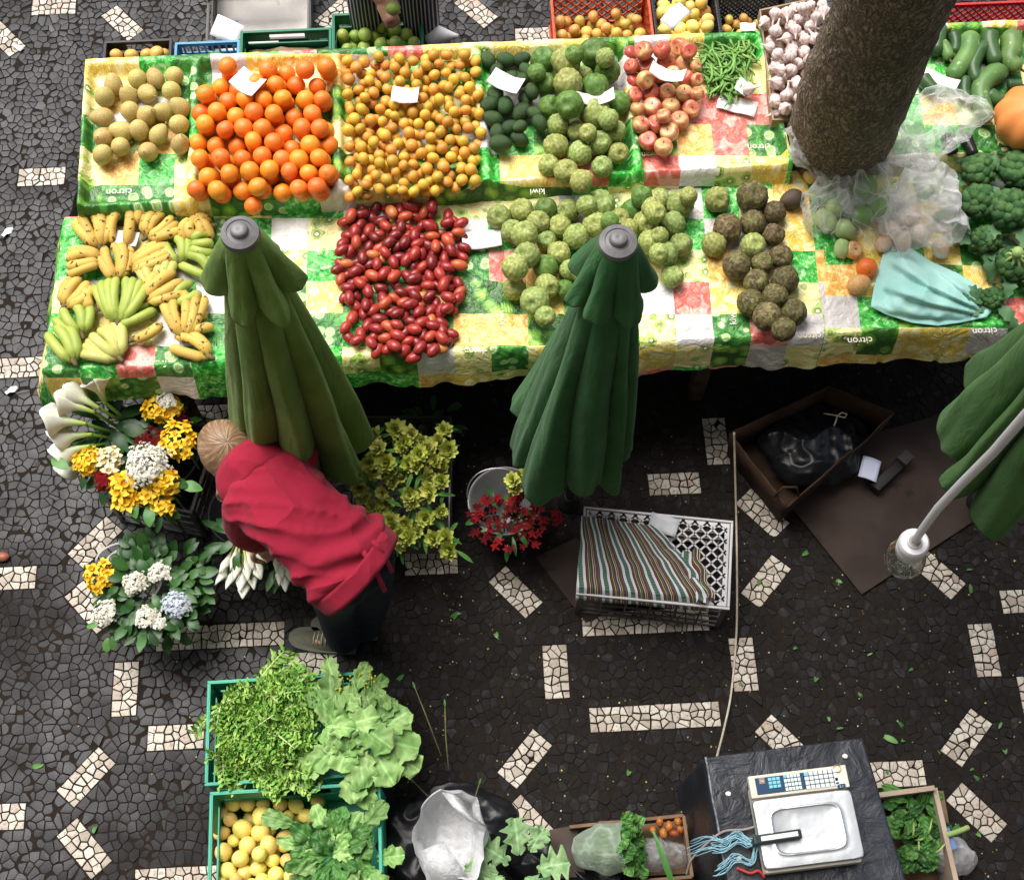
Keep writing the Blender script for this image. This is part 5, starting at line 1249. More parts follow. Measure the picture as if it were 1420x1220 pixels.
def shoe(parent, heel, d, L=.265):
    d = Vector(d).normalized(); s = Vector((-d.y, d.x, 0)); mb = MB(); rows = []
    for i in range(17):
        t = i/16; w_ = (.034+.012*math.sin(PI*min(1, t*1.05)**1.3))*(1 if t < .85 else math.sqrt(max(.02, 1-((t-.85)/.16)**2))); hgt = .105-.055*min(1, max(0, t-.28)/.35)-(.02*max(0, t-.75)/.25)
        w_ *= (1 if t > .06 else .8)
        rows.append([heel+d*t*L+s*w_*math.cos(a)*(1 if math.sin(a) < .2 else 1-.25*math.sin(a))+Vector((0,0,.020+max(0, (hgt-.02)*math.sin(a)))) for a in [PI*j/14-.05 for j in range(15)]])
    mb.grid(rows); a0 = len(mb.v); mb.add([p for p in rows[0]]+[p for p in rows[-1]], [tuple(range(15)), tuple(range(15,30))[::-1]]); mb.build('shoe', SHOE, parent)
    sh = parent.children[-1] if False else [c for c in COL.objects if c.parent == parent and c.name.startswith('shoe')][-1]
    mb = MB(); o1 = [heel+d*t*L+s*(.037+.012*math.sin(PI*min(1, t*1.05)**1.3))*(1 if t < .85 else math.sqrt(max(.02, 1-((t-.85)/.16)**2))) for t in [i/16 for i in range(17)]]
    o2 = [heel+d*t*L-s*(.037+.012*math.sin(PI*min(1, t*1.05)**1.3))*(1 if t < .85 else math.sqrt(max(.02, 1-((t-.85)/.16)**2))) for t in [i/16 for i in range(17)]]
    ring = o1+o2[::-1]; n = len(ring); mb.add([p+Vector((0,0,.014)) for p in ring]+[p+Vector((0,0,.036)) for p in ring], [tuple(range(n))[::-1], tuple(range(n,2*n))]+[(i, (i+1) % n, n+(i+1) % n, n+i) for i in range(n)]); mb.build('sole', SOLE, sh, smooth=False)
    mb = MB()
    for q in range(5):
        t = .36+.065*q; z = .02+.085-.055*min(1, max(0, t-.28)/.35)+.004; a = heel+d*t*L; mb.tube([a-s*.026+Vector((0,0,z-.012)), a+Vector((0,0,z+.002)), a+s*.026+Vector((0,0,z-.012))], .0035, 6)
    mb.build('lace', LACE, sh)
def bender():
    t = thing('person', 'person in a red hooded sweatshirt and dark jeans bending over the flower buckets', 'person', P(470,880,0)); O = t.location.copy()
    g = lambda x, y, z: P(x, y, z)-O
    hipL, hipR = g(464,806,.80), g(506,770,.80); pel = g(484,786,.84); mid = g(421,722,.94); chest = g(371,676,.94); neck = g(346,648,.92); hd = g(318,626,.86)
    shL, shR = g(338,704,.88), g(410,632,.90)
    kL, kR = g(466,838,.44), g(514,822,.44); aL, aR = g(476,884,.09), g(505,868,.09)
    elL, wrL = g(338,735,.66), g(362,752,.50); elR, wrR = g(352,640,.66), g(318,668,.50)
    fwd = (neck-pel); fwd.z = 0; fwd.normalize()
    # body: one continuous skin surface
    mb = MB(); limb(mb, [pel+Vector((0,0,-.02)), mid+Vector((0,0,-.02)), chest+Vector((0,0,-.03)), neck], [.085,.074,.074,.05], 18); limb(mb, [neck, (neck+hd)/2, hd], [.052,.05,.06], 12); head(mb, hd, (fwd*.55+Vector((0,0,-.85))), (fwd*.8+Vector((0,0,.5))))
    for h, k, a in ((hipL,kL,aL),(hipR,kR,aR)): limb(mb, [pel*.4+h*.6, h, k, a], [.10,.092,.058,.042])
    for s, e, w_, sg in ((shL,elL,wrL,1),(shR,elR,wrR,-1)):
        limb(mb, [chest*.4+s*.6+Vector((0,0,-.03)), s+Vector((0,0,-.01)), e, w_], [.05,.045,.038,.027]); hand(mb, w_, (w_-e).normalized()*.7+Vector((0,0,-.6))+fwd*.2, Vector((0,0,1))+fwd, sg, 1.0, .8)
    for a in (aL, aR): limb(mb, [a, a+Vector((-.02,0,-.03)), a+Vector((-.10,0,-.048))], [.038,.032,.020])
    remeshed(mb, .0055, 4, 'body', SKIN, t)
    # jeans
    mb = MB(); across = (hipR-hipL).normalized()
    for h, k, a in ((hipL,kL,aL),(hipR,kR,aR)): limb(mb, [pel*.55+h*.45+Vector((0,0,-.03)), h, k, a+Vector((0,0,.0))], [.105,.106,.078,.066], 18)
    limb(mb, [pel-across*.05+Vector((0,0,-.015)), pel+across*.05+Vector((0,0,-.015))], [.114,.114], 18); limb(mb, [pel+Vector((0,0,-.02)), pel*.85+mid*.15+Vector((0,0,-.05))], [.110,.08], 18)
    remeshed(mb, .009, 5, 'jeans', JEAN, t)
    j = [c for c in COL.objects if c.parent == t and c.name.startswith('jeans')][-1]
    ST = M('white_stitching', (.35,.37,.42), rough=.7)
    # sweatshirt
    mb = MB(); sp = [g(490,787,.835), g(456,756,.895), mid, chest, neck*.5+chest*.5]; ac = across
    N_ = 40; rows = []
    prof = [(.0,.160,.118),(.06,.160,.118),(.13,.170,.118),(.35,.148,.104),(.6,.152,.104),(.8,.158,.102),(.93,.125,.095),(1.0,.085,.075)]
    def spine(s):
        q = s*(len(sp)-1); k = min(len(sp)-2, int(q)); f = q-k; p0, p1, p2, p3 = sp[max(0,k-1)], sp[k], sp[k+1], sp[min(len(sp)-1,k+2)]
        return .5*((2*p1)+(p2-p0)*f+(2*p0-5*p1+4*p2-p3)*f*f+(3*p1-p0-3*p2+p3)*f**3)
    for i in range(61):
        s = i/60; c = spine(s); dr = (spine(min(1, s+.02))-spine(max(0, s-.02))).normalized(); x = (ac-dr*ac.dot(dr)).normalized(); u = x.cross(dr); u = u if u.z > 0 else -u
        for (s0, w0, d0), (s1, w1, d1) in zip(prof, prof[1:]):
            if s0 <= s <= s1: f = (s-s0)/(s1-s0); W_, D_ = w0+(w1-w0)*f, d0+(d1-d0)*f
        fold = lambda a: 1+.10*max(0, 1-5*abs(mnoise.noise(Vector((s*5.5+math.cos(a)*1.7, math.sin(a)*1.2+s*2, 4)))))+.09*math.sin(s*34+2.6*math.cos(a)+1.3+2*math.sin(a*2))*math.exp(-((s-.16)/.13)**2)+.025*math.sin(s*30-3*math.cos(a))*math.exp(-((s-.75)/.15)**2)+.035*mnoise.noise(Vector((math.cos(a)*2, math.sin(a)*2, s*7)))+.018*mnoise.noise(Vector((math.cos(a)*5, math.sin(a)*5, s*18)))
        rows.append([c+(x*math.cos(a)*W_+u*math.sin(a)*D_)*fold(a) for a in [2*PI*q/N_ for q in range(N_)]])
    mb.grid(rows, wrap=True); n0 = len(mb.v); mb.add(rows[0], [tuple(range(N_))[::-1]]); mb.add(rows[-1], [tuple(range(N_))])
    for s, e, w_ in ((shL,elL,wrL),(shR,elR,wrR)):
        limb(mb, [chest*.45+s*.55, s, e, w_*.85+e*.15], [.085,.074,.062,.048], 18)
    remeshed(mb, .006, 2, 'sweatshirt', HOOD, t)
    sw = [c for c in COL.objects if c.parent == t and c.name.startswith('sweatshirt')][-1]
    def band(s0, s1, grow, nm, par, mat):       # ribbed hem
        mb = MB(); rr_ = []
        for i in range(7):
            s = s0+(s1-s0)*i/6; c = spine(max(0, s)) + (spine(0)-spine(.02)).normalized()*max(0, -s)*.55; dr = (spine(.05)-spine(0)).normalized(); x = (ac-dr*ac.dot(dr)).normalized(); u = x.cross(dr); u = u if u.z > 0 else -u
            rr_.append([c+(x*math.cos(a)*.166+u*math.sin(a)*.124)*(grow+.012*math.sin(i/6*PI)+.006*math.sin(a*60)+.03*mnoise.noise(Vector((math.cos(a)*2,math.sin(a)*2,3)))) for a in [2*PI*q/96 for q in range(96)]])
        mb.grid(rr_, wrap=True); o = mb.build(nm, mat, par); solidify(o, .006, 1); return o
    band(-.07, .085, 1.07, 'hem', sw, HOOD)
    # hood lying in a roll on the shoulders behind the head
    mb = MB(); hn = (neck-chest).normalized(); x = (ac-hn*ac.dot(hn)).normalized(); u = x.cross(hn); u = u if u.z > 0 else -u; rows = []
    cen = neck*.62+chest*.38
    for i in range(25):
        t_ = i/24; row = []
        for q in range(49):
            a = PI*(-.12)+PI*1.24*q/48
            prof_ = [(.10,-.06,.02),(.122,-.045,.035),(.132,.0,.045),(.128,.035,.052),(.115,.062,.045),(.10,.07,.03),(.088,.05,.018),(.08,.02,.012)]
            v = t_*(len(prof_)-1); k = min(len(prof_)-2, int(v)); f = v-k; f = f*f*(3-2*f); rr0, al, upz = [prof_[k][m]+(prof_[k+1][m]-prof_[k][m])*f for m in range(3)]
            k2 = 1+.05*mnoise.noise(Vector((a*1.6, t_*3, 2)))
            row.append(cen+x*math.cos(a)*rr0*1.02*k2+u*(math.sin(a)*rr0*.74*k2+upz*math.sin(max(0, a))*.7-.01)+hn*al*1.0)
        rows.append(row)
    mb.grid(rows); h_ = mb.build('hood', HOOD, sw); solidify(h_, .012, 0)
    # draw cords hanging from the hem at the far hip
    for k in range(2):
        a = g(507-14*k+14, 757+6*k-6, .93); a = g(503, 764, .97) if k == 0 else g(517, 750, .97); b = g(534,820,.84) if k == 0 else g(544,793,.84)
        mb = MB(); mb.tube([a, a*.6+b*.4+Vector((.008,0,.012)), b], .0085, 8, flat=.5); mb.build('cord', HOOD, sw)
    # stitched seams of the seat
    for (p0, p1, p2) in (((448,842,.92),(482,838,.93),(508,822,.93)),((490,778,.97),(500,795,.96),(512,806,.94))):
        pass
    shoe(t, aL+Vector((.045,-.01,-aL.z)), (-1,.12,0)); shoe(t, aR+Vector((.05,0,-aR.z)), (-1,.10,0))
    haircap(t, hd, (fwd*.55+Vector((0,0,-.85))), (fwd*.8+Vector((0,0,.5))), .104, None)
bender()
def stander():
    N = NT('striped_trousers'); co = N.n('TexCoord').outputs['Object']; X = N.n('SeparateXYZ', {0: co}).outputs[0]
    st = N.math('LESS_THAN', N.math('FRACT', N.math('MULTIPLY', X, 62)), .35); N.col(N.mix(st, (.014,.015,.02), (.42,.42,.44))); N.p(rough=.85); TR = N.m
    L_, R_ = P(507,2,.5), P(582,4,.5); c = (L_+R_)/2; c.z = 0
    t = thing('person', 'person in striped trousers reaching over the crate of limes, only hand and legs in view', 'person', c)
    V = Vector; hl, hr = V((-.09,.02,.86)), V((.09,.02,.86)); al, ar = V((-.115,.03,.09)), V((.12,.03,.09)); kl, kr = V((-.112,-.02,.47)), V((.118,-.02,.47))
    ch, nk, hd = V((0,-.04,1.26)), V((0,-.07,1.42)), V((0,-.10,1.56)); sl, sr = V((-.19,-.03,1.34)), V((.19,-.03,1.34))
    w1 = P(527,0,.72)-c; e1 = (sl+w1)/2+V((-.10,.05,-.04)); e2 = V((.26,.0,1.08)); w2 = V((.20,-.16,.94))
    mb = MB(); limb(mb, [V((0,.02,.9)), V((0,0,1.1)), ch, nk], [.13,.12,.14,.06], 18); limb(mb, [nk, hd], [.052,.058]); head(mb, hd, V((0,-.8,-.45)), V((0,-.4,.9)))
    for h, k, a in ((hl,kl,al),(hr,kr,ar)): limb(mb, [h, k, a], [.088,.056,.04]); limb(mb, [a, a+V((0,-.06,-.045)), a+V((0,-.15,-.062))], [.038,.036,.024])
    limb(mb, [ch*.4+sl*.6, sl, e1, w1], [.06,.05,.04,.026]); hand(mb, w1, (w1-e1).normalized()*.6+V((.25,-.45,-.3)), V((0,-.3,1)), 1, .95, 1.15)
    limb(mb, [ch*.4+sr*.6, sr, e2, w2], [.06,.05,.04,.026]); hand(mb, w2, w2-e2, V((0,-.3,1)), -1, .95, .8)
    remeshed(mb, .006, 4, 'body', SKIN, t)
    mb = MB()
    for h, k, a in ((hl,kl,al),(hr,kr,ar)): limb(mb, [h, k, a+V((0,0,.03))], [.115,.085,.075], 18)
    limb(mb, [V((-.06,.02,.92)), V((.06,.02,.92))], [.13,.13], 18); remeshed(mb, .009, 4, 'trousers', TR, t)
    TS = M('grey_jersey', (.10,.10,.11), (.13,.13,.14), 8, .85)
    mb = MB(); limb(mb, [V((0,.02,.90)), V((0,0,1.1)), ch, V((0,-.05,1.36))], [.15,.145,.155,.09], 18); limb(mb, [ch, sl, e1*.6+sl*.4], [.09,.075,.062]); limb(mb, [ch, sr, e2*.6+sr*.4], [.09,.075,.062]); remeshed(mb, .01, 4, 'shirt', TS, t)
    haircap(t, hd, V((0,-.8,-.45)), V((0,-.4,.9)), .098, None)
    o = place(lime_m[0], 'lime', P(545,12,.70), rrot(), .029, 'yellow green lime held in the hand above the crate of limes', 'lime')
stander()
# ================================================================ FLOWERS
GRN = M('leaf_green', (.014,.062,.012), (.034,.11,.02), 6, .38, .15, 40, attr=True); GRN2 = M('broad_leaf_green', (.045,.15,.03), (.09,.22,.05), 6, .42, .2, 50, attr=True)
YELP = M('yellow_petal', (.76,.46,.015), (.80,.56,.04), 6, .55, attr=True); WHTP = M('white_petal', (.78,.77,.72), (.72,.70,.62), 8, .55, attr=True); BLUP = M('blue_white_petal', (.52,.58,.72), (.66,.70,.78), 8, .55, attr=True)
REDP = M('red_petal', (.20,.006,.009), (.12,.004,.007), 8, .8, spec=.08, attr=True); CALW = M('calla_white', (.80,.79,.70), (.76,.74,.60), 3, .45, attr=True, sss=.1); STEM = M('green_stem', (.10,.22,.03), (.16,.30,.05), 6, .4)
LEUC = M('yellow_green_bract', (.50,.55,.09), (.64,.62,.18), 5, .5, attr=True, ov=.12)
V = Vector
def daffodil(mb, c, n, r, petals=6, cup=True):
    n = n.normalized(); x = n.orthogonal().normalized(); y = n.cross(x); a0 = rv(0,6)
    for k in range(petals):
        a = a0+k*2*PI/petals; d = (x*math.cos(a)+y*math.sin(a)); mb.leaf(c, d+n*rv(.1,.6), n, r*rv(.85,1.15), r*.62, rv(.2,.9), 3, .18, .0015, (.85,.80,.7), (1.1,1.1,1.1))
    if cup:
        sv_ = mb.cur; rot = V((0,0,1)).rotation_difference(n).to_matrix()
        mb.lathe([(r*.16,0),(r*.28,r*.18),(r*.36,r*.32)], 8, c+n*r*.1, rot, cap=False, cols=[(.8,.55,.4),(.9,.75,.7),(1,.85,.8)])
def head_of(parent, c, R_, n, r, mat, nm, up=V((0,0,1)), petals=6, cup=True, flat=.75, tint=None):
    """rounded head of n blossoms, each blossom its own part"""
    for k, u in enumerate(fibs(int(n*1.9), n)):
        if u.z < -.12 or k >= n*1.9: continue
        mb = MB(); k_ = rv(.72,1.18); p = V((u.x*R_*k_, u.y*R_*k_, u.z*R_*flat*rv(.5,1.1))); daffodil(mb, p, u+V((rv(-.4,.4),rv(-.4,.4),.7)), r*rv(.85,1.2), petals, cup)
        mb.build(nm, mat, parent)
def florets(parent, c, R_, n, r, mat, nm):
    mb = MB(); n = int(n*1.7)
    for k in range(n):
        u = V((random.gauss(0,1), random.gauss(0,1), abs(random.gauss(.2,.8)))).normalized(); q = u*R_*rv(.6,1.08)*(1+.5*mnoise.noise(u*1.8+c*7)); q.z *= .6; u = (u+V((rv(-.5,.5),rv(-.5,.5),.9))).normalized()
        q += V((.3*R_*mnoise.noise(u*2+c*9), .3*R_*mnoise.noise(u*2+V((4,0,0))+c*9), 0))
        x = u.orthogonal().normalized(); y = u.cross(x); a0 = rv(0,6); s = rv(.8,1.15)
        ps = []
        for j in range(8):
            a = a0+j*PI/4; ps.append(q+(x*math.cos(a)+y*math.sin(a))*r*s*(1 if j % 2 == 0 else .45)+u*.2*r*(j % 2))
        sh = rv(.75,1.05); mb.add(ps+[q+u*r*.2], [(j, (j+1) % 8, 8) for j in range(8)], [(sh,)*3]*8+[(.7,.68,.5)])
    mb.build(nm, mat, parent)
def leaves(parent, n, R_, L, W, mat, up=.5, z=0, nm='leaf', seed=0, part=True, curl=(.3,1.0), n_=5):
    rnd = random.Random(seed)
    for k in range(n):
        a = k*2.4+rnd.uniform(-.5,.5); q = rnd.uniform(.2,1)*R_; mb = MB()
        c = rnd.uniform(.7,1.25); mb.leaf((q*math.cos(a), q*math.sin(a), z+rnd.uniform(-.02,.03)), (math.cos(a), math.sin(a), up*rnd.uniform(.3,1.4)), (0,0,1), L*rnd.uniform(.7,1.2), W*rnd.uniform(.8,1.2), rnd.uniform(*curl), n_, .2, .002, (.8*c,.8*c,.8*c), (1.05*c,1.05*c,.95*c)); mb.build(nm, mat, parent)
def stems(parent, pts, foot, mat=STEM, r=.004):
    for p in pts:
        mb = MB(); mb.tube([p, (V(p)*.5+V(foot)*.5)+V((rv(-.01,.01), rv(-.01,.01), -.02)), V(foot)+V((rv(-.03,.03), rv(-.03,.03), 0))], r, 5); mb.build('stem', mat, parent)
def posy(px, py, z, R_, n, r, mat, label, name='flower_posy', foot=.25, cat='flowers', group='posies in the dark bucket', petals=6, lv=4, cup=True):
    t = thing(name, label, cat, P(px, py, z), group=group); head_of(t, None, R_, n, r, mat, 'blossom', petals=petals, cup=cup)
    stems(t, [(R_*.4*math.cos(k*2.1), R_*.4*math.sin(k*2.1), 0) for k in range(3)], (0, .02, -foot)); leaves(t, lv, R_*.8, .07, .03, GRN, .1, -.03, seed=int(px)); return t
def cluster(px, py, z, R_, n, mat, label, foot=.25, r=.0085, group='posies in the dark bucket', lv=4):
    t = thing('flower_cluster', label, 'flowers', P(px, py, z), group=group); florets(t, t.location, R_, n, r, mat, 'florets'); mb = MB(); mb.tube([(0,0,0),(0,.02,-foot)], .005, 6); mb.build('stem', STEM, t); leaves(t, lv, R_*.9, .06, .032, GRN, .1, -.02, seed=int(px)); return t
def calla_mesh(mb, base, d, up, L, W, spad=True):
    """funnel of one wrapped spathe with a drawn-out tip, on its stalk end"""
    d = V(d).normalized(); s = d.cross(V(up)).normalized(); u = s.cross(d); rows = []; cl = []
    for i in range(15):
        t = i/14; r = W*(.12+.38*t**1.2+.5*max(0, t-.55)/.45*t) ; row = []; cc = []
        for j in range(25):
            a = 2*PI*j/24; front = .5+.5*math.cos(a); ov = .012*(j/24-.5)
            reach = L*t*(.74+.26*front**2)+L*.10*max(0, t-.86)/.14*max(0, front-.9)/.1
            flare = r*(1+.35*max(0, t-.7)/.3*(1-front))
            row.append(V(base)+d*reach+s*math.sin(a)*flare*.9+u*math.cos(a)*flare*(1 if front > .5 else .9)+u*ov*t-u*.10*L*max(0, t-.8)/.2*front*.4); g = min(1, max(0, t*1.7-.25)); cc.append((.45+.55*g, .62+.38*g, .12+.88*g))
        rows.append(row); cl.append(cc)
    mb.grid(rows, cl)
    if spad: mb.cur = (1,.72,.05); mb.tube([V(base)+d*L*.25, V(base)+d*L*.62], [.004,.0035], 6)
    mb.cur = (1,1,1)
def calla(parent, base, d, up, L=.10, W=.034, stem=None):
    mb = MB(); calla_mesh(mb, base, d, up, L, W); f = mb.build('flower', CALW, parent); solidify(f, .0015)
    if stem is not None: mb = MB(); b = V(base); mb.tube([b+V(d).normalized()*L*.06, b*.6+V(stem)*.4, V(stem)], [.007,.0065,.007], 7); mb.build('stem', STEM, parent)
# ---- dark crate with a black bucket of posies
cc = P(222,640,.30); FC = V((cc.x, cc.y, .014)); RZ = math.atan2((P(285,728,.3)-P(148,702,.3)).y, (P(285,728,.3)-P(148,702,.3)).x)
crate(FC, .36, .36, .29, RZ, PDGR, 'dark grey slatted crate holding the bucket of yellow and white posies', 'rails', nb=4)
t = thing('bucket', 'black bucket full of posies standing in the dark grey crate', 'bucket', P(222,632,.30)-V((0,0,.27)))
mb = MB(); mb.lathe([(.12,.0),(.155,.29),(.163,.30),(.160,.305),(.150,.295),(.117,.01)], 40); mb.build('body', PBLK, t)
mb = MB(); mb.lathe([(.0005,.20),(.14,.20)], 30, cap=False); mb.build('water', M('dark_water', (.01,.012,.01), rough=.05), t)
mb = MB(); mb.tube([(.162*math.cos(a), .162*math.sin(a)*.35+.05, .30-.10*math.sin(a)) for a in [PI*k/16 for k in range(17)]], .003, 6); mb.build('handle', M('steel_wire', (.45,.45,.46), rough=.3, metal=.9), t)
posy(225,563,0.590,.072,15,.028,YELP,'yellow posy with a white tuft at the back of the dark bucket',lv=5)
cluster(231,556,0.645,.030,60,WHTP,'white tuft of florets in the rearmost yellow posy',r=.009,lv=0)
posy(249,612,0.590,.066,15,.027,YELP,'yellow narcissus posy at the right side of the dark bucket')
posy(122,640,0.570,.052,12,.027,YELP,'yellow posy at the left rim of the dark bucket')
posy(150,637,0.580,.045,8,.028,M('cream_petal', (.78,.74,.50), (.72,.66,.36), 6, .55, attr=True),'cream white narcissus posy beside the left yellow posy')
posy(144,664,0.570,.036,9,.022,REDP,'small bright red posy at the front left of the dark bucket',petals=5,cup=False)
posy(209,614,0.570,.050,10,.024,M('dark_red_petal', (.055,.003,.004), (.09,.005,.007), 8, .8, spec=.08, attr=True),'dark red posy in the middle of the dark bucket',petals=5,cup=False)
posy(246,582,0.560,.040,7,.022,bpy.data.materials['dark_red_petal'],'dark red posy between the two rear yellow posies',petals=5,cup=False)
cluster(204,642,0.620,.072,330,WHTP,'large white floret head in the middle of the dark bucket')
posy(170,674,0.570,.040,6,.036,YELP,'yellow large petalled posy at the front of the dark bucket, left one')
posy(226,668,0.580,.042,6,.036,YELP,'yellow large petalled posy at the front of the dark bucket, right one')
posy(176,694,0.540,.038,5,.034,YELP,'yellow blossoms hanging over the crate edge at the left')
posy(206,688,0.550,.034,5,.032,YELP,'yellow blossoms low over the front of the crate')
posy(224,702,0.530,.034,5,.034,YELP,'yellow blossoms hanging lowest over the crate front')
t = thing('greenery', 'loose green foliage sticking out between the posies', 'foliage', P(190,635,.50)); leaves(t, 46, .15, .085, .042, GRN, .5, .0, seed=4)
for px, py, a in ((216,640,1.5),(250,672,-.2),(180,690,-1.2),(208,700,-1.5),(95,650,2.6),(85,612,.2)):
    mb = MB(); mb.leaf((0,0,0), (math.cos(a), math.sin(a), .3), (0,0,1), .085, .045, .7, 6, .2, .002, (.9,.9,.9), (1.2,1.2,1.2)); o = mb.build('leaf', GRN2); o.location = P(px, py, .54 if px > 120 else .60); tag(o, 'single broad green leaf standing among the posies', 'leaf', 'broad leaves among the posies')
# ---- callas leaning over the left side
t = thing('calla_bouquet', 'bouquet of large white calla lilies leaning over the left side of the dark bucket', 'flowers', P(150,592,.52))
O = t.location.copy(); ft = P(205,612,.30)-O
for (bx, by, tx, ty, z0, z1, L, W) in ((120,588,66,580,.66,.70,.15,.062),(132,572,88,556,.68,.72,.14,.055),(146,560,134,530,.68,.76,.12,.056),(128,602,72,606,.62,.62,.14,.055),(125,618,92,626,.60,.58,.13,.052),(118,642,86,652,.52,.46,.11,.042),(138,566,106,548,.70,.72,.13,.052)):
    a, b = P(bx, by, z0)-O, P(tx, ty, z1)-O; calla(t, a, b-a, (0,0,1), L, W, ft+V((rv(-.02,.02), rv(-.02,.02), 0)))
leaves(t, 16, .07, .12, .05, GRN, .4, .02, seed=8)
# ---- lower bunch in a white bucket
t = thing('bucket', 'white bucket half hidden under shrubby white blossoms', 'bucket', P(182,800,.24)-V((0,0,.235)))
mb = MB(); mb.lathe([(.095,0),(.12,.235),(.127,.24),(.124,.245),(.115,.238),(.09,.01)], 40); mb.build('body', PLGR, t)
mb = MB(); mb.tube([(.12*math.cos(a)-.02, .12*math.sin(a)*.6+.06, .24+.015*math.sin(a)) for a in [PI*k/16 for k in range(17)]], .005, 6, flat=.5); mb.build('handle', PLGR, t)
t = thing('leafy_shrub_bunch', 'bunch of glossy dark green twigs in the white bucket', 'foliage', P(212,815,.30)); O = t.location.copy()
leaves(t, 96, .18, .068, .040, GRN, .8, .0, seed=14, curl=(.2,.9)); fo = MB()
for k in range(150):
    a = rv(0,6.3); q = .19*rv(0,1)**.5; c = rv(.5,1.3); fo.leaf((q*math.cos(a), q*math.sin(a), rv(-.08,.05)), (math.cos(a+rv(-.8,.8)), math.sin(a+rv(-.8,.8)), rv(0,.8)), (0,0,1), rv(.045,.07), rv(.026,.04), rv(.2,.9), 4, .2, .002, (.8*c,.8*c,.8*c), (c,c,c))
tag(fo.build('foliage', GRN, t), kind='stuff')
fo = None; stems(t, [(.12*math.cos(k), .12*math.sin(k), .0) for k in range(6)], (-.04,.05,-.22))
t.rotation_euler = (R(8), 0, 0)
GP = 'posies in the white bucket'
posy(140,797,.34,.052,13,.026,YELP,'yellow posy at the left of the white bucket',group=GP,lv=2)
for px, py, r, n, m, l in ((188,808,.042,150,WHTP,'white floret head just right of the white bucket'),(223,792,.040,140,WHTP,'white floret head high among the glossy leaves'),(246,838,.046,180,BLUP,'bluish white floret head at the right of the lower bunch'),(146,850,.044,170,WHTP,'white floret head at the lower left of the lower bunch'),(203,856,.036,110,WHTP,'white floret head at the bottom of the lower bunch'),(221,865,.020,40,WHTP,'small white floret head right of the bottom one')):
    cluster(px, py, .34, r, n, m, l, r=.008, group=GP, lv=1)
t = thing('twig', 'leafy twig with pinkish buds hanging out at the bottom of the lower bunch', 'twig', P(155,868,.2)); leaves(t, 9, .05, .07, .03, GRN2, .0, 0, seed=3)
# ---- callas under the arm of the bending person
def calla_bunch(px, py, lst, label, z=.34):
    t = thing('calla_bunch', label, 'flowers', P(px, py, z), group='tied calla lily bunches'); O = t.location.copy(); ft = V((.0,.22,-.05))
    for tx, ty, dz, W in lst:
        b = P(tx, ty, z-.02+dz)-O; a = b*.28+V((0,.03,.02+dz)); d = b-a; calla(t, b-d.normalized()*.135, d, (0,.15,1), .138, W*.78, ft+V((rv(-.03,.03),0,0)))
    leaves(t, 12, .06, .10, .035, GRN, .1, -.02, seed=int(px))
calla_bunch(338,756,[(303,806,.0,.024),(316,812,-.01,.022),(327,798,.02,.024),(334,815,.0,.026),(344,800,.03,.022),(338,825,-.02,.03),(352,812,.0,.024),(360,798,.02,.032),(308,790,.02,.022),(368,775,.03,.026),(322,785,.03,.02),(350,785,.04,.02)],'tied bunch of half closed white calla lilies under the bent arm')
calla_bunch(388,768,[(388,806,0,.022),(396,815,-.01,.024),(392,795,.02,.022),(402,800,.02,.02),(384,788,.03,.02)],'smaller bunch of callas half hidden behind the red sweatshirt')
t = thing('dark_bucket', 'black bucket under the tied calla lilies beside the person', 'bucket', P(352,742,.0)); mb = MB(); mb.lathe([(.10,0),(.13,.25),(.137,.26),(.125,.255),(.095,.01)], 32); mb.build('body', PBLK, t)
mb = MB(); mb.tube([(.13*math.cos(a), .13*math.sin(a), .2) for a in [2*PI*k/24 for k in range(24)]], .004, 5, closed=True); mb.build('band', PBLK, t)
t = thing('greenery', 'dark green leaves above the tied calla lilies', 'foliage', P(335,745,.36)); leaves(t, 18, .08, .10, .036, GRN, .2, 0, seed=31)
# ---- yellow green bract bouquets
Z7 = zz(2.838,440,500)
heads = [(230,290),(310,270),(372,288),(480,322),(395,370),(462,392),(250,345),(220,440),(300,480),(345,455),(430,460),(492,472),(450,515),(168,500),(375,560),(222,578),(290,622),(400,665),(335,690),(460,700),(512,695),(525,742),(318,725),(275,400),(340,340),(420,520),(500,420),(260,520),(510,350),(340,320),(200,400),(270,560),(480,600),(430,620),(190,535),(360,410),(420,440),(300,650),(370,690),(250,600),(440,350),(285,440)]
def bract_head(parent, p, r, tilt):
    mb = MB(); n = (V((0,0,1))+tilt).normalized(); x = n.orthogonal().normalized(); y = n.cross(x); a0 = rv(0,6)
    for ring, (k, L, el) in enumerate(((5,.62,1.35),(9,.85,1.1),(11,1.0,.8),(10,1.05,.4))):
        for j in range(k):
            a = a0+j*2*PI/k+ring*.4; d = (x*math.cos(a)+y*math.sin(a))*math.cos(el)+n*math.sin(el); q = 1.15-.1*ring+rv(-.08,.08); mb.leaf(p+n*.004*(3-ring), d, n, r*L*rv(.8,1.1), r*.56, rv(-.6,.2), 5, .4, 0, (q*.6,q*.85,q*.45), (q*1.05,q*1.05,q*1.1), shape=lambda s_: math.sin(PI*min(1, .12+.86*s_**1.5))**.8)
    mb.cur = (.8,.65,.25); mb.ico(p+n*r*.12, r*.16, 1); mb.build('flower_head', LEUC, parent)
hr_ = random.Random(17); heads += [(x, y) for x, y in ((hr_.uniform(150,535), hr_.uniform(265,735)) for _ in range(40)) if x > 150+max(0, y-480)*.45 and min((x-a)**2+(y-b)**2 for a, b in heads) > 34**2]
BL = ['rear bouquet of yellow green bracts below the cloth edge','middle bouquet of yellow green bracts','front bouquet of yellow green bracts ending above the white stones']
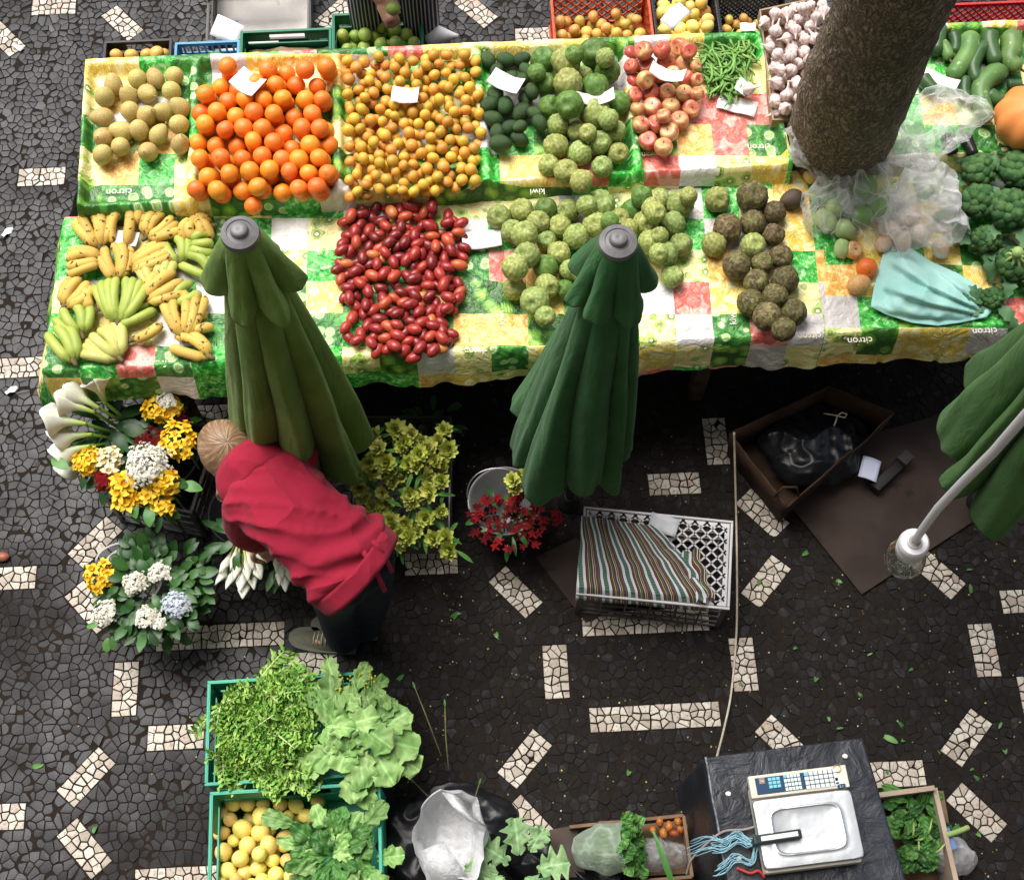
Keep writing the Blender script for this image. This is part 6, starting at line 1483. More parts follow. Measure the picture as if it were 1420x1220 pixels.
for bi in range(3):
    sel = sorted(heads, key=lambda h: h[1])[bi*len(heads)//3:(bi+1)*len(heads)//3]; mx, my = sum(h[0] for h in sel)/len(sel), sum(h[1] for h in sel)/len(sel); z = .40-.05*bi
    t = thing('bract_bouquet', BL[bi], 'flowers', P(*Z7(mx, my), z), group='bouquets of yellow green bracts'); O = t.location.copy()
    for k, h in enumerate(sel):
        zz_ = z+.05*((k*7) % 3-1)*.5; p = P(*Z7(*h), zz_)-O; bract_head(t, p, rv(.036,.050), V((rv(-.6,.6), -.4+rv(-.25,.2), 0)))
        mb = MB(); mb.tube([p, p+V((0,.06,-.08)), p*.5+V((0,.16,-.20))], .0035, 5); mb.build('stem', STEM, t)
        for q in range(2):
            a = rv(0,6.3); mb = MB(); c = rv(.8,1.3); mb.leaf(p+V((rv(-.02,.02), rv(-.02,.02), -.015)), (math.cos(a), math.sin(a)-.4, -.15), (0,0,1), .085, .017, .5, 4, .25, 0, (c,c,c), (1.2*c,1.2*c,c)); mb.build('leaf', GRN2, t)
t = thing('plant_tub', 'grey plastic tub under the bouquets of yellow green bracts', 'tub', P(562,690,0)); 
mb = MB(); lattice(mb, V((-.19,-.24,0)), V((1,0,0)), V((0,0,1)), .38, .26, .006, 'solid'); lattice(mb, V((.19,.24,0)), V((-1,0,0)), V((0,0,1)), .38, .26, .006, 'solid'); lattice(mb, V((-.19,.24,0)), V((0,-1,0)), V((0,0,1)), .48, .26, .006, 'solid'); lattice(mb, V((.19,-.24,0)), V((0,1,0)), V((0,0,1)), .48, .26, .006, 'solid'); mb.build('wall', PDGR, t, smooth=False)
mb = MB(); mb.box((0,0,.02), (.37,.47,.01)); mb.build('base', PDGR, t, smooth=False)
t = thing('greenery', 'dark foliage in the shade under the cloth edge', 'foliage', P(598,580,.30)); leaves(t, 26, .10, .07, .022, GRN, .5, -.08, seed=51)
# ---- steel bucket of red flowers
t = thing('bucket', 'clear plastic bucket with wire handle holding red flowers', 'bucket', P(700,725,0)); CLR = M('grey_clear_plastic', (.16,.16,.16), rough=.25)
mb = MB(); mb.lathe([(.105,0),(.138,.24),(.145,.245),(.142,.25),(.133,.243),(.10,.012)], 44); mb.build('body', CLR, t)
mb = MB(); mb.tube([(.142*math.cos(a)-.03*math.sin(a), .142*math.sin(a)*.75+.0, .245+.12*math.sin(a)*.6) for a in [PI*k/20 for k in range(21)]], .0028, 6); mb.build('handle', bpy.data.materials['steel_wire'], t)
t = thing('red_flower_bunch', 'loose bunch of small dark red flowers in the wire handled bucket', 'flowers', P(706,722,.27)); rnd = random.Random(61)
DRED = bpy.data.materials['dark_red_petal']
for k in range(85):
    a = rnd.uniform(0,6.3); q = rnd.random()**.5; p = V((.185*q*math.cos(a)+.015, .12*q*math.sin(a), rnd.uniform(-.03,.05)*(1.2-q))); mb = MB()
    for j in range(5): b = j*1.26+a; mb.leaf(p, (math.cos(b), math.sin(b), rnd.uniform(.1,.9)), (0,0,1), rnd.uniform(.016,.026), .010, .4, 3, .2, 0, (.8,.8,.8), (1.2,1.2,1.2))
    mb.build('blossom', REDP if k % 4 == 0 else DRED, t)
leaves(t, 16, .13, .07, .02, GRN, .2, -.02, seed=62); stems(t, [(.05*math.cos(k), .05*math.sin(k), 0) for k in range(5)], (0,.02,-.22))
t = thing('bract_bouquet', 'small yellow green bract bouquet under the dark green parasol tip', 'flowers', P(722,672,.33))
for k in range(6): bract_head(t, V((.05*math.cos(k*1.9)+.02, .03*math.sin(k*1.9), .01*k)), .04, V((rv(-.3,.3), -.3, 0)))
mb = MB(); mb.tube([(0,0,0),(0,.02,-.2)], .004, 5); mb.build('stem', STEM, t)
# ================================================================ PALE CRATE WITH STRIPED CLOTH
c4 = [P(818,708,.27), P(1022,728,.27), P(1000,838,.27), P(797,818,.27)]; cc = sum(c4, V())/4; rz = math.atan2((c4[1]-c4[0]).y, (c4[1]-c4[0]).x)
cr = crate(V((cc.x, cc.y, .014)), .565, .345, .256, rz, PLGR, 'pale grey plastic crate turned upside down under the striped cloth', 'rails', nb=6, flip=True, base_solid=False, lip=True)
for ch in cr.children:
    if ch.name.startswith('side'): ch.data.materials.clear(); ch.data.materials.append(PDGR)
def stripecloth():
    N = NT('striped_cotton'); uv = N.n('UVMap').outputs[0]; X = N.n('SeparateXYZ', {0: uv}).outputs
    f = N.math('FRACT', N.math('MULTIPLY', X[0], 1/.098)); W_, Gn, K, Rd, Y = (.52,.52,.56), (.07,.14,.095), (.015,.017,.02), (.20,.02,.025), (.42,.40,.12)
    c = N.ramp(f, [(0, W_), (.11, Gn), (.30, W_), (.41, K), (.455, Rd), (.49, K), (.53, Y), (.555, K), (.60, Gn), (.635, K), (.68, Rd), (.715, W_), (.74, K), (.79, Y), (.815, K), (.85, Rd), (.885, K), (.92, Gn), (.955, K)], 'CONSTANT')
    band = N.math('MULTIPLY', N.math('GREATER_THAN', f, .11), N.math('LESS_THAN', f, .30)); dash = N.math('LESS_THAN', N.math('FRACT', N.math('MULTIPLY', X[1], 95)), .35)
    c = N.mix(N.math('MULTIPLY', band, dash), c, (.03,.06,.045)); N.col(c); N.p(rough=.9, sheen=.1, normal=N.bump(N.noise(900, 2, uv), .4, .002)); return N.m
SCL = stripecloth(); mb = MB(); rows = []; uvs = []; NU, NV = 70, 60
a0, a1, a2, a3 = P(806,716,.283), P(905,730,.283), P(985,838,.283), P(799,822,.283)
for i in range(NV+1):
    t_ = i/NV; row, ur = [], []
    for j in range(NU+1):
        s = j/NU; p = (a3.lerp(a2, s)).lerp(a0.lerp(a1, s), t_); p = p+V((.02*math.sin(t_*PI)*s, 0, 0))
        k = mnoise.noise(V((s*5, t_*4, 1))); p = p+V((.006*k, .005*mnoise.noise(V((s*4,t_*9,5))), .006+.007*abs(k)+.014*max(0, mnoise.noise(V((s*3+2, t_*7, 3))))*(s > .0)+.02*max(0, s-.85)/.15*abs(math.sin(t_*9))))
        if t_ < .07: p += V((0, -.012*(.07-t_)/.07, -.05*(.07-t_)/.07))
        row.append(p); ur.append((s*.50+.03*t_+.008*mnoise.noise(V((s*4,t_*4,8))), t_*.36))
    rows.append(row); uvs.append(ur)
cen = cc.copy(); cen.z = .283; mb.grid([[p-cen for p in r] for r in rows]); me = mb.mesh('striped_cloth', SCL); ul = me.uv_layers.new(name='UVMap'); li = np.zeros(len(me.loops), np.int32); me.loops.foreach_get('vertex_index', li)
ul.data.foreach_set('uv', np.array([u for r in uvs for u in r], np.float32)[li].ravel()); o = link('striped_cloth', me); o.location = cen; solidify(o, .002, 1); tag(o, 'striped green, red and white cotton cloth thrown over the pale crate', 'cloth')
mb = MB(); rows = [[((i/10-.5)*.07+.006*math.sin(j), (j/14-.5)*.20+.01*math.sin(i), .012+.012*abs(math.sin(i*1.2))*(.5+.5*math.sin(j*.9))) for j in range(15)] for i in range(11)]; mb.grid(rows); me = mb.mesh('cloth_fold', SCL); ul = me.uv_layers.new(name='UVMap'); li = np.zeros(len(me.loops), np.int32); me.loops.foreach_get('vertex_index', li)
ul.data.foreach_set('uv', np.array([(i*.008, j*.014) for i in range(11) for j in range(15)], np.float32)[li].ravel()); f_ = link('cloth_fold', me, o); f_.location = P(966,800,.283)-cen; f_.rotation_euler = (0,0,.25)
mb = MB(); mb.grid([[((i/6-.5)*.11, (j/4-.5)*.075, .006+.01*mnoise.noise(V((i*.7,j*.8,3)))) for j in range(5)] for i in range(7)]); o = mb.build('grey_rag', M('pale_rag', (.55,.56,.58), (.4,.42,.46), 10, .9)); solidify(o, .002); o.location = P(920,728,.285); o.rotation_euler = (0,0,-.3); tag(o, 'pale grey rag at the back of the crate beside the striped cloth', 'rag')
# ================================================================ BOARDS, CARDBOARD BOX WITH BLACK BAG
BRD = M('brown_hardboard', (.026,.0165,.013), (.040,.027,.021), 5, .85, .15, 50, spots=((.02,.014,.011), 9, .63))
def flatboard(corners, z, th, label, name='board', mat=None, cat='board'):
    ps = [P(x, y, z) for x, y in corners]; c = sum(ps, V())/len(ps); n = len(ps); mb = MB(); mb.add([p-c for p in ps]+[p-c-V((0,0,th)) for p in ps], [tuple(range(n))[::-1], tuple(range(n,2*n))]+[(i, (i+1) % n, n+(i+1) % n, n+i) for i in range(n)])
    bm = bmesh.new(); me = mb.mesh(name, mat or BRD, False); bm.from_mesh(me); bmesh.ops.recalc_face_normals(bm, faces=bm.faces[:]); bmesh.ops.bevel(bm, geom=bm.edges[:], offset=.0012, segments=1, affect='EDGES'); bm.to_mesh(me); bm.free(); o = link(name, me); o.location = c; return tag(o, label, cat)
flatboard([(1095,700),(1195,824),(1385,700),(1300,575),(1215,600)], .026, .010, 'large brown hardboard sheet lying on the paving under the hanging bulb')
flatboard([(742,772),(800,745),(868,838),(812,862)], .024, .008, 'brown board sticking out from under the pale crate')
def cbox(corners, h, label):
    ps = [P(x, y, h) for x, y in corners]; c = sum(ps, V())/4; c.z = .016; t = thing('cardboard_box', label, 'box', c); th = .006
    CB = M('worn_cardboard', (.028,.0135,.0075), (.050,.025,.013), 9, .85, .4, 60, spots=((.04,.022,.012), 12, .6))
    low = [P(x, y, h)+ (c-P(x, y, h)).normalized()*.03 for x, y in corners]
    for i in range(4):
        a, b = ps[i]-c, ps[(i+1) % 4]-c; d = (b-a).normalized(); s = V((-d.y, d.x, 0))*th; mb = MB(); top = []; bot = []
        for k in range(15):
            q = a.lerp(b, k/14); w_ = .012*math.sin(k*.9+i)*math.sin(PI*k/14); top.append(q+V((s.x*w_*60*.4, s.y*w_*60*.4, -.006*abs(math.sin(k*1.7+i))-(.05 if i == 1 and 8 < k < 12 else 0)))); bot.append(V((q.x*.93, q.y*.93, .004)))
        mb.grid([bot, [(x*.5+y*.5) for x, y in zip(bot, top)], top]); o = mb.build('side', CB, t); solidify(o, th, 0)
    mb = MB(); mb.add([V((p.x-c.x, p.y-c.y, 0))*.92+V((0,0,.006)) for p in ps], [(0,1,2,3)]); mb.build('base', CB, t, smooth=False)
    e = ps[1]-c; mb = MB(); mb.tube([e+V((-.045,.045,-.01)), e+V((-.02,.06,.05)), e+V((.03,.06,.05)), e+V((.05,.045,-.01))], .005, 8); mb.build('handle', CB, t)
    return t
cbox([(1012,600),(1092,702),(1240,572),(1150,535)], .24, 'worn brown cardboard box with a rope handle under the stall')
BBAG = M('black_film', (.006,.0065,.008), (.011,.012,.014), 8, .32, .35, 30)
def heapfilm(px, py, rx, ry, h, mat, label, seed, z0=.02, name='black_bag', cat='plastic bag', amp=.05, fr=11):
    c = P(px, py, z0); mb = MB(); rows = []; K = 40; N_ = 110
    for i in range(K+1):
        s = i/K; row = []
        for j in range(N_):
            a = 2*PI*j/N_; ed = 1+.22*mnoise.noise(V((math.cos(a)*1.6, math.sin(a)*1.6, seed)))+.06*mnoise.noise(V((math.cos(a)*6, math.sin(a)*6, seed)))
            x, y = rx*ed*(1-s)*math.cos(a), ry*ed*(1-s)*math.sin(a); q = V((x*fr*.5+seed, y*fr*.5, seed)); rid = 1-abs(mnoise.noise(q))*2; rid2 = 1-abs(mnoise.noise(q*2.7+V((5,0,0))))*2
            z = h*(1-(1-s)**2.4)*(.75+.35*mnoise.noise(V((x*4, y*4, seed))))+amp*(.5*rid+.22*rid2)*min(1, s*6); row.append(V((x, y, max(0, z)+(.0 if s else -.01))))
        rows.append(row)
    mb.grid(rows, wrap=True); o = mb.build(name, mat); o.location = c; return tag(o, label, cat)
heapfilm(1130,612,.21,.19,.06,BBAG,'shiny black plastic bag lining the worn cardboard box',2.2,.11)
TW = M('pale_twine', (.52,.46,.36), (.42,.36,.27), 40, .85)
t = thing('twine_bow', 'pale twine tied in a bow on the black bag', 'twine', P(1160,578,.235))
for pts in ([(-.05,.015,0),(-.01,.004,.008),(.0,0,.01)], [(0,0,.01),(.02,.012,.016),(.04,.006,.012),(.03,-.008,.01),(0,0,.01)], [(0,0,.01),(-.005,-.02,.008),(-.014,-.04,.0)]): mb = MB(); mb.tube(pts, .0028, 6); mb.build('strand', TW, t)
mb = MB(); mb.grid([[((i/6-.5)*.075, (j/4-.5)*.105, .004*math.sin(i*.6)) for j in range(5)] for i in range(7)]); o = mb.build('price_card', M('bluish_card', (.60,.63,.80), rough=.5)); solidify(o, .001); o.location = P(1206,650,.10); o.rotation_euler = (-.15,.0,-.35); tag(o, 'bluish white card standing on the dark wooden block above the board', 'price card')
t = thing('dark_block', 'dark wooden stake with a block end lying on the hardboard', 'stake', P(1232,660,.035)); mb = MB(); mb.box((0,0,.02), (.20,.045,.05), .75, .004); mb.build('shaft', M('black_wood', (.012,.010,.010), rough=.5), t); mb = MB(); mb.box((.06,.055,.045), (.055,.05,.05), .75, .004); mb.build('block', M('charcoal_wood', (.03,.027,.027), rough=.6), t)
# cord from the stall to the scale table
pts = [P(1018,600,.35), P(1019,640,.22), P(1021,720,.03), P(1022,800,.022), P(1021,880,.022), P(1014,960,.024), P(1004,1010,.12), P(995,1046,.40), P(993,1062,.58)]
mb = MB(); c = pts[3].copy(); fine = []
for i in range(len(pts)-1):
    p0, p1, p2, p3 = pts[max(0,i-1)], pts[i], pts[i+1], pts[min(len(pts)-1,i+2)]
    for k in range(8): f = k/8; fine.append(.5*((2*p1)+(p2-p0)*f+(2*p0-5*p1+4*p2-p3)*f*f+(3*p1-p0-3*p2+p3)*f**3)-c)
mb.tube(fine, .0042, 8); o = mb.build('cord', TW); o.location = c; tag(o, 'thin beige cord running over the paving from the stall to the scale table', 'cord')
# ================================================================ GREEN CRATES WITH LETTUCE AND LEMONS
def crq(c4, h, mat, label, z=.014, **kw):
    ps = [P(x, y, h) for x, y in c4]; cc = sum(ps, V())/4; rz = math.atan2((ps[1]-ps[0]).y, (ps[1]-ps[0]).x); W = ((ps[1]-ps[0]).length+(ps[2]-ps[3]).length)/2; D = ((ps[3]-ps[0]).length+(ps[2]-ps[1]).length)/2
    cc.z = z; return crate(cc, W-.012, D-.012, h-z, rz, mat, label, 'solid', **kw), cc, W, D, rz
crA, cA, WA, DA, rA = crq([(284,944),(512,930),(523,1076),(287,1088)], .30, PTEAL, 'turquoise green plastic crate packed with endive and broad green leaves')
crB, cB, WB, DB, rB = crq([(286,1098),(522,1083),(538,1262),(291,1272)], .30, PTEAL, 'turquoise green plastic crate of lemons in front of the endive crate')
END = M('endive_leaf', (.12,.30,.04), (.30,.48,.11), 20, .5, .3, 90, attr=True); RIB = M('pale_leaf_rib', (.50,.58,.30), (.42,.52,.22), 10, .5); BROADL = M('broad_salad_leaf', (.14,.29,.075), (.25,.40,.14), 9, .5, .35, 40, attr=True)
def endive(px, py, z, Rr, label, seed, n=52):
    rnd = random.Random(seed); t = thing('endive', label, 'endive', P(px, py, z), PI+rnd.uniform(-.5,.5), 'curly endive heads in the green crate'); mb = MB(); rb = MB()
    for k in range(n):
        a = PI+rnd.gauss(0,1.0)*.9; el = rnd.uniform(.1,1.1); st = V((Rr*.8, rnd.uniform(-.05,.05), -.02)) ; d = V((-math.cos(rnd.gauss(0,.55)), math.sin(rnd.gauss(0,.6)), rnd.uniform(-.05,.55))).normalized(); L = Rr*rnd.uniform(1.0,2.0)
        side = d.cross(V((0,0,1))).normalized(); up = side.cross(d); p = st.copy(); sp = []
        for i in range(10):
            q = i/9; sp.append(p.copy()); p = p+(d+up*(.35-.9*q)).normalized()*L/9
        rb.tube(sp, [.0048*(1-.7*i/9)+.0008 for i in range(10)], 5)
        c = rnd.uniform(.6,1.3)
        for i in range(2, 10):
            for sg in (-1, 1):
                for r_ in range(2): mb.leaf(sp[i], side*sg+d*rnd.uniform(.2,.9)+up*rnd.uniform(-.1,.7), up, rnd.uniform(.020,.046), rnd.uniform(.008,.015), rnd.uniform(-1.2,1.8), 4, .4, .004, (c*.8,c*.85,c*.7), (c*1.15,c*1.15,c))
    mb.build('leaf_blade', END, t); rb.build('leaf_rib', RIB, t); return t
for a in [(370,972,.30,.08,'curly endive at the back left of the green crate',1),(408,965,.31,.085,'curly endive at the back of the green crate, beside the broad leaves',2),(368,1012,.32,.085,'curly endive with pale ribs at the left middle of the green crate',3),(402,1010,.32,.088,'curly endive in the middle of the green crate',4),(372,1052,.29,.085,'curly endive at the front left of the green crate',5),(408,1052,.30,.085,'curly endive at the front middle of the green crate',6),(325,990,.29,.075,'curly endive against the left wall of the green crate, rear one',13),(328,1045,.29,.075,'curly endive against the left wall of the green crate, front one',14)]: endive(*a)
def broadleaf(parent, p, d, L, W, seed, mat=None, curl=.6, nm='leaf', lobe=0.0):
    rnd = random.Random(seed); d = V(d).normalized(); s = d.cross(V((0,0,1))).normalized(); u = s.cross(d); mb = MB(); rows = []; cl = []; q = V(p); c = rnd.uniform(.75,1.25); N_ = 24
    for i in range(N_+1):
        t = i/N_; a = curl*(t-.25); dd = d*math.cos(a)-u*math.sin(a); uu = u*math.cos(a)+d*math.sin(a)
        if i: q = q+dd*L/N_
        w_ = W/2*(math.sin(PI*min(1, .04+t*.94))**.55)*(.55+.6*t)*(1+.13*math.sin(t*21+seed)+.06*math.sin(t*47+seed*2))*(1-lobe+lobe*2*abs(math.sin(t*11+seed*.2))**.8); row = []; cc = []
        for j in range(17):
            v = j/8-1; edge = abs(v)**2; row.append(q+s*w_*v+uu*(.18*w_*abs(v)+.16*W*edge*math.sin(t*13+seed+(2 if v > 0 else 0))*.55+.012*mnoise.noise(V((t*4+seed, v*2, 1))))); g = c*(1.5 if abs(v) < .07 else .86+.12*edge+.28*max(0, math.sin(t*34-abs(v)*9))**6); cc.append((g, g, g*(1.05 if abs(v) < .1 else .95)))
        rows.append(row); cl.append(cc)
    mb.grid(rows, cl); return mb.build(nm, mat or BROADL, parent)
t = thing('leafy_greens', 'broad light green leaves with yellow buds hanging over the side of the endive crate', 'leafy greens', P(480,1005,.34)); O = t.location.copy(); rnd = random.Random(71)
for k, (px, py, z, ang, L, W) in enumerate([(460,935,.36,1.9,.12,.07),(500,940,.37,1.2,.12,.07),(520,950,.36,.5,.10,.06),(545,1000,.36,.6,.13,.13),(548,1030,.35,-.2,.16,.15),(560,1055,.31,-.5,.12,.12),(530,1060,.36,-1.0,.15,.13),(500,1060,.37,-1.4,.15,.12),(480,1040,.38,-1.9,.14,.12),(455,1045,.36,-2.4,.14,.11),(490,1085,.34,-1.5,.13,.11),(470,1000,.38,2.8,.12,.09),(440,1060,.34,-2.8,.13,.10),(500,1000,.40,.3,.13,.10),(520,1020,.40,-.6,.14,.12),(485,975,.39,1.6,.12,.08),(510,1100,.31,-1.7,.10,.08),(455,980,.37,2.3,.10,.07),(535,985,.37,1.0,.10,.08),(475,1015,.40,-1.2,.12,.10)]):
    b = P(px, py, z)-O; d = V((math.cos(ang), math.sin(ang), .15)); broadleaf(t, b-d*L*.45, d, L, W, k*1.7)
for k in range(14):
    p = V((rnd.uniform(-.06,.10), rnd.uniform(.06,.18), rnd.uniform(.0,.06))); mb = MB(); mb.tube([p-V((0,.06,.03)), p], .003, 5); mb.build('stalk', STEM, t)
    mb = MB(); mb.cur = (1,1,1); [mb.ico(p+V((rnd.gauss(0,.008), rnd.gauss(0,.008), rnd.gauss(0,.005))), .0045, 1) for _ in range(7)]; mb.build('bud', M('yellow_green_bud', (.36,.42,.05), (.6,.55,.08), 60, .6) if k == 0 else bpy.data.materials['yellow_green_bud'], t)
for k in range(22):
    a = rnd.uniform(-2.2,2.4); broadleaf(t, V((rnd.uniform(-.08,.12), rnd.uniform(-.14,.16), rnd.uniform(.0,.05))), (math.cos(a), math.sin(a), rnd.uniform(0,.6)), rnd.uniform(.07,.13), rnd.uniform(.05,.10), k*3.7, BROADL, rnd.uniform(.2,1.2))
Z8 = zz(3.227,200,880)
lem = [(397,752,40),(463,755,38),(533,755,32),(610,757,34),(680,764,36),(777,745,34),(350,795,32),(385,826,34),(440,868,46),(525,808,44),(588,820,36),(645,810,28),(728,812,36),(785,840,34),(347,888,34),(520,885,44),(462,942,42),(400,920,30),(558,940,42),(628,940,34),(690,920,32),(355,972,42),(430,1000,40),(515,980,36),(575,1008,34),(640,1010,34),(375,1055,40),(450,1062,36),(510,1045,36),(590,1072,38),(650,1085,30),(525,1095,30),(410,1098,32),(345,1110,30),(720,950,24),(1000,850,26),(730,1010,24),(480,1120,34),(560,1125,34)]
LP = (V((0,0,.10)), V((0,0,1)))
layered(lem, Z8, LP, lemon_m, 'lemon', 1/3.227/410, 'yellow lemon loose in the front turquoise crate', 'lemon', 'lemons in the turquoise crate', off=.0)
# second layer of lemons below carries the visible ones
for c, r in droppack([tuple(cB+V((x, y, 0)))[:2] for x, y in ((-.24,-.16),(.02,-.16),(.02,.15),(-.24,.15))], 34, lambda q: q.uniform(.029,.034), lambda x, y: .026, 12, seed=81, zmax=.03): place(random.choice(lemon_m), 'lemon', c, rrot(), r, 'yellow lemon loose in the front turquoise crate', 'lemon', 'lemons in the turquoise crate')
t = thing('leafy_greens', 'bright green leafy salad lying in the right part of the lemon crate', 'leafy greens', P(465,1188,.25)); O = t.location.copy()
for k in range(34):
    a = k*2.4; q = .10*(k/34)**.8; d = V((math.cos(a), math.sin(a), rv(.2,.9))); broadleaf(t, V((q*math.cos(a), q*math.sin(a)*.9, .05-.1*q)), d, rv(.07,.12), rv(.05,.08), k*2.3, GRN2 if k % 3 else BROADL, rv(.4,1.3))
for px, py, z, a, L, W in [(408,1143,.30,2.9,.12,.075),(505,1150,.30,.9,.12,.08),(440,1210,.28,-2.4,.11,.08),(500,1205,.30,-.8,.13,.11),(522,1190,.28,.1,.10,.08)]:
    broadleaf(t, P(px, py, z)-O, (math.cos(a), math.sin(a), .25), L, W, px*.1)
# ================================================================ BAGS AND GREENS AT THE BOTTOM EDGE
heapfilm(620,1160,.28,.20,.04,BBAG,'crumpled black plastic sheeting on the paving under the white bag',3.3,.016,'black_sheet','plastic sheet',.055,9)
heapfilm(800,1205,.26,.14,.10,BBAG,'crumpled black plastic sheeting in front of the wrapped herbs',6.1,.016,'black_sheet','plastic sheet',.06,10)
WB_ = filmmat('white_carrier_film', (.95,.96,.97), .78, .3)
def whitebag():
    t = thing('plastic_bag', 'open white carrier bag standing on the black sheeting', 'plastic bag', P(625,1160,.03)); O = t.location.copy(); mb = MB(); rows = []
    rim = [(610,1098),(640,1096),(662,1108),(676,1150),(670,1185),(655,1218),(600,1225),(585,1205),(572,1165),(585,1120)]
    for i in range(37):
        s = i/36; row = []; N_ = 90
        for j in range(N_):
            q = j/N_*10; k = int(q); f = q-k; f = f*f*(3-2*f); a, b = rim[k], rim[(k+1) % 10]; x, y = a[0]+(b[0]-a[0])*f, a[1]+(b[1]-a[1])*f
            if s < .55: h = s/.55; z = .30*h; kk = .86+.14*h
            else: h = (s-.55)/.45; z = .30-.17*min(1, h*1.3); kk = max(.01, 1-.42*h-.58*max(0, h-.6)/.4)
            p = P(625+(x-625)*kk, 1160+(y-1160)*kk, .03+z)
            p += V((mnoise.noise(p*13), mnoise.noise(p*13+V((7,0,0))), mnoise.noise(p*11+V((0,7,0)))))*.022
            row.append(p-O)
        rows.append(row)
    mb.grid(rows, wrap=True); o = mb.build('bag_wall', WB_, t, sharp=80); solidify(o, .0008)
    mb = MB(); mb.grid([[P(x0, y0, z0)-O for x0, y0, z0 in r] for r in ([(612,1098,.33),(626,1100,.35),(640,1108,.33)],[(628,1118,.36),(640,1125,.37),(652,1130,.35)],[(650,1138,.35),(662,1142,.36),(674,1146,.33)])]); o = mb.build('handle', WB_, t); solidify(o, .001)
    mb = MB(); mb.grid([[P(x0, y0, z0)-O for x0, y0, z0 in r] for r in ([(583,1180,.32),(600,1172,.35),(618,1168,.35)],[(590,1200,.33),(612,1192,.36),(632,1190,.36)],[(600,1222,.31),(628,1222,.34),(652,1220,.32)])]); o = mb.build('flap', WB_, t); solidify(o, .001)
whitebag()
t = thing('kale_leaf', 'pale green lobed kale leaf lying on the black sheeting at the bottom edge', 'leafy greens', P(725,1200,.20)); O = t.location.copy(); KPL = M('pale_kale_leaf', (.16,.30,.13), (.24,.38,.18), 9, .55, .35, 60, attr=True)
for k, (px, py, a, L, W) in enumerate([(720,1185,1.7,.13,.07),(735,1180,1.0,.10,.06),(705,1195,2.6,.12,.07),(745,1205,.2,.12,.08),(690,1212,3.0,.12,.07),(730,1215,-1.0,.12,.09),(700,1218,-2.2,.12,.08)]): broadleaf(t, P(px, py, .20+.01*k)-O, (math.cos(a), math.sin(a), .3), L, W*1.25, k*3.1+.5, KPL, .9, 'leaf', .42)
def herbs():
    a, b = P(800,1180,.16), P(870,1172,.24); t = thing('wrapped_herbs', 'bundle of green herbs rolled in cloudy plastic film', 'herbs', a); d = b-a; ax = d.normalized(); s = ax.cross(V((0,0,1))).normalized(); u = s.cross(ax); mb = MB(); rows = []
    for i in range(25):
        q = i/24; r = .085*(.55+.45*min(1, q*2.2))*(1+.04*math.sin(q*14)); rows.append([ax*d.length*1.05*q+(s*math.cos(c)+u*math.sin(c))*r*(1+.06*math.sin(5*c+q*4)+.05*mnoise.noise(V((math.cos(c)*2, math.sin(c)*2, q*5)))) for c in [2*PI*j/48 for j in range(48)]])
    mb.grid(rows, wrap=True); mb.add(rows[0], [tuple(range(48))]); mb.build('film_wrap', filmmat('cloudy_film', (.62,.74,.62), .42), t)
    for k in range(34):
        c = k*2.4; r = .075*math.sqrt((k+1)/34); p = d*1.0+(s*math.cos(c)+u*math.sin(c))*r; mb = MB(); mb.tube([d*.1+(s*math.cos(c)+u*math.sin(c))*r*.6, p], .0035, 5); mb.build('stem', STEM, t)
        broadleaf(t, p-ax*.01, ax*.9+(s*math.cos(c)+u*math.sin(c))*rv(.4,1.3), rv(.05,.08), rv(.04,.06), k*1.3, GRN2, rv(.3,1.0))
herbs()
flatboard([(762,1150),(800,1143),(812,1215),(770,1218)], .12, .10, 'dark brown carton beside the wrapped herbs', 'carton', M('dark_carton', (.05,.038,.032), (.07,.05,.04), 8, .8), 'box')
t = thing('wooden_crate', 'shallow wooden crate with orange peppers behind the scale table', 'crate', P(900,1175,.0)); WD = M('pale_crate_wood', (.20,.12,.07), (.14,.085,.05), 10, .75, .3, 40)
for a, b in (((790,1146),(948,1130)),((948,1130),(960,1215)),((805,1228),(960,1215))):
    p, q = P(*a, .16)-t.location, P(*b, .16)-t.location; mb = MB(); m = (p+q)/2; mb.box((m.x, m.y, .12), ((q-p).length, .012, .08), math.atan2((q-p).y, (q-p).x), .002); mb.build('slat', WD, t, smooth=False)
mb = MB(); mb.box((0,0,.02), (.36,.2,.012), .05); mb.build('base', WD, t, smooth=False)
for k, (px, py) in enumerate([(915,1140),(928,1145),(940,1138),(905,1150),(935,1155),(920,1155),(944,1150)]):
    mb = MB(); mb.ico((0,0,0), .014, 2, lambda v: 1+.3*mnoise.noise(v*2+V((k,0,0))), (1,1,1.4)); o = mb.build('pepper', M('orange_pepper_skin', (.40,.15,.03), (.22,.05,.02), 8, .35) if k == 0 else bpy.data.materials['orange_pepper_skin']); o.location = P(px, py, .15); o.rotation_euler = (rv(0,3), rv(0,3), 0); tag(o, 'wrinkled orange pepper in the wooden crate left of the scale table', 'pepper', 'orange peppers')
o = heapfilm(915,1185,.10,.06,.06,filmmat('clear_wrap', (.7,.72,.74), .35),'clear plastic wrap in the wooden crate beside the herbs',8.8,.10,'plastic_wrap','plastic film',.03,22)
mb = MB(); mb.leaf((0,0,0), (.35,-1,.1), (0,0,1), .26, .022, .5, 10, .3, .002, (1,1,1), (1.2,1.2,1)); o = mb.build('leek_leaf', GRN2); o.location = P(905,1150,.28); tag(o, 'long narrow green leaf hanging over the wooden crate', 'leaf')
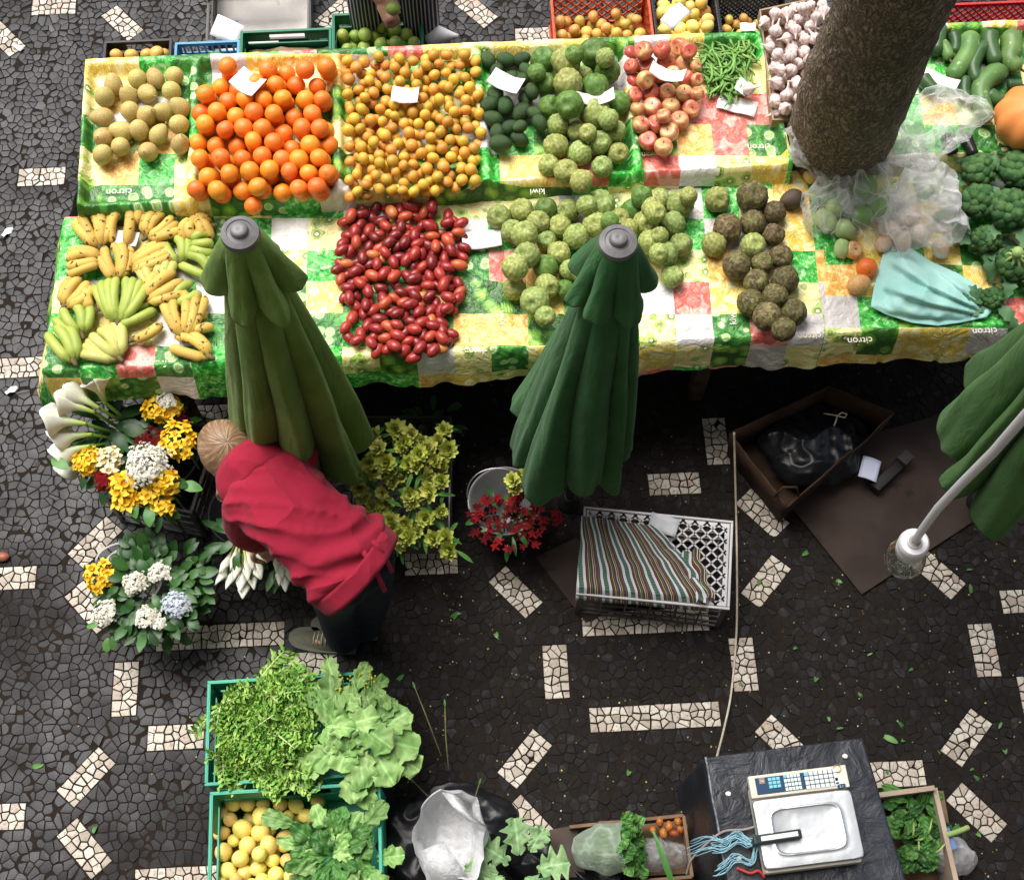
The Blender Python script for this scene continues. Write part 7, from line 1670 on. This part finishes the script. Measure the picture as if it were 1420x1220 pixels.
# weed stems and sticks left of the black sheeting
for k, (pts, l) in enumerate((([(576,955,.16),(590,990,.14),(612,1048,.10)],'tall dry grass stem leaning out of the black sheeting, left one'),([(617,980,.18),(618,1020,.15),(622,1065,.10)],'dry grass stem with seed head, right one'),([(575,1085,.12),(598,1108,.08)],'short brown stick on the black sheeting'),([(664,1088,.16),(657,1112,.10)],'green blade of grass beside the white bag'))):
    ps = [P(*p) for p in pts]; t = thing('grass_stem', l, 'stem', ps[-1]); mb = MB(); mb.tube([p-ps[-1] for p in ps], [.002]+[.0028]*(len(ps)-1), 5); mb.build('stalk', M('dry_stem', (.22,.19,.08), (.12,.13,.04), 20, .8) if k == 0 else bpy.data.materials['dry_stem'], t)
    mb = MB(); mb.leaf(ps[0]-ps[-1], (ps[0]-ps[-1]).normalized(), (0,0,1), .03, .008, .2, 4, .2, 0, (1,1,1), (1,1,1)); mb.build('tip', GRN2, t)
# ================================================================ SCALE TABLE
def scale_table():
    zt = .60; cor = [(978,1050),(1196,1022),(1268,1262),(1020,1285)]; ps = [P(x, y, zt) for x, y in cor]; c = sum(ps, V())/4; c.z = 0; t = thing('display_table', 'small table draped in black plastic sheeting under the weighing scale', 'table', c)
    mb = MB(); per = []
    for i in range(4):
        for k in range(26): per.append(ps[i].lerp(ps[(i+1) % 4], k/26)-c)
    cen = V((0,0,zt)); rows = []; n = len(per)
    for s in (0,.12,.25,.4,.55,.7,.8,.88,.94,.975,1.0):
        rows.append([(cen+(p-cen)*s)+V((0,0,.004*mnoise.noise(V((p.x*s*9, p.y*s*9, 1)))+.003*mnoise.noise(V((p.x*s*25, p.y*s*25, 4))))) for p in per])
    for q in range(1, 12):
        h = q/11; rows.append([p*(1+.015+.10*h*(.4+.6*abs(math.sin(i*.36+.4*math.sin(i*.11))))*(1 if True else 0))*1+V((0,0,0)) - V((0,0,(zt-.03)*h+.006)) + V((.0,.0,.006*math.sin(i*.9))) for i, p in enumerate(per)])
    # the skirt widens about the vertical axis only
    rows = rows[:11]+[[V((r.x, r.y, zt-.008-(zt-.035)*(k+1)/11)) for r in row] for k, row in enumerate(rows[11:])]
    mb.grid(rows, wrap=True); BT = NT('black_sheeting'); co = BT.n('TexCoord').outputs['Object']; nz_ = BT.noise(9, 5, co, .6, 1.2); BT.col(BT.mix(BT.step(BT.noise(4, 4, co), .4, .7), (.010,.012,.018), (.022,.027,.038))); BT.p(rough=.38, spec=.4, normal=BT.bump(nz_, .5, .02))
    mb.build('sheet_cover', BT.m, t)
    for s in ((-.2,-.2),(.2,-.2),(.2,.2),(-.2,.2)): m2 = MB(); m2.box((s[0], s[1], .29), (.04,.04,.56)); m2.build('leg', WOODM, t, smooth=False)
    m2 = MB(); pts = [(ps[0]-c).lerp(ps[3]-c, k/20)+V((.0015*math.sin(k),0,.006)) for k in range(14)]; m2.tube(pts, .004, 6); m2.build('fold', M('worn_fold', (.22,.23,.26), (.08,.085,.10), 40, .5), t)
    for x, y in ((1172,1048),(1010,1100),(1025,1190)): m2 = MB(); m2.ico((0,0,0), .008, 2, lambda v: 1+.4*mnoise.noise(v*2), (1.2,1,.4)); o = m2.build('paper_scrap', PAPER); o.location = P(x, y, zt+.006); tag(o, 'tiny white scrap on the black sheeting', 'scrap', 'white scraps on the black table')
scale_table()
def scale():
    z0 = .606; A, B, C_, D_ = [P(x, y, .69) for x, y in ((1036,1076),(1172,1060),(1200,1188),(1062,1206))]; ux = ((B-A)+(C_-D_)).normalized(); uy = V((-ux.y, ux.x, 0)); c = (A+B+C_+D_)/4; c.z = z0; W = ((B-A).length+(C_-D_).length)/2; D = ((D_-A).length+(C_-B).length)/2; rz = math.atan2(ux.y, ux.x)
    t = thing('weighing_scale', 'white electronic weighing scale with keypad and steel pan on the black table', 'scale', c, rz); CR = M('cream_enamel', (.66,.62,.53), (.58,.54,.45), 6, .4, spots=((.35,.28,.2), 22, .70)); ST = NT('brushed_steel'); co = ST.n('TexCoord').outputs['Object']; ST.col(ST.mix(ST.noise(5, 4, co), (.46,.48,.50), (.62,.64,.66))); ST.p(metal=.85, rough=.36, normal=ST.bump(ST.noise(6, 3, co), .25, .02)); ST = ST.m
    mb = MB(); mb.box((0,-.02,.030), (W*.97,D*.93,.058), bev=.008); mb.build('housing', CR, t, smooth=False)
    kd = D*.245; ky = D/2-kd/2; mb = MB(); mb.box((0,ky,.072), (W,kd,.028), bev=.004); k = mb.build('keypad_panel', CR, t, smooth=False)
    NAVY = M('navy_panel', (.012,.045,.10), rough=.35); CY = M('cyan_key', (.18,.50,.62), rough=.5); WK = M('white_key', (.66,.68,.66), rough=.5); BKEY = M('brown_key', (.28,.20,.16), rough=.5); PALE = M('pale_label', (.62,.72,.68), rough=.5); DK = M('dark_rubber', (.010,.022,.020), rough=.4)
    zt = .0865; mb = MB(); mb.box((-.012*1,ky,zt), (W*.80,kd*.74,.0015)); mb.build('panel_face', NAVY, k, smooth=False); kz = zt+.0018
    def key(x, y, w_, h_, m, nm='key'): mb = MB(); mb.box((x, y, kz), (w_, h_, .003), bev=.001); mb.build(nm, m, k, smooth=False)
    x0 = -.012-W*.40
    key(x0+.022, ky+.016, .019, .019, BKEY)
    for i in range(3):
        for j in range(3): key(x0+.048+i*.0135, ky+.018-j*.012, .0115, .0098, CY)
    for i in range(5):
        for j in range(4): key(x0+.098+i*.0112, ky+.021-j*.0135, .0092, .0108, CY if (i, j) == (0, 0) else PALE)
    for i in range(7):
        for j in range(4): key(x0+.168+i*.0158, ky+.0205-j*.0142, .0133, .0118, CY if (i, j) == (0, 0) else WK)
    key(W/2-.030, ky-.012, .030, .024, PALE, 'sticker'); key(W/2-.028, ky-.031, .026, .013, NAVY, 'sticker')
    mb = MB(); mb.tube([(W/2-.03+.012*math.cos(a), ky+.026+.012*math.sin(a), kz) for a in [2*PI*q/24 for q in range(24)]], .0016, 6, closed=True); mb.build('spirit_level', M('brass_ring', (.35,.28,.15), rough=.35, metal=.8), k)
    for txt, x, y, s in (('2 1', W/2-.028, ky-.035, .011),('ON', x0+.022, ky+.013, .007)):
        cu = bpy.data.curves.new('digits', 'FONT'); cu.body = txt; cu.size = s; cu.align_x = 'CENTER'; o = bpy.data.objects.new('src', cu); COL.objects.link(o); bpy.context.view_layer.update(); me = bpy.data.meshes.new_from_object(o.evaluated_get(bpy.context.evaluated_depsgraph_get())); bpy.data.objects.remove(o); me.materials.append(PALE); l_ = link('lettering', me, k); l_.location = (x, y, kz+.0019)
    # pressed steel pan with rounded rectangular dish
    pd = D*.735; py0 = -D/2+pd/2; mb = MB(); rows = []; n = 96
    def rr(w_, h_, r): 
        o = []
        for q in range(n):
            a = 2*PI*q/n; e = r; ca, sa = math.cos(a), math.sin(a); k_ = (abs(ca)**e+abs(sa)**e)**(-1/e); o.append((ca*k_*w_/2, sa*k_*h_/2))
        return o
    for w_, h_, z in ((W*1.0,pd,.060),(W*1.0,pd*1.0,.080),(W*.99,pd*.985,.0824),(W*.975,pd*.965,.0826),(W*.80,pd*.77,.0826),(W*.745,pd*.715,.0825),(W*.73,pd*.70,.0832),(W*.715,pd*.685,.0845),(W*.69,pd*.655,.0845),(W*.675,pd*.64,.0825),(W*.65,pd*.61,.0815),(W*.3,pd*.3,.0812),(.001,.001,.0812)): rows.append([(x, y+py0, z) for x, y in rr(w_, h_, 26 if w_ > W*.9 else 6)])
    mb.grid(rows, wrap=True); mb.build('pan', ST, t, sharp=50)
    # pole display lying across the pan
    a = (-W/2-.02, -D*.20, .098); mb = MB(); mb.box((-W/2+.055, -D*.185, .1), (.155,.030,.022), .0, .005, Matrix.Rotation(.02,3,'Z')); h = mb.build('display_bar', DK, t, smooth=False); mb = MB(); mb.box((-W/2+.060, -D*.183, .1125), (.12,.015,.004), .0, .0015, Matrix.Rotation(.02,3,'Z')); mb.build('display_strip', WK, h, smooth=False); mb = MB(); mb.tube([(-W/2-.012,-D*.19,.10),(-W/2-.012,-D*.19,.03)], .010, 10); mb.tube([(-W/2-.012,-D*.19,.03),(-W/2+.02,-D*.15,.02)], .010, 10); mb.build('bracket', DK, h)
    mb = MB(); mb.box((0,-D/2+.002,.045), (W*.96,.012,.02), bev=.003); mb.build('front_edge', DK, t, smooth=False)
    mb = MB(); w0 = M('cream_enamel_side', (.5,.46,.4), rough=.5)
    for sx in (-1,1):
        for sy in (-1,1): m3 = MB(); m3.lathe([(.012,-.004),(.014,.004)], 12, (sx*W*.42, sy*D*.4, 0)); m3.build('foot', DK, t)
scale()
def strand(pts, r, mat, name, label, cat, group=None, n=6):
    ps = [P(*p) for p in pts]; c = ps[0].copy(); f_ = []
    for i in range(len(ps)-1):
        p0, p1, p2, p3 = ps[max(0,i-1)], ps[i], ps[i+1], ps[min(len(ps)-1,i+2)]
        for k in range(7): f = k/7; f_.append(.5*((2*p1)+(p2-p0)*f+(2*p0-5*p1+4*p2-p3)*f*f+(3*p1-p0-3*p2+p3)*f**3)-c)
    f_.append(ps[-1]-c); mb = MB(); mb.tube(f_, r, n); o = mb.build(name, mat); o.location = c; return tag(o, label, cat, group)
strand([(952,1212,.50),(960,1190,.56),(985,1165,.62),(1005,1152,.618),(1030,1150,.62),(1046,1146,.63)], .0042, M('grey_cable', (.25,.22,.22), rough=.5), 'cable', 'grey cable running from the scale over the left edge of the black table', 'cable')
t = thing('string_tangle', 'tangle of pale blue plastic string at the left of the weighing scale', 'string', P(1010,1180,.61)); O = t.location.copy(); BS = M('pale_blue_string', (.20,.42,.52), (.30,.52,.60), 30, .5); rnd = random.Random(91)
for k in range(30):
    y0 = rnd.uniform(-8,8); base = [(1052,1165,.635),(1040,1168+y0*.5,.64),(1022,1160+y0,.62),(1002,1172+y0,.62),(985,1168+y0*1.6,.615)] if k % 3 else [(1048,1172,.63),(1042,1195+y0*.4,.62),(1020,1188+y0,.62),(1005,1200+y0,.62),(990,1210+y0,.61)]
    if k % 3 == 1: base += [(968,1172+y0*1.4,.58),(952,1180+y0*1.8,.52)]
    ps = [P(a+rnd.uniform(-4,4), b+rnd.uniform(-4,4), z+rnd.uniform(0,.015))-O for a, b, z in base]; f_ = []
    for i in range(len(ps)-1):
        p0, p1, p2, p3 = ps[max(0,i-1)], ps[i], ps[i+1], ps[min(len(ps)-1,i+2)]
        for q in range(6): f = q/6; f_.append(.5*((2*p1)+(p2-p0)*f+(2*p0-5*p1+4*p2-p3)*f*f+(3*p1-p0-3*p2+p3)*f**3))
    mb = MB(); mb.tube(f_, .0013, 4); mb.build('strand', BS, t)
strand([(1022,1203,.615),(1040,1210,.62),(1052,1207,.622),(1060,1216,.615)], .0045, M('red_cord', (.45,.03,.025), rough=.5), 'red_string', 'short red cord below the blue string tangle', 'string')
# ---- wooden crate of greens right of the table
t = thing('wooden_crate', 'wooden crate of cut greens and waste right of the scale table', 'crate', P(1272,1165,0)); 
for a, b, z in (((1212,1103),(1296,1092),.22),((1296,1092),(1330,1240),.20)):
    p, q = P(*a, z)-t.location, P(*b, z)-t.location; mb = MB(); m = (p+q)/2; mb.box((m.x, m.y, z/2+.02), ((q-p).length, .018, z-.03), math.atan2((q-p).y, (q-p).x), .002); mb.build('slat', M('weathered_wood', (.42,.34,.26), (.34,.26,.19), 8, .8, .3, 40) if a[0] == 1212 else bpy.data.materials['weathered_wood'], t, smooth=False)
mb = MB(); mb.box((0,0,.02), (.24,.34,.012), .05); mb.build('base', WD, t, smooth=False)
t = thing('leafy_greens', 'heap of cut green leaves and stalks in the wooden crate right of the scale', 'leafy greens', P(1268,1155,.16)); rnd = random.Random(95)
for k in range(44):
    a = rnd.uniform(0,6.3); p = V((rnd.uniform(-.07,.07)-.01, rnd.uniform(-.13,.13), rnd.uniform(-.03,.05))); broadleaf(t, p, (math.cos(a), math.sin(a), rnd.uniform(0,.5)), rnd.uniform(.06,.10), rnd.uniform(.035,.06), k*1.1, (GRN, GRN2, GRN2)[k % 3], rnd.uniform(.2,1))
for k in range(5): a = rnd.uniform(0,6.3); p = V((rnd.uniform(-.05,.06), rnd.uniform(-.12,.05), .03)); q = V((math.cos(a), math.sin(a), .0))*.05; mb = MB(); mb.tube([p, p+q*.5+V((0,0,.02)), p+q+V((.01,.01,0))], [.0045,.004,.003], 7); mb.build('stalk', BST, t)
heapfilm(1318,1188,.09,.07,.06,filmmat('torn_film', (.72,.72,.74), .5),'torn plastic bag with a blue patch beside the wooden crate',4.4,.10,'plastic_bag','plastic bag',.035,20)
flatboard([(1308,1150),(1316,1146),(1328,1175),(1318,1180)], .185, .003, 'small blue printed patch of the torn bag', 'label_patch', M('blue_patch', (.10,.20,.42), rough=.5), 'label')
strand([(1312,1158,.20),(1330,1152,.19),(1342,1147,.17)], .010, BST, 'celery_stalk', 'pale green celery stalk sticking out right of the wooden crate', 'celery', n=9)
# ================================================================ LITTER ON THE PAVING
for px, py, a, s, l in ((10,322,.9,1.0,'white paper scrap on the paving at the left edge, upper one'),(16,541,.6,.9,'white paper scrap on the paving at the left edge, lower one'),(25,66,-.5,.9,'thin white paper strip on the paving at the top left')):
    mb = MB(); mb.grid([[((i/6-.5)*.06*s, (j/4-.5)*.025*s, .008*math.sin(i*1.1+j)) for j in range(5)] for i in range(7)]); o = mb.build('paper_scrap', PAPER); solidify(o, .0008); o.location = P(px, py, .022); o.rotation_euler = (0,.1,a); tag(o, l, 'scrap')
lt = [(636,848),(690,985-100),(1340,790),(1345,810),(1168,808),(1147,693),(1112,770),(1130,1065),(1120,1048),(1245,1030),(1250,1028),(1060,1010),(560,935),(1232,1068),(1345,1068),(1350,1075),(1050,810),(1210,905),(1130,945),(1150,1000),(1160,1010),(1245,1000),(1100,900),(1300,1040),(1320,1150),(1360,1160),(1155,690),(870,1075),(1190,960),(1260,930),(60,1060),(130,1155),(640,850),(1115,640),(1030,950),(1385,1010),(1395,1045),(940,870),(720,800)]
lm2 = [leafmesh(.055,.02,GRN2,'leaf_scrap',.8), leafmesh(.035,.016,GRN2,'leaf_scrap',1.2), leafmesh(.028,.009,GRN2,'leaf_scrap',.5)]
for k, (px, py) in enumerate(lt):
    place(lm2[k % 3], 'leaf_scrap', P(px, py, .02), (rv(-.3,.3), rv(-.3,.3), rv(0,6.3)), rv(.7,1.2), 'scrap of green leaf trodden on the dark paving', 'leaf scrap', 'leaf scraps on the paving')
mb = MB(); rnd = random.Random(99)
for k in range(900):
    px, py = rnd.uniform(560,1420), rnd.uniform(600,1215)
    if rnd.random() < .3: px = rnd.uniform(0,1420); py = rnd.uniform(300,1215)
    p = P(px, py, .0145); r = rnd.uniform(.0012,.0035); mb.cur = rnd.choice([(.25,.3,.06),(.45,.4,.3),(.5,.42,.08),(.12,.2,.04),(.3,.2,.12),(.55,.52,.48)]); a = rnd.uniform(0,6); q = V((math.cos(a), math.sin(a), 0))*r; s = V((-math.sin(a), math.cos(a), 0))*r*rnd.uniform(.4,1)
    mb.add([p-q-s, p+q-s, p+q+s, p-q+s, p+V((0,0,r*.7))], [(0,1,4),(1,2,4),(2,3,4),(3,0,4)])
N = NT('crumbs'); N.col(N.n('Attribute', attribute_name='Col').outputs['Color']); N.p(rough=.8); o = mb.build('crumbs', N.m, smooth=False); tag(o, 'tiny plant crumbs and grit strewn over the paving', 'crumbs', kind='stuff')
mb = MB(); mb.ico((0,0,0), .02, 3, lambda v: 1+.1*mnoise.noise(v*2), (1.6,1,.7)); o = mb.build('red_brown_lump', M('red_brown_lump_skin', (.30,.10,.05), (.22,.07,.035), 6, .4)); o.location = P(2,772,.026); tag(o, 'reddish brown oval lump on the paving at the left edge', 'fruit')  # small flattened reddish brown lump, not modelled as anything particular
